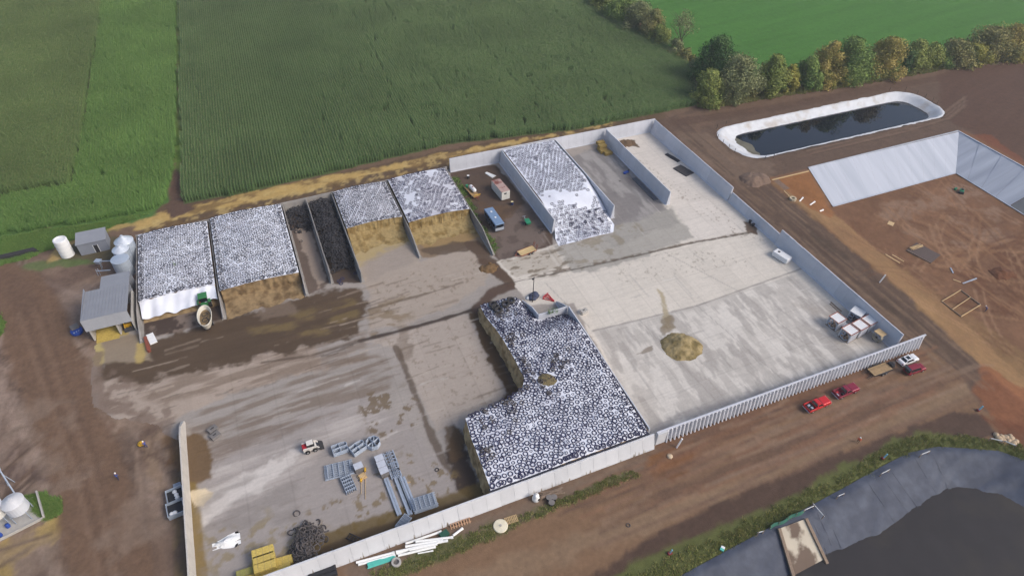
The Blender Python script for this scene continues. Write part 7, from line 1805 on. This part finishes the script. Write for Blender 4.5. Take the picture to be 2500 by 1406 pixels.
# ------------------------------------------------------------------ crops and grass (uncountable)
def scatter(name, label, cat, P, rot, scl, protos):
    me = bpy.data.meshes.new(name); me.vertices.add(len(P)); me.vertices.foreach_set('co', P.astype(np.float32).ravel())
    for nm, arr in (('rz', rot), ('sc', scl)):
        a = me.attributes.new(nm, 'FLOAT', 'POINT'); a.data.foreach_set('value', arr.astype(np.float32))
    col = bpy.data.collections.new(name + '_kinds')
    for o in protos: col.objects.link(o)
    ng = bpy.data.node_groups.new(name, 'GeometryNodeTree')
    ng.interface.new_socket('Geometry', in_out='INPUT', socket_type='NodeSocketGeometry'); ng.interface.new_socket('Geometry', in_out='OUTPUT', socket_type='NodeSocketGeometry')
    n, l = ng.nodes, ng.links
    gi, go = n.new('NodeGroupInput'), n.new('NodeGroupOutput')
    ip = n.new('GeometryNodeInstanceOnPoints'); ci = n.new('GeometryNodeCollectionInfo'); ci.inputs['Collection'].default_value = col
    ci.inputs['Separate Children'].default_value = True; ci.inputs['Reset Children'].default_value = True
    ip.inputs['Pick Instance'].default_value = True
    rv = n.new('FunctionNodeRandomValue'); rv.data_type = 'INT'
    for s in rv.inputs:
        if s.type == 'INT' and s.name == 'Max': s.default_value = len(protos) - 1
        if s.type == 'INT' and s.name == 'Min': s.default_value = 0
    a1 = n.new('GeometryNodeInputNamedAttribute'); a1.data_type = 'FLOAT'; a1.inputs[0].default_value = 'rz'
    a2 = n.new('GeometryNodeInputNamedAttribute'); a2.data_type = 'FLOAT'; a2.inputs[0].default_value = 'sc'
    cx_ = n.new('ShaderNodeCombineXYZ'); l.new(a1.outputs[0], cx_.inputs[2])
    l.new(gi.outputs[0], ip.inputs['Points']); l.new(ci.outputs[0], ip.inputs['Instance'])
    out = [o for o in rv.outputs if o.type == 'INT'][0]; l.new(out, ip.inputs['Instance Index'])
    l.new(cx_.outputs[0], ip.inputs['Rotation']); l.new(a2.outputs[0], ip.inputs['Scale']); l.new(ip.outputs[0], go.inputs[0])
    o = ob(name, me); md = o.modifiers.new('scatter', 'NODES'); md.node_group = ng
    return tag(o, label, cat, kind='stuff')
def blade_mesh(name, m, fn, seg):
    V, Q, A = [], [], []
    fn(V, Q, A)
    me = raw_mesh(name, V, Q); me.materials.append(m)
    at = me.attributes.new('leafrand', 'FLOAT', 'POINT'); at.data.foreach_set('value', np.array(A, np.float32))
    return bpy.data.objects.new(name, me)
def strip(V, Q, A, p, d, L_, w, droop, rise, r, n=3):
    side = Vector((-d.y, d.x, 0)); o = len(V)
    for i in range(n + 1):
        t = i / n; c = p + d * L_ * t + Vector((0, 0, rise * t - droop * t * t)); ww = w * (1 - t * .85)
        V.append(tuple(c + side * ww)); V.append(tuple(c - side * ww)); A += [r, r]
    for i in range(n): Q.append((o + 2 * i, o + 2 * i + 1, o + 2 * i + 3, o + 2 * i + 2))
def corn_clump(seed, hgt_, m, length=.95, plants=5):
    rd = random.Random(seed)
    def fn(V, Q, A):
        for k in range(plants):
            x = rd.uniform(-.08, .08); y = -length / 2 + length * (k + .5) / plants + rd.uniform(-.05, .05); h = hgt_ * rd.uniform(.88, 1.08)
            o = len(V)
            V += [(x - .03, y, 0), (x + .03, y, 0), (x + .02, y, h), (x - .02, y, h)]; A += [.4] * 4; Q.append((o, o + 1, o + 2, o + 3))
            for j in range(7):
                a = rd.uniform(0, 6.28); z = h * (.35 + .6 * j / 7); L_ = rd.uniform(.45, .78)
                strip(V, Q, A, Vector((x, y, z)), Vector((math.cos(a), math.sin(a), 0)), L_, .055, rd.uniform(.3, .55), .28, rd.uniform(0, .75), 3)
            for j in range(3):   # tassel
                a = rd.uniform(0, 6.28); strip(V, Q, A, Vector((x, y, h)), Vector((math.cos(a), math.sin(a), 0)), .12, .02, 0, .28, 1.0, 1)
    return blade_mesh('corn_clump', m, fn, 0)
def ramp_leaf(name, cs):
    m = bpy.data.materials.new(name); m.use_nodes = True; n, l = m.node_tree.nodes, m.node_tree.links; b = n['Principled BSDF']
    at = n.new('ShaderNodeAttribute'); at.attribute_name = 'leafrand'; cr_ = n.new('ShaderNodeValToRGB')
    el = cr_.color_ramp.elements
    el[0].position, el[0].color = 0, lin(cs[0]); el[1].position, el[1].color = 1, lin(cs[-1])
    for i, c in enumerate(cs[1:-1]): e_ = el.new((i + 1) / (len(cs) - 1)); e_.color = lin(c)
    geo = n.new('ShaderNodeNewGeometry'); nz = n.new('ShaderNodeTexNoise'); nz.inputs['Scale'].default_value = .05; nz.inputs['Detail'].default_value = 4
    l.new(geo.outputs['Position'], nz.inputs['Vector'])
    mr = n.new('ShaderNodeMapRange'); mr.inputs[1].default_value, mr.inputs[2].default_value, mr.inputs[3].default_value, mr.inputs[4].default_value = .3, .7, .85, 1.15
    l.new(nz.outputs[0], mr.inputs[0]); vm = n.new('ShaderNodeVectorMath'); vm.operation = 'SCALE'
    l.new(at.outputs['Fac'], cr_.inputs[0]); l.new(cr_.outputs[0], vm.inputs[0]); l.new(mr.outputs[0], vm.inputs['Scale']); l.new(vm.outputs[0], b.inputs['Base Color'])
    b.inputs['Roughness'].default_value = .7; b.inputs['Specular IOR Level'].default_value = .2
    return m
M_corn = ramp_leaf('corn_leaf', [(86, 114, 66), (98, 126, 76), (112, 134, 86), (140, 142, 102)])
M_corn2 = ramp_leaf('corn_leaf_left', [(92, 118, 64), (106, 130, 74), (120, 138, 82), (136, 140, 92)])
M_lush = ramp_leaf('lush_leaf', [(92, 128, 62), (106, 142, 70), (120, 152, 80), (132, 152, 88)])
def rows_in(poly_px, du, dv, rot, margin=220):
    P = np.array(P2(poly_px)); c_, s_ = math.cos(rot), math.sin(rot)
    Q = np.stack([P[:, 0] * c_ + P[:, 1] * s_, -P[:, 0] * s_ + P[:, 1] * c_], 1)
    a, b = np.meshgrid(np.arange(Q[:, 0].min(), Q[:, 0].max(), du), np.arange(Q[:, 1].min(), Q[:, 1].max(), dv))
    a = a.ravel() + rng.normal(0, .03, a.size); b = b.ravel() + rng.uniform(-.15, .15, b.size)
    X, Y = a * c_ - b * s_, a * s_ + b * c_
    pj = proj(np.stack([X, Y, np.zeros_like(X)], 1)); k = (pj[0] > -margin) & (pj[0] < 2500 + margin) & (pj[1] > -margin)
    X, Y = X[k], Y[k]
    d = sdf(list(map(tuple, P)), X, Y) + (fbm(X, Y, 3, 3, 2) - .5) * .8
    return X[d < 0], Y[d < 0]
cornrot = -math.atan2(3.6, 109.7)
X, Y = rows_in(CORN_A, .76, .95, cornrot)
gap = fbm(X, Y, 2.5, 3, 5) < .26
thin = np.zeros(X.shape, bool)
for o_ in (38, 52, 78, 104): # sprayer wheel lines
    thin |= np.abs(X * math.cos(cornrot) + Y * math.sin(cornrot) - o_) < .3
patch = (np.hypot((X - G(1045, 272)[0]) / 3.2, (Y - G(1045, 272)[1]) / 1.2) < 1)
hl = sdf(P2(CORN_A), X, Y) > -14     # headland planted across
keep = ~(gap | patch | (thin & (rng.random(X.size) < .4)))
X, Y, hl = X[keep], Y[keep], hl[keep]
rot = np.full(X.size, cornrot) + rng.normal(0, .06, X.size) + np.where(rng.random(X.size) < .5, math.pi, 0)
scatter('corn_field', 'tall dark green corn standing in rows behind the bunkers', 'corn', np.stack([X, Y, terrain_z(X, Y)], 1), rot, rng.uniform(.88, 1.1, X.size), [corn_clump(k, 2.5, M_corn) for k in range(5)])
X, Y = rows_in(CORN_B, .72, .95, 0.0)
scatter('corn_field', 'dull olive corn in the upper left corner of the picture', 'corn', np.stack([X, Y, terrain_z(X, Y)], 1), rng.normal(0, .1, X.size), rng.uniform(.88, 1.1, X.size), [corn_clump(k + 20, 2.4, M_corn2) for k in range(4)])
X, Y = rows_in(CROP_C, .7, .9, 0.0)
keep = (fbm(X, Y, 2.2, 3, 4) > .24)
X, Y = X[keep], Y[keep]
scatter('forage_crop', 'lush bright green forage strip left of the corn field', 'crop', np.stack([X, Y, terrain_z(X, Y)], 1), rng.normal(0, .5, X.size), rng.uniform(.85, 1.1, X.size) * (.85 + .3 * fbm(X, Y, 12, 3, 1)), [corn_clump(k + 40, 1.7, M_lush, 1.0, 6) for k in range(4)])
def tuft(seed, h, m):
    rd = random.Random(seed)
    def fn(V, Q, A):
        for k in range(22):
            a = rd.uniform(0, 6.28); p = Vector((rd.gauss(0, .22), rd.gauss(0, .22), 0)); strip(V, Q, A, p, Vector((math.cos(a), math.sin(a), 0)), rd.uniform(.1, .35) * h * 1.6, .035, rd.uniform(0, .3) * h, h * rd.uniform(.6, 1.2), rd.uniform(0, 1), 2)
    return blade_mesh('grass_tuft', m, fn, 0)
M_gr = ramp_leaf('verge_grass', [(98, 116, 62), (122, 134, 74), (148, 144, 88), (176, 162, 108)])
M_gr2 = ramp_leaf('fresh_grass', [(84, 120, 56), (98, 134, 66), (116, 144, 76), (132, 148, 84)])
def grass(label, poly, n, h, m, seed, w=False, line=None):
    P = np.array(poly if w else P2(poly)); lo, hi = P.min(0), P.max(0)
    X, Y = rng.uniform(lo[0], hi[0], n), rng.uniform(lo[1], hi[1], n)
    d = sdf(list(map(tuple, P)), X, Y) + (fbm(X, Y, 2, 3, 3) - .5) * 1.6
    k = d < 0; X, Y = X[k], Y[k]
    z = np.where((X > -41) & (X < 111.5) & (Y > 51) & (Y < 150), .03, np.maximum(terrain_z(X, Y), -.2))
    scatter('grass', label, 'grass', np.stack([X, Y, z], 1), rng.uniform(0, 6.28, X.size), rng.uniform(.6, 1.25, X.size) * (.6 + .8 * fbm(X, Y, 3, 3, 1)), [tuft(seed + i, h, m) for i in range(3)])
grass('rough grass strip along the rim of the lagoon', [(30, 27.9), (30, 31.4), (44, 32.2), (62, 32.4), (77, 33.2), (92, 34.8), (101, 33.8), (108, 30.6), (115, 25.6), (117, 20), (113.6, 21), (109, 26.8), (104, 29.2), (99, 31.4), (92, 32.3), (62, 30.4), (44, 29.1)], 7000, .4, M_gr, 100, True)
grass('patchy grass along the foot of the long front wall', GRV, 1400, .25, M_gr, 110)
grass('green weeds along the wall of the soil yard', [(1100, 432), (1120, 432), (1165, 520), (1215, 605), (1208, 622), (1190, 590), (1140, 505)], 520, .4, M_gr2, 120)
grass('round green grass patch beside the white hopper bins', [(50, 1215), (100, 1207), (148, 1220), (148, 1252), (116, 1268), (90, 1250)], 2500, .5, M_gr2, 130)
grass('green verge below the left corn field', [(-150, 606), (90, 566), (200, 550), (370, 520), (300, 545), (180, 585), (125, 606), (60, 632), (0, 650), (-150, 680)], 9000, .45, M_gr2, 140)
grass('grass sliver at the left picture edge', [(-60, 748), (4, 772), (10, 800), (0, 820), (-60, 836)], 1500, .5, M_gr2, 150)
grass('ragged grass between the tree row and the brown soil', [(1700, 262), (1760, 262), (1900, 238), (2100, 208), (2300, 172), (2500, 138), (2500, 128), (2300, 160), (2100, 196), (1900, 224), (1720, 246)], 9000, .7, M_gr, 160)
p = G(1362, 756, 3.0)
t = thing('weed_clump', 'tuft of green weeds growing at the corner of the big heap', 'weeds', (47.6, 84.9, 3.4))
for k in range(3): o = tuft(170 + k, 1.5, M_gr2); COL.objects.link(o); o.name = 'leaves'; o.parent = t; o.location = (k * .8 - .8, random.uniform(-.2, .2), 0)
t = thing('weed_clump', 'single dark green weed on the leftmost tyre covered bunker', 'weeds', tuple(G(428, 647, 3.7)))
o = tuft(180, .9, M_gr2); COL.objects.link(o); o.name = 'leaves'; o.parent = t

# ------------------------------------------------------------------ thin haze over the whole place
hz_ = MB().box(float(ua.min()) - 5, float(ua.max()) + 5, float(va.min()) - 5, float(va.max()) + 5, -7.0, CAM_H + 4.0).build('haze', None)
hm = bpy.data.materials.new('haze'); hm.use_nodes = True
hn_ = hm.node_tree.nodes; hn_.remove(hn_['Principled BSDF'])
pv = hn_.new('ShaderNodeVolumePrincipled'); pv.inputs['Color'].default_value = (.86, .9, .96, 1); pv.inputs['Density'].default_value = 0.00026; pv.inputs['Anisotropy'].default_value = .2
hm.node_tree.links.new(pv.outputs[0], hn_['Material Output'].inputs['Volume'])
hz_.data.materials.append(hm)
tag(hz_, 'thin pale haze in the air over the fields', 'haze', kind='stuff')
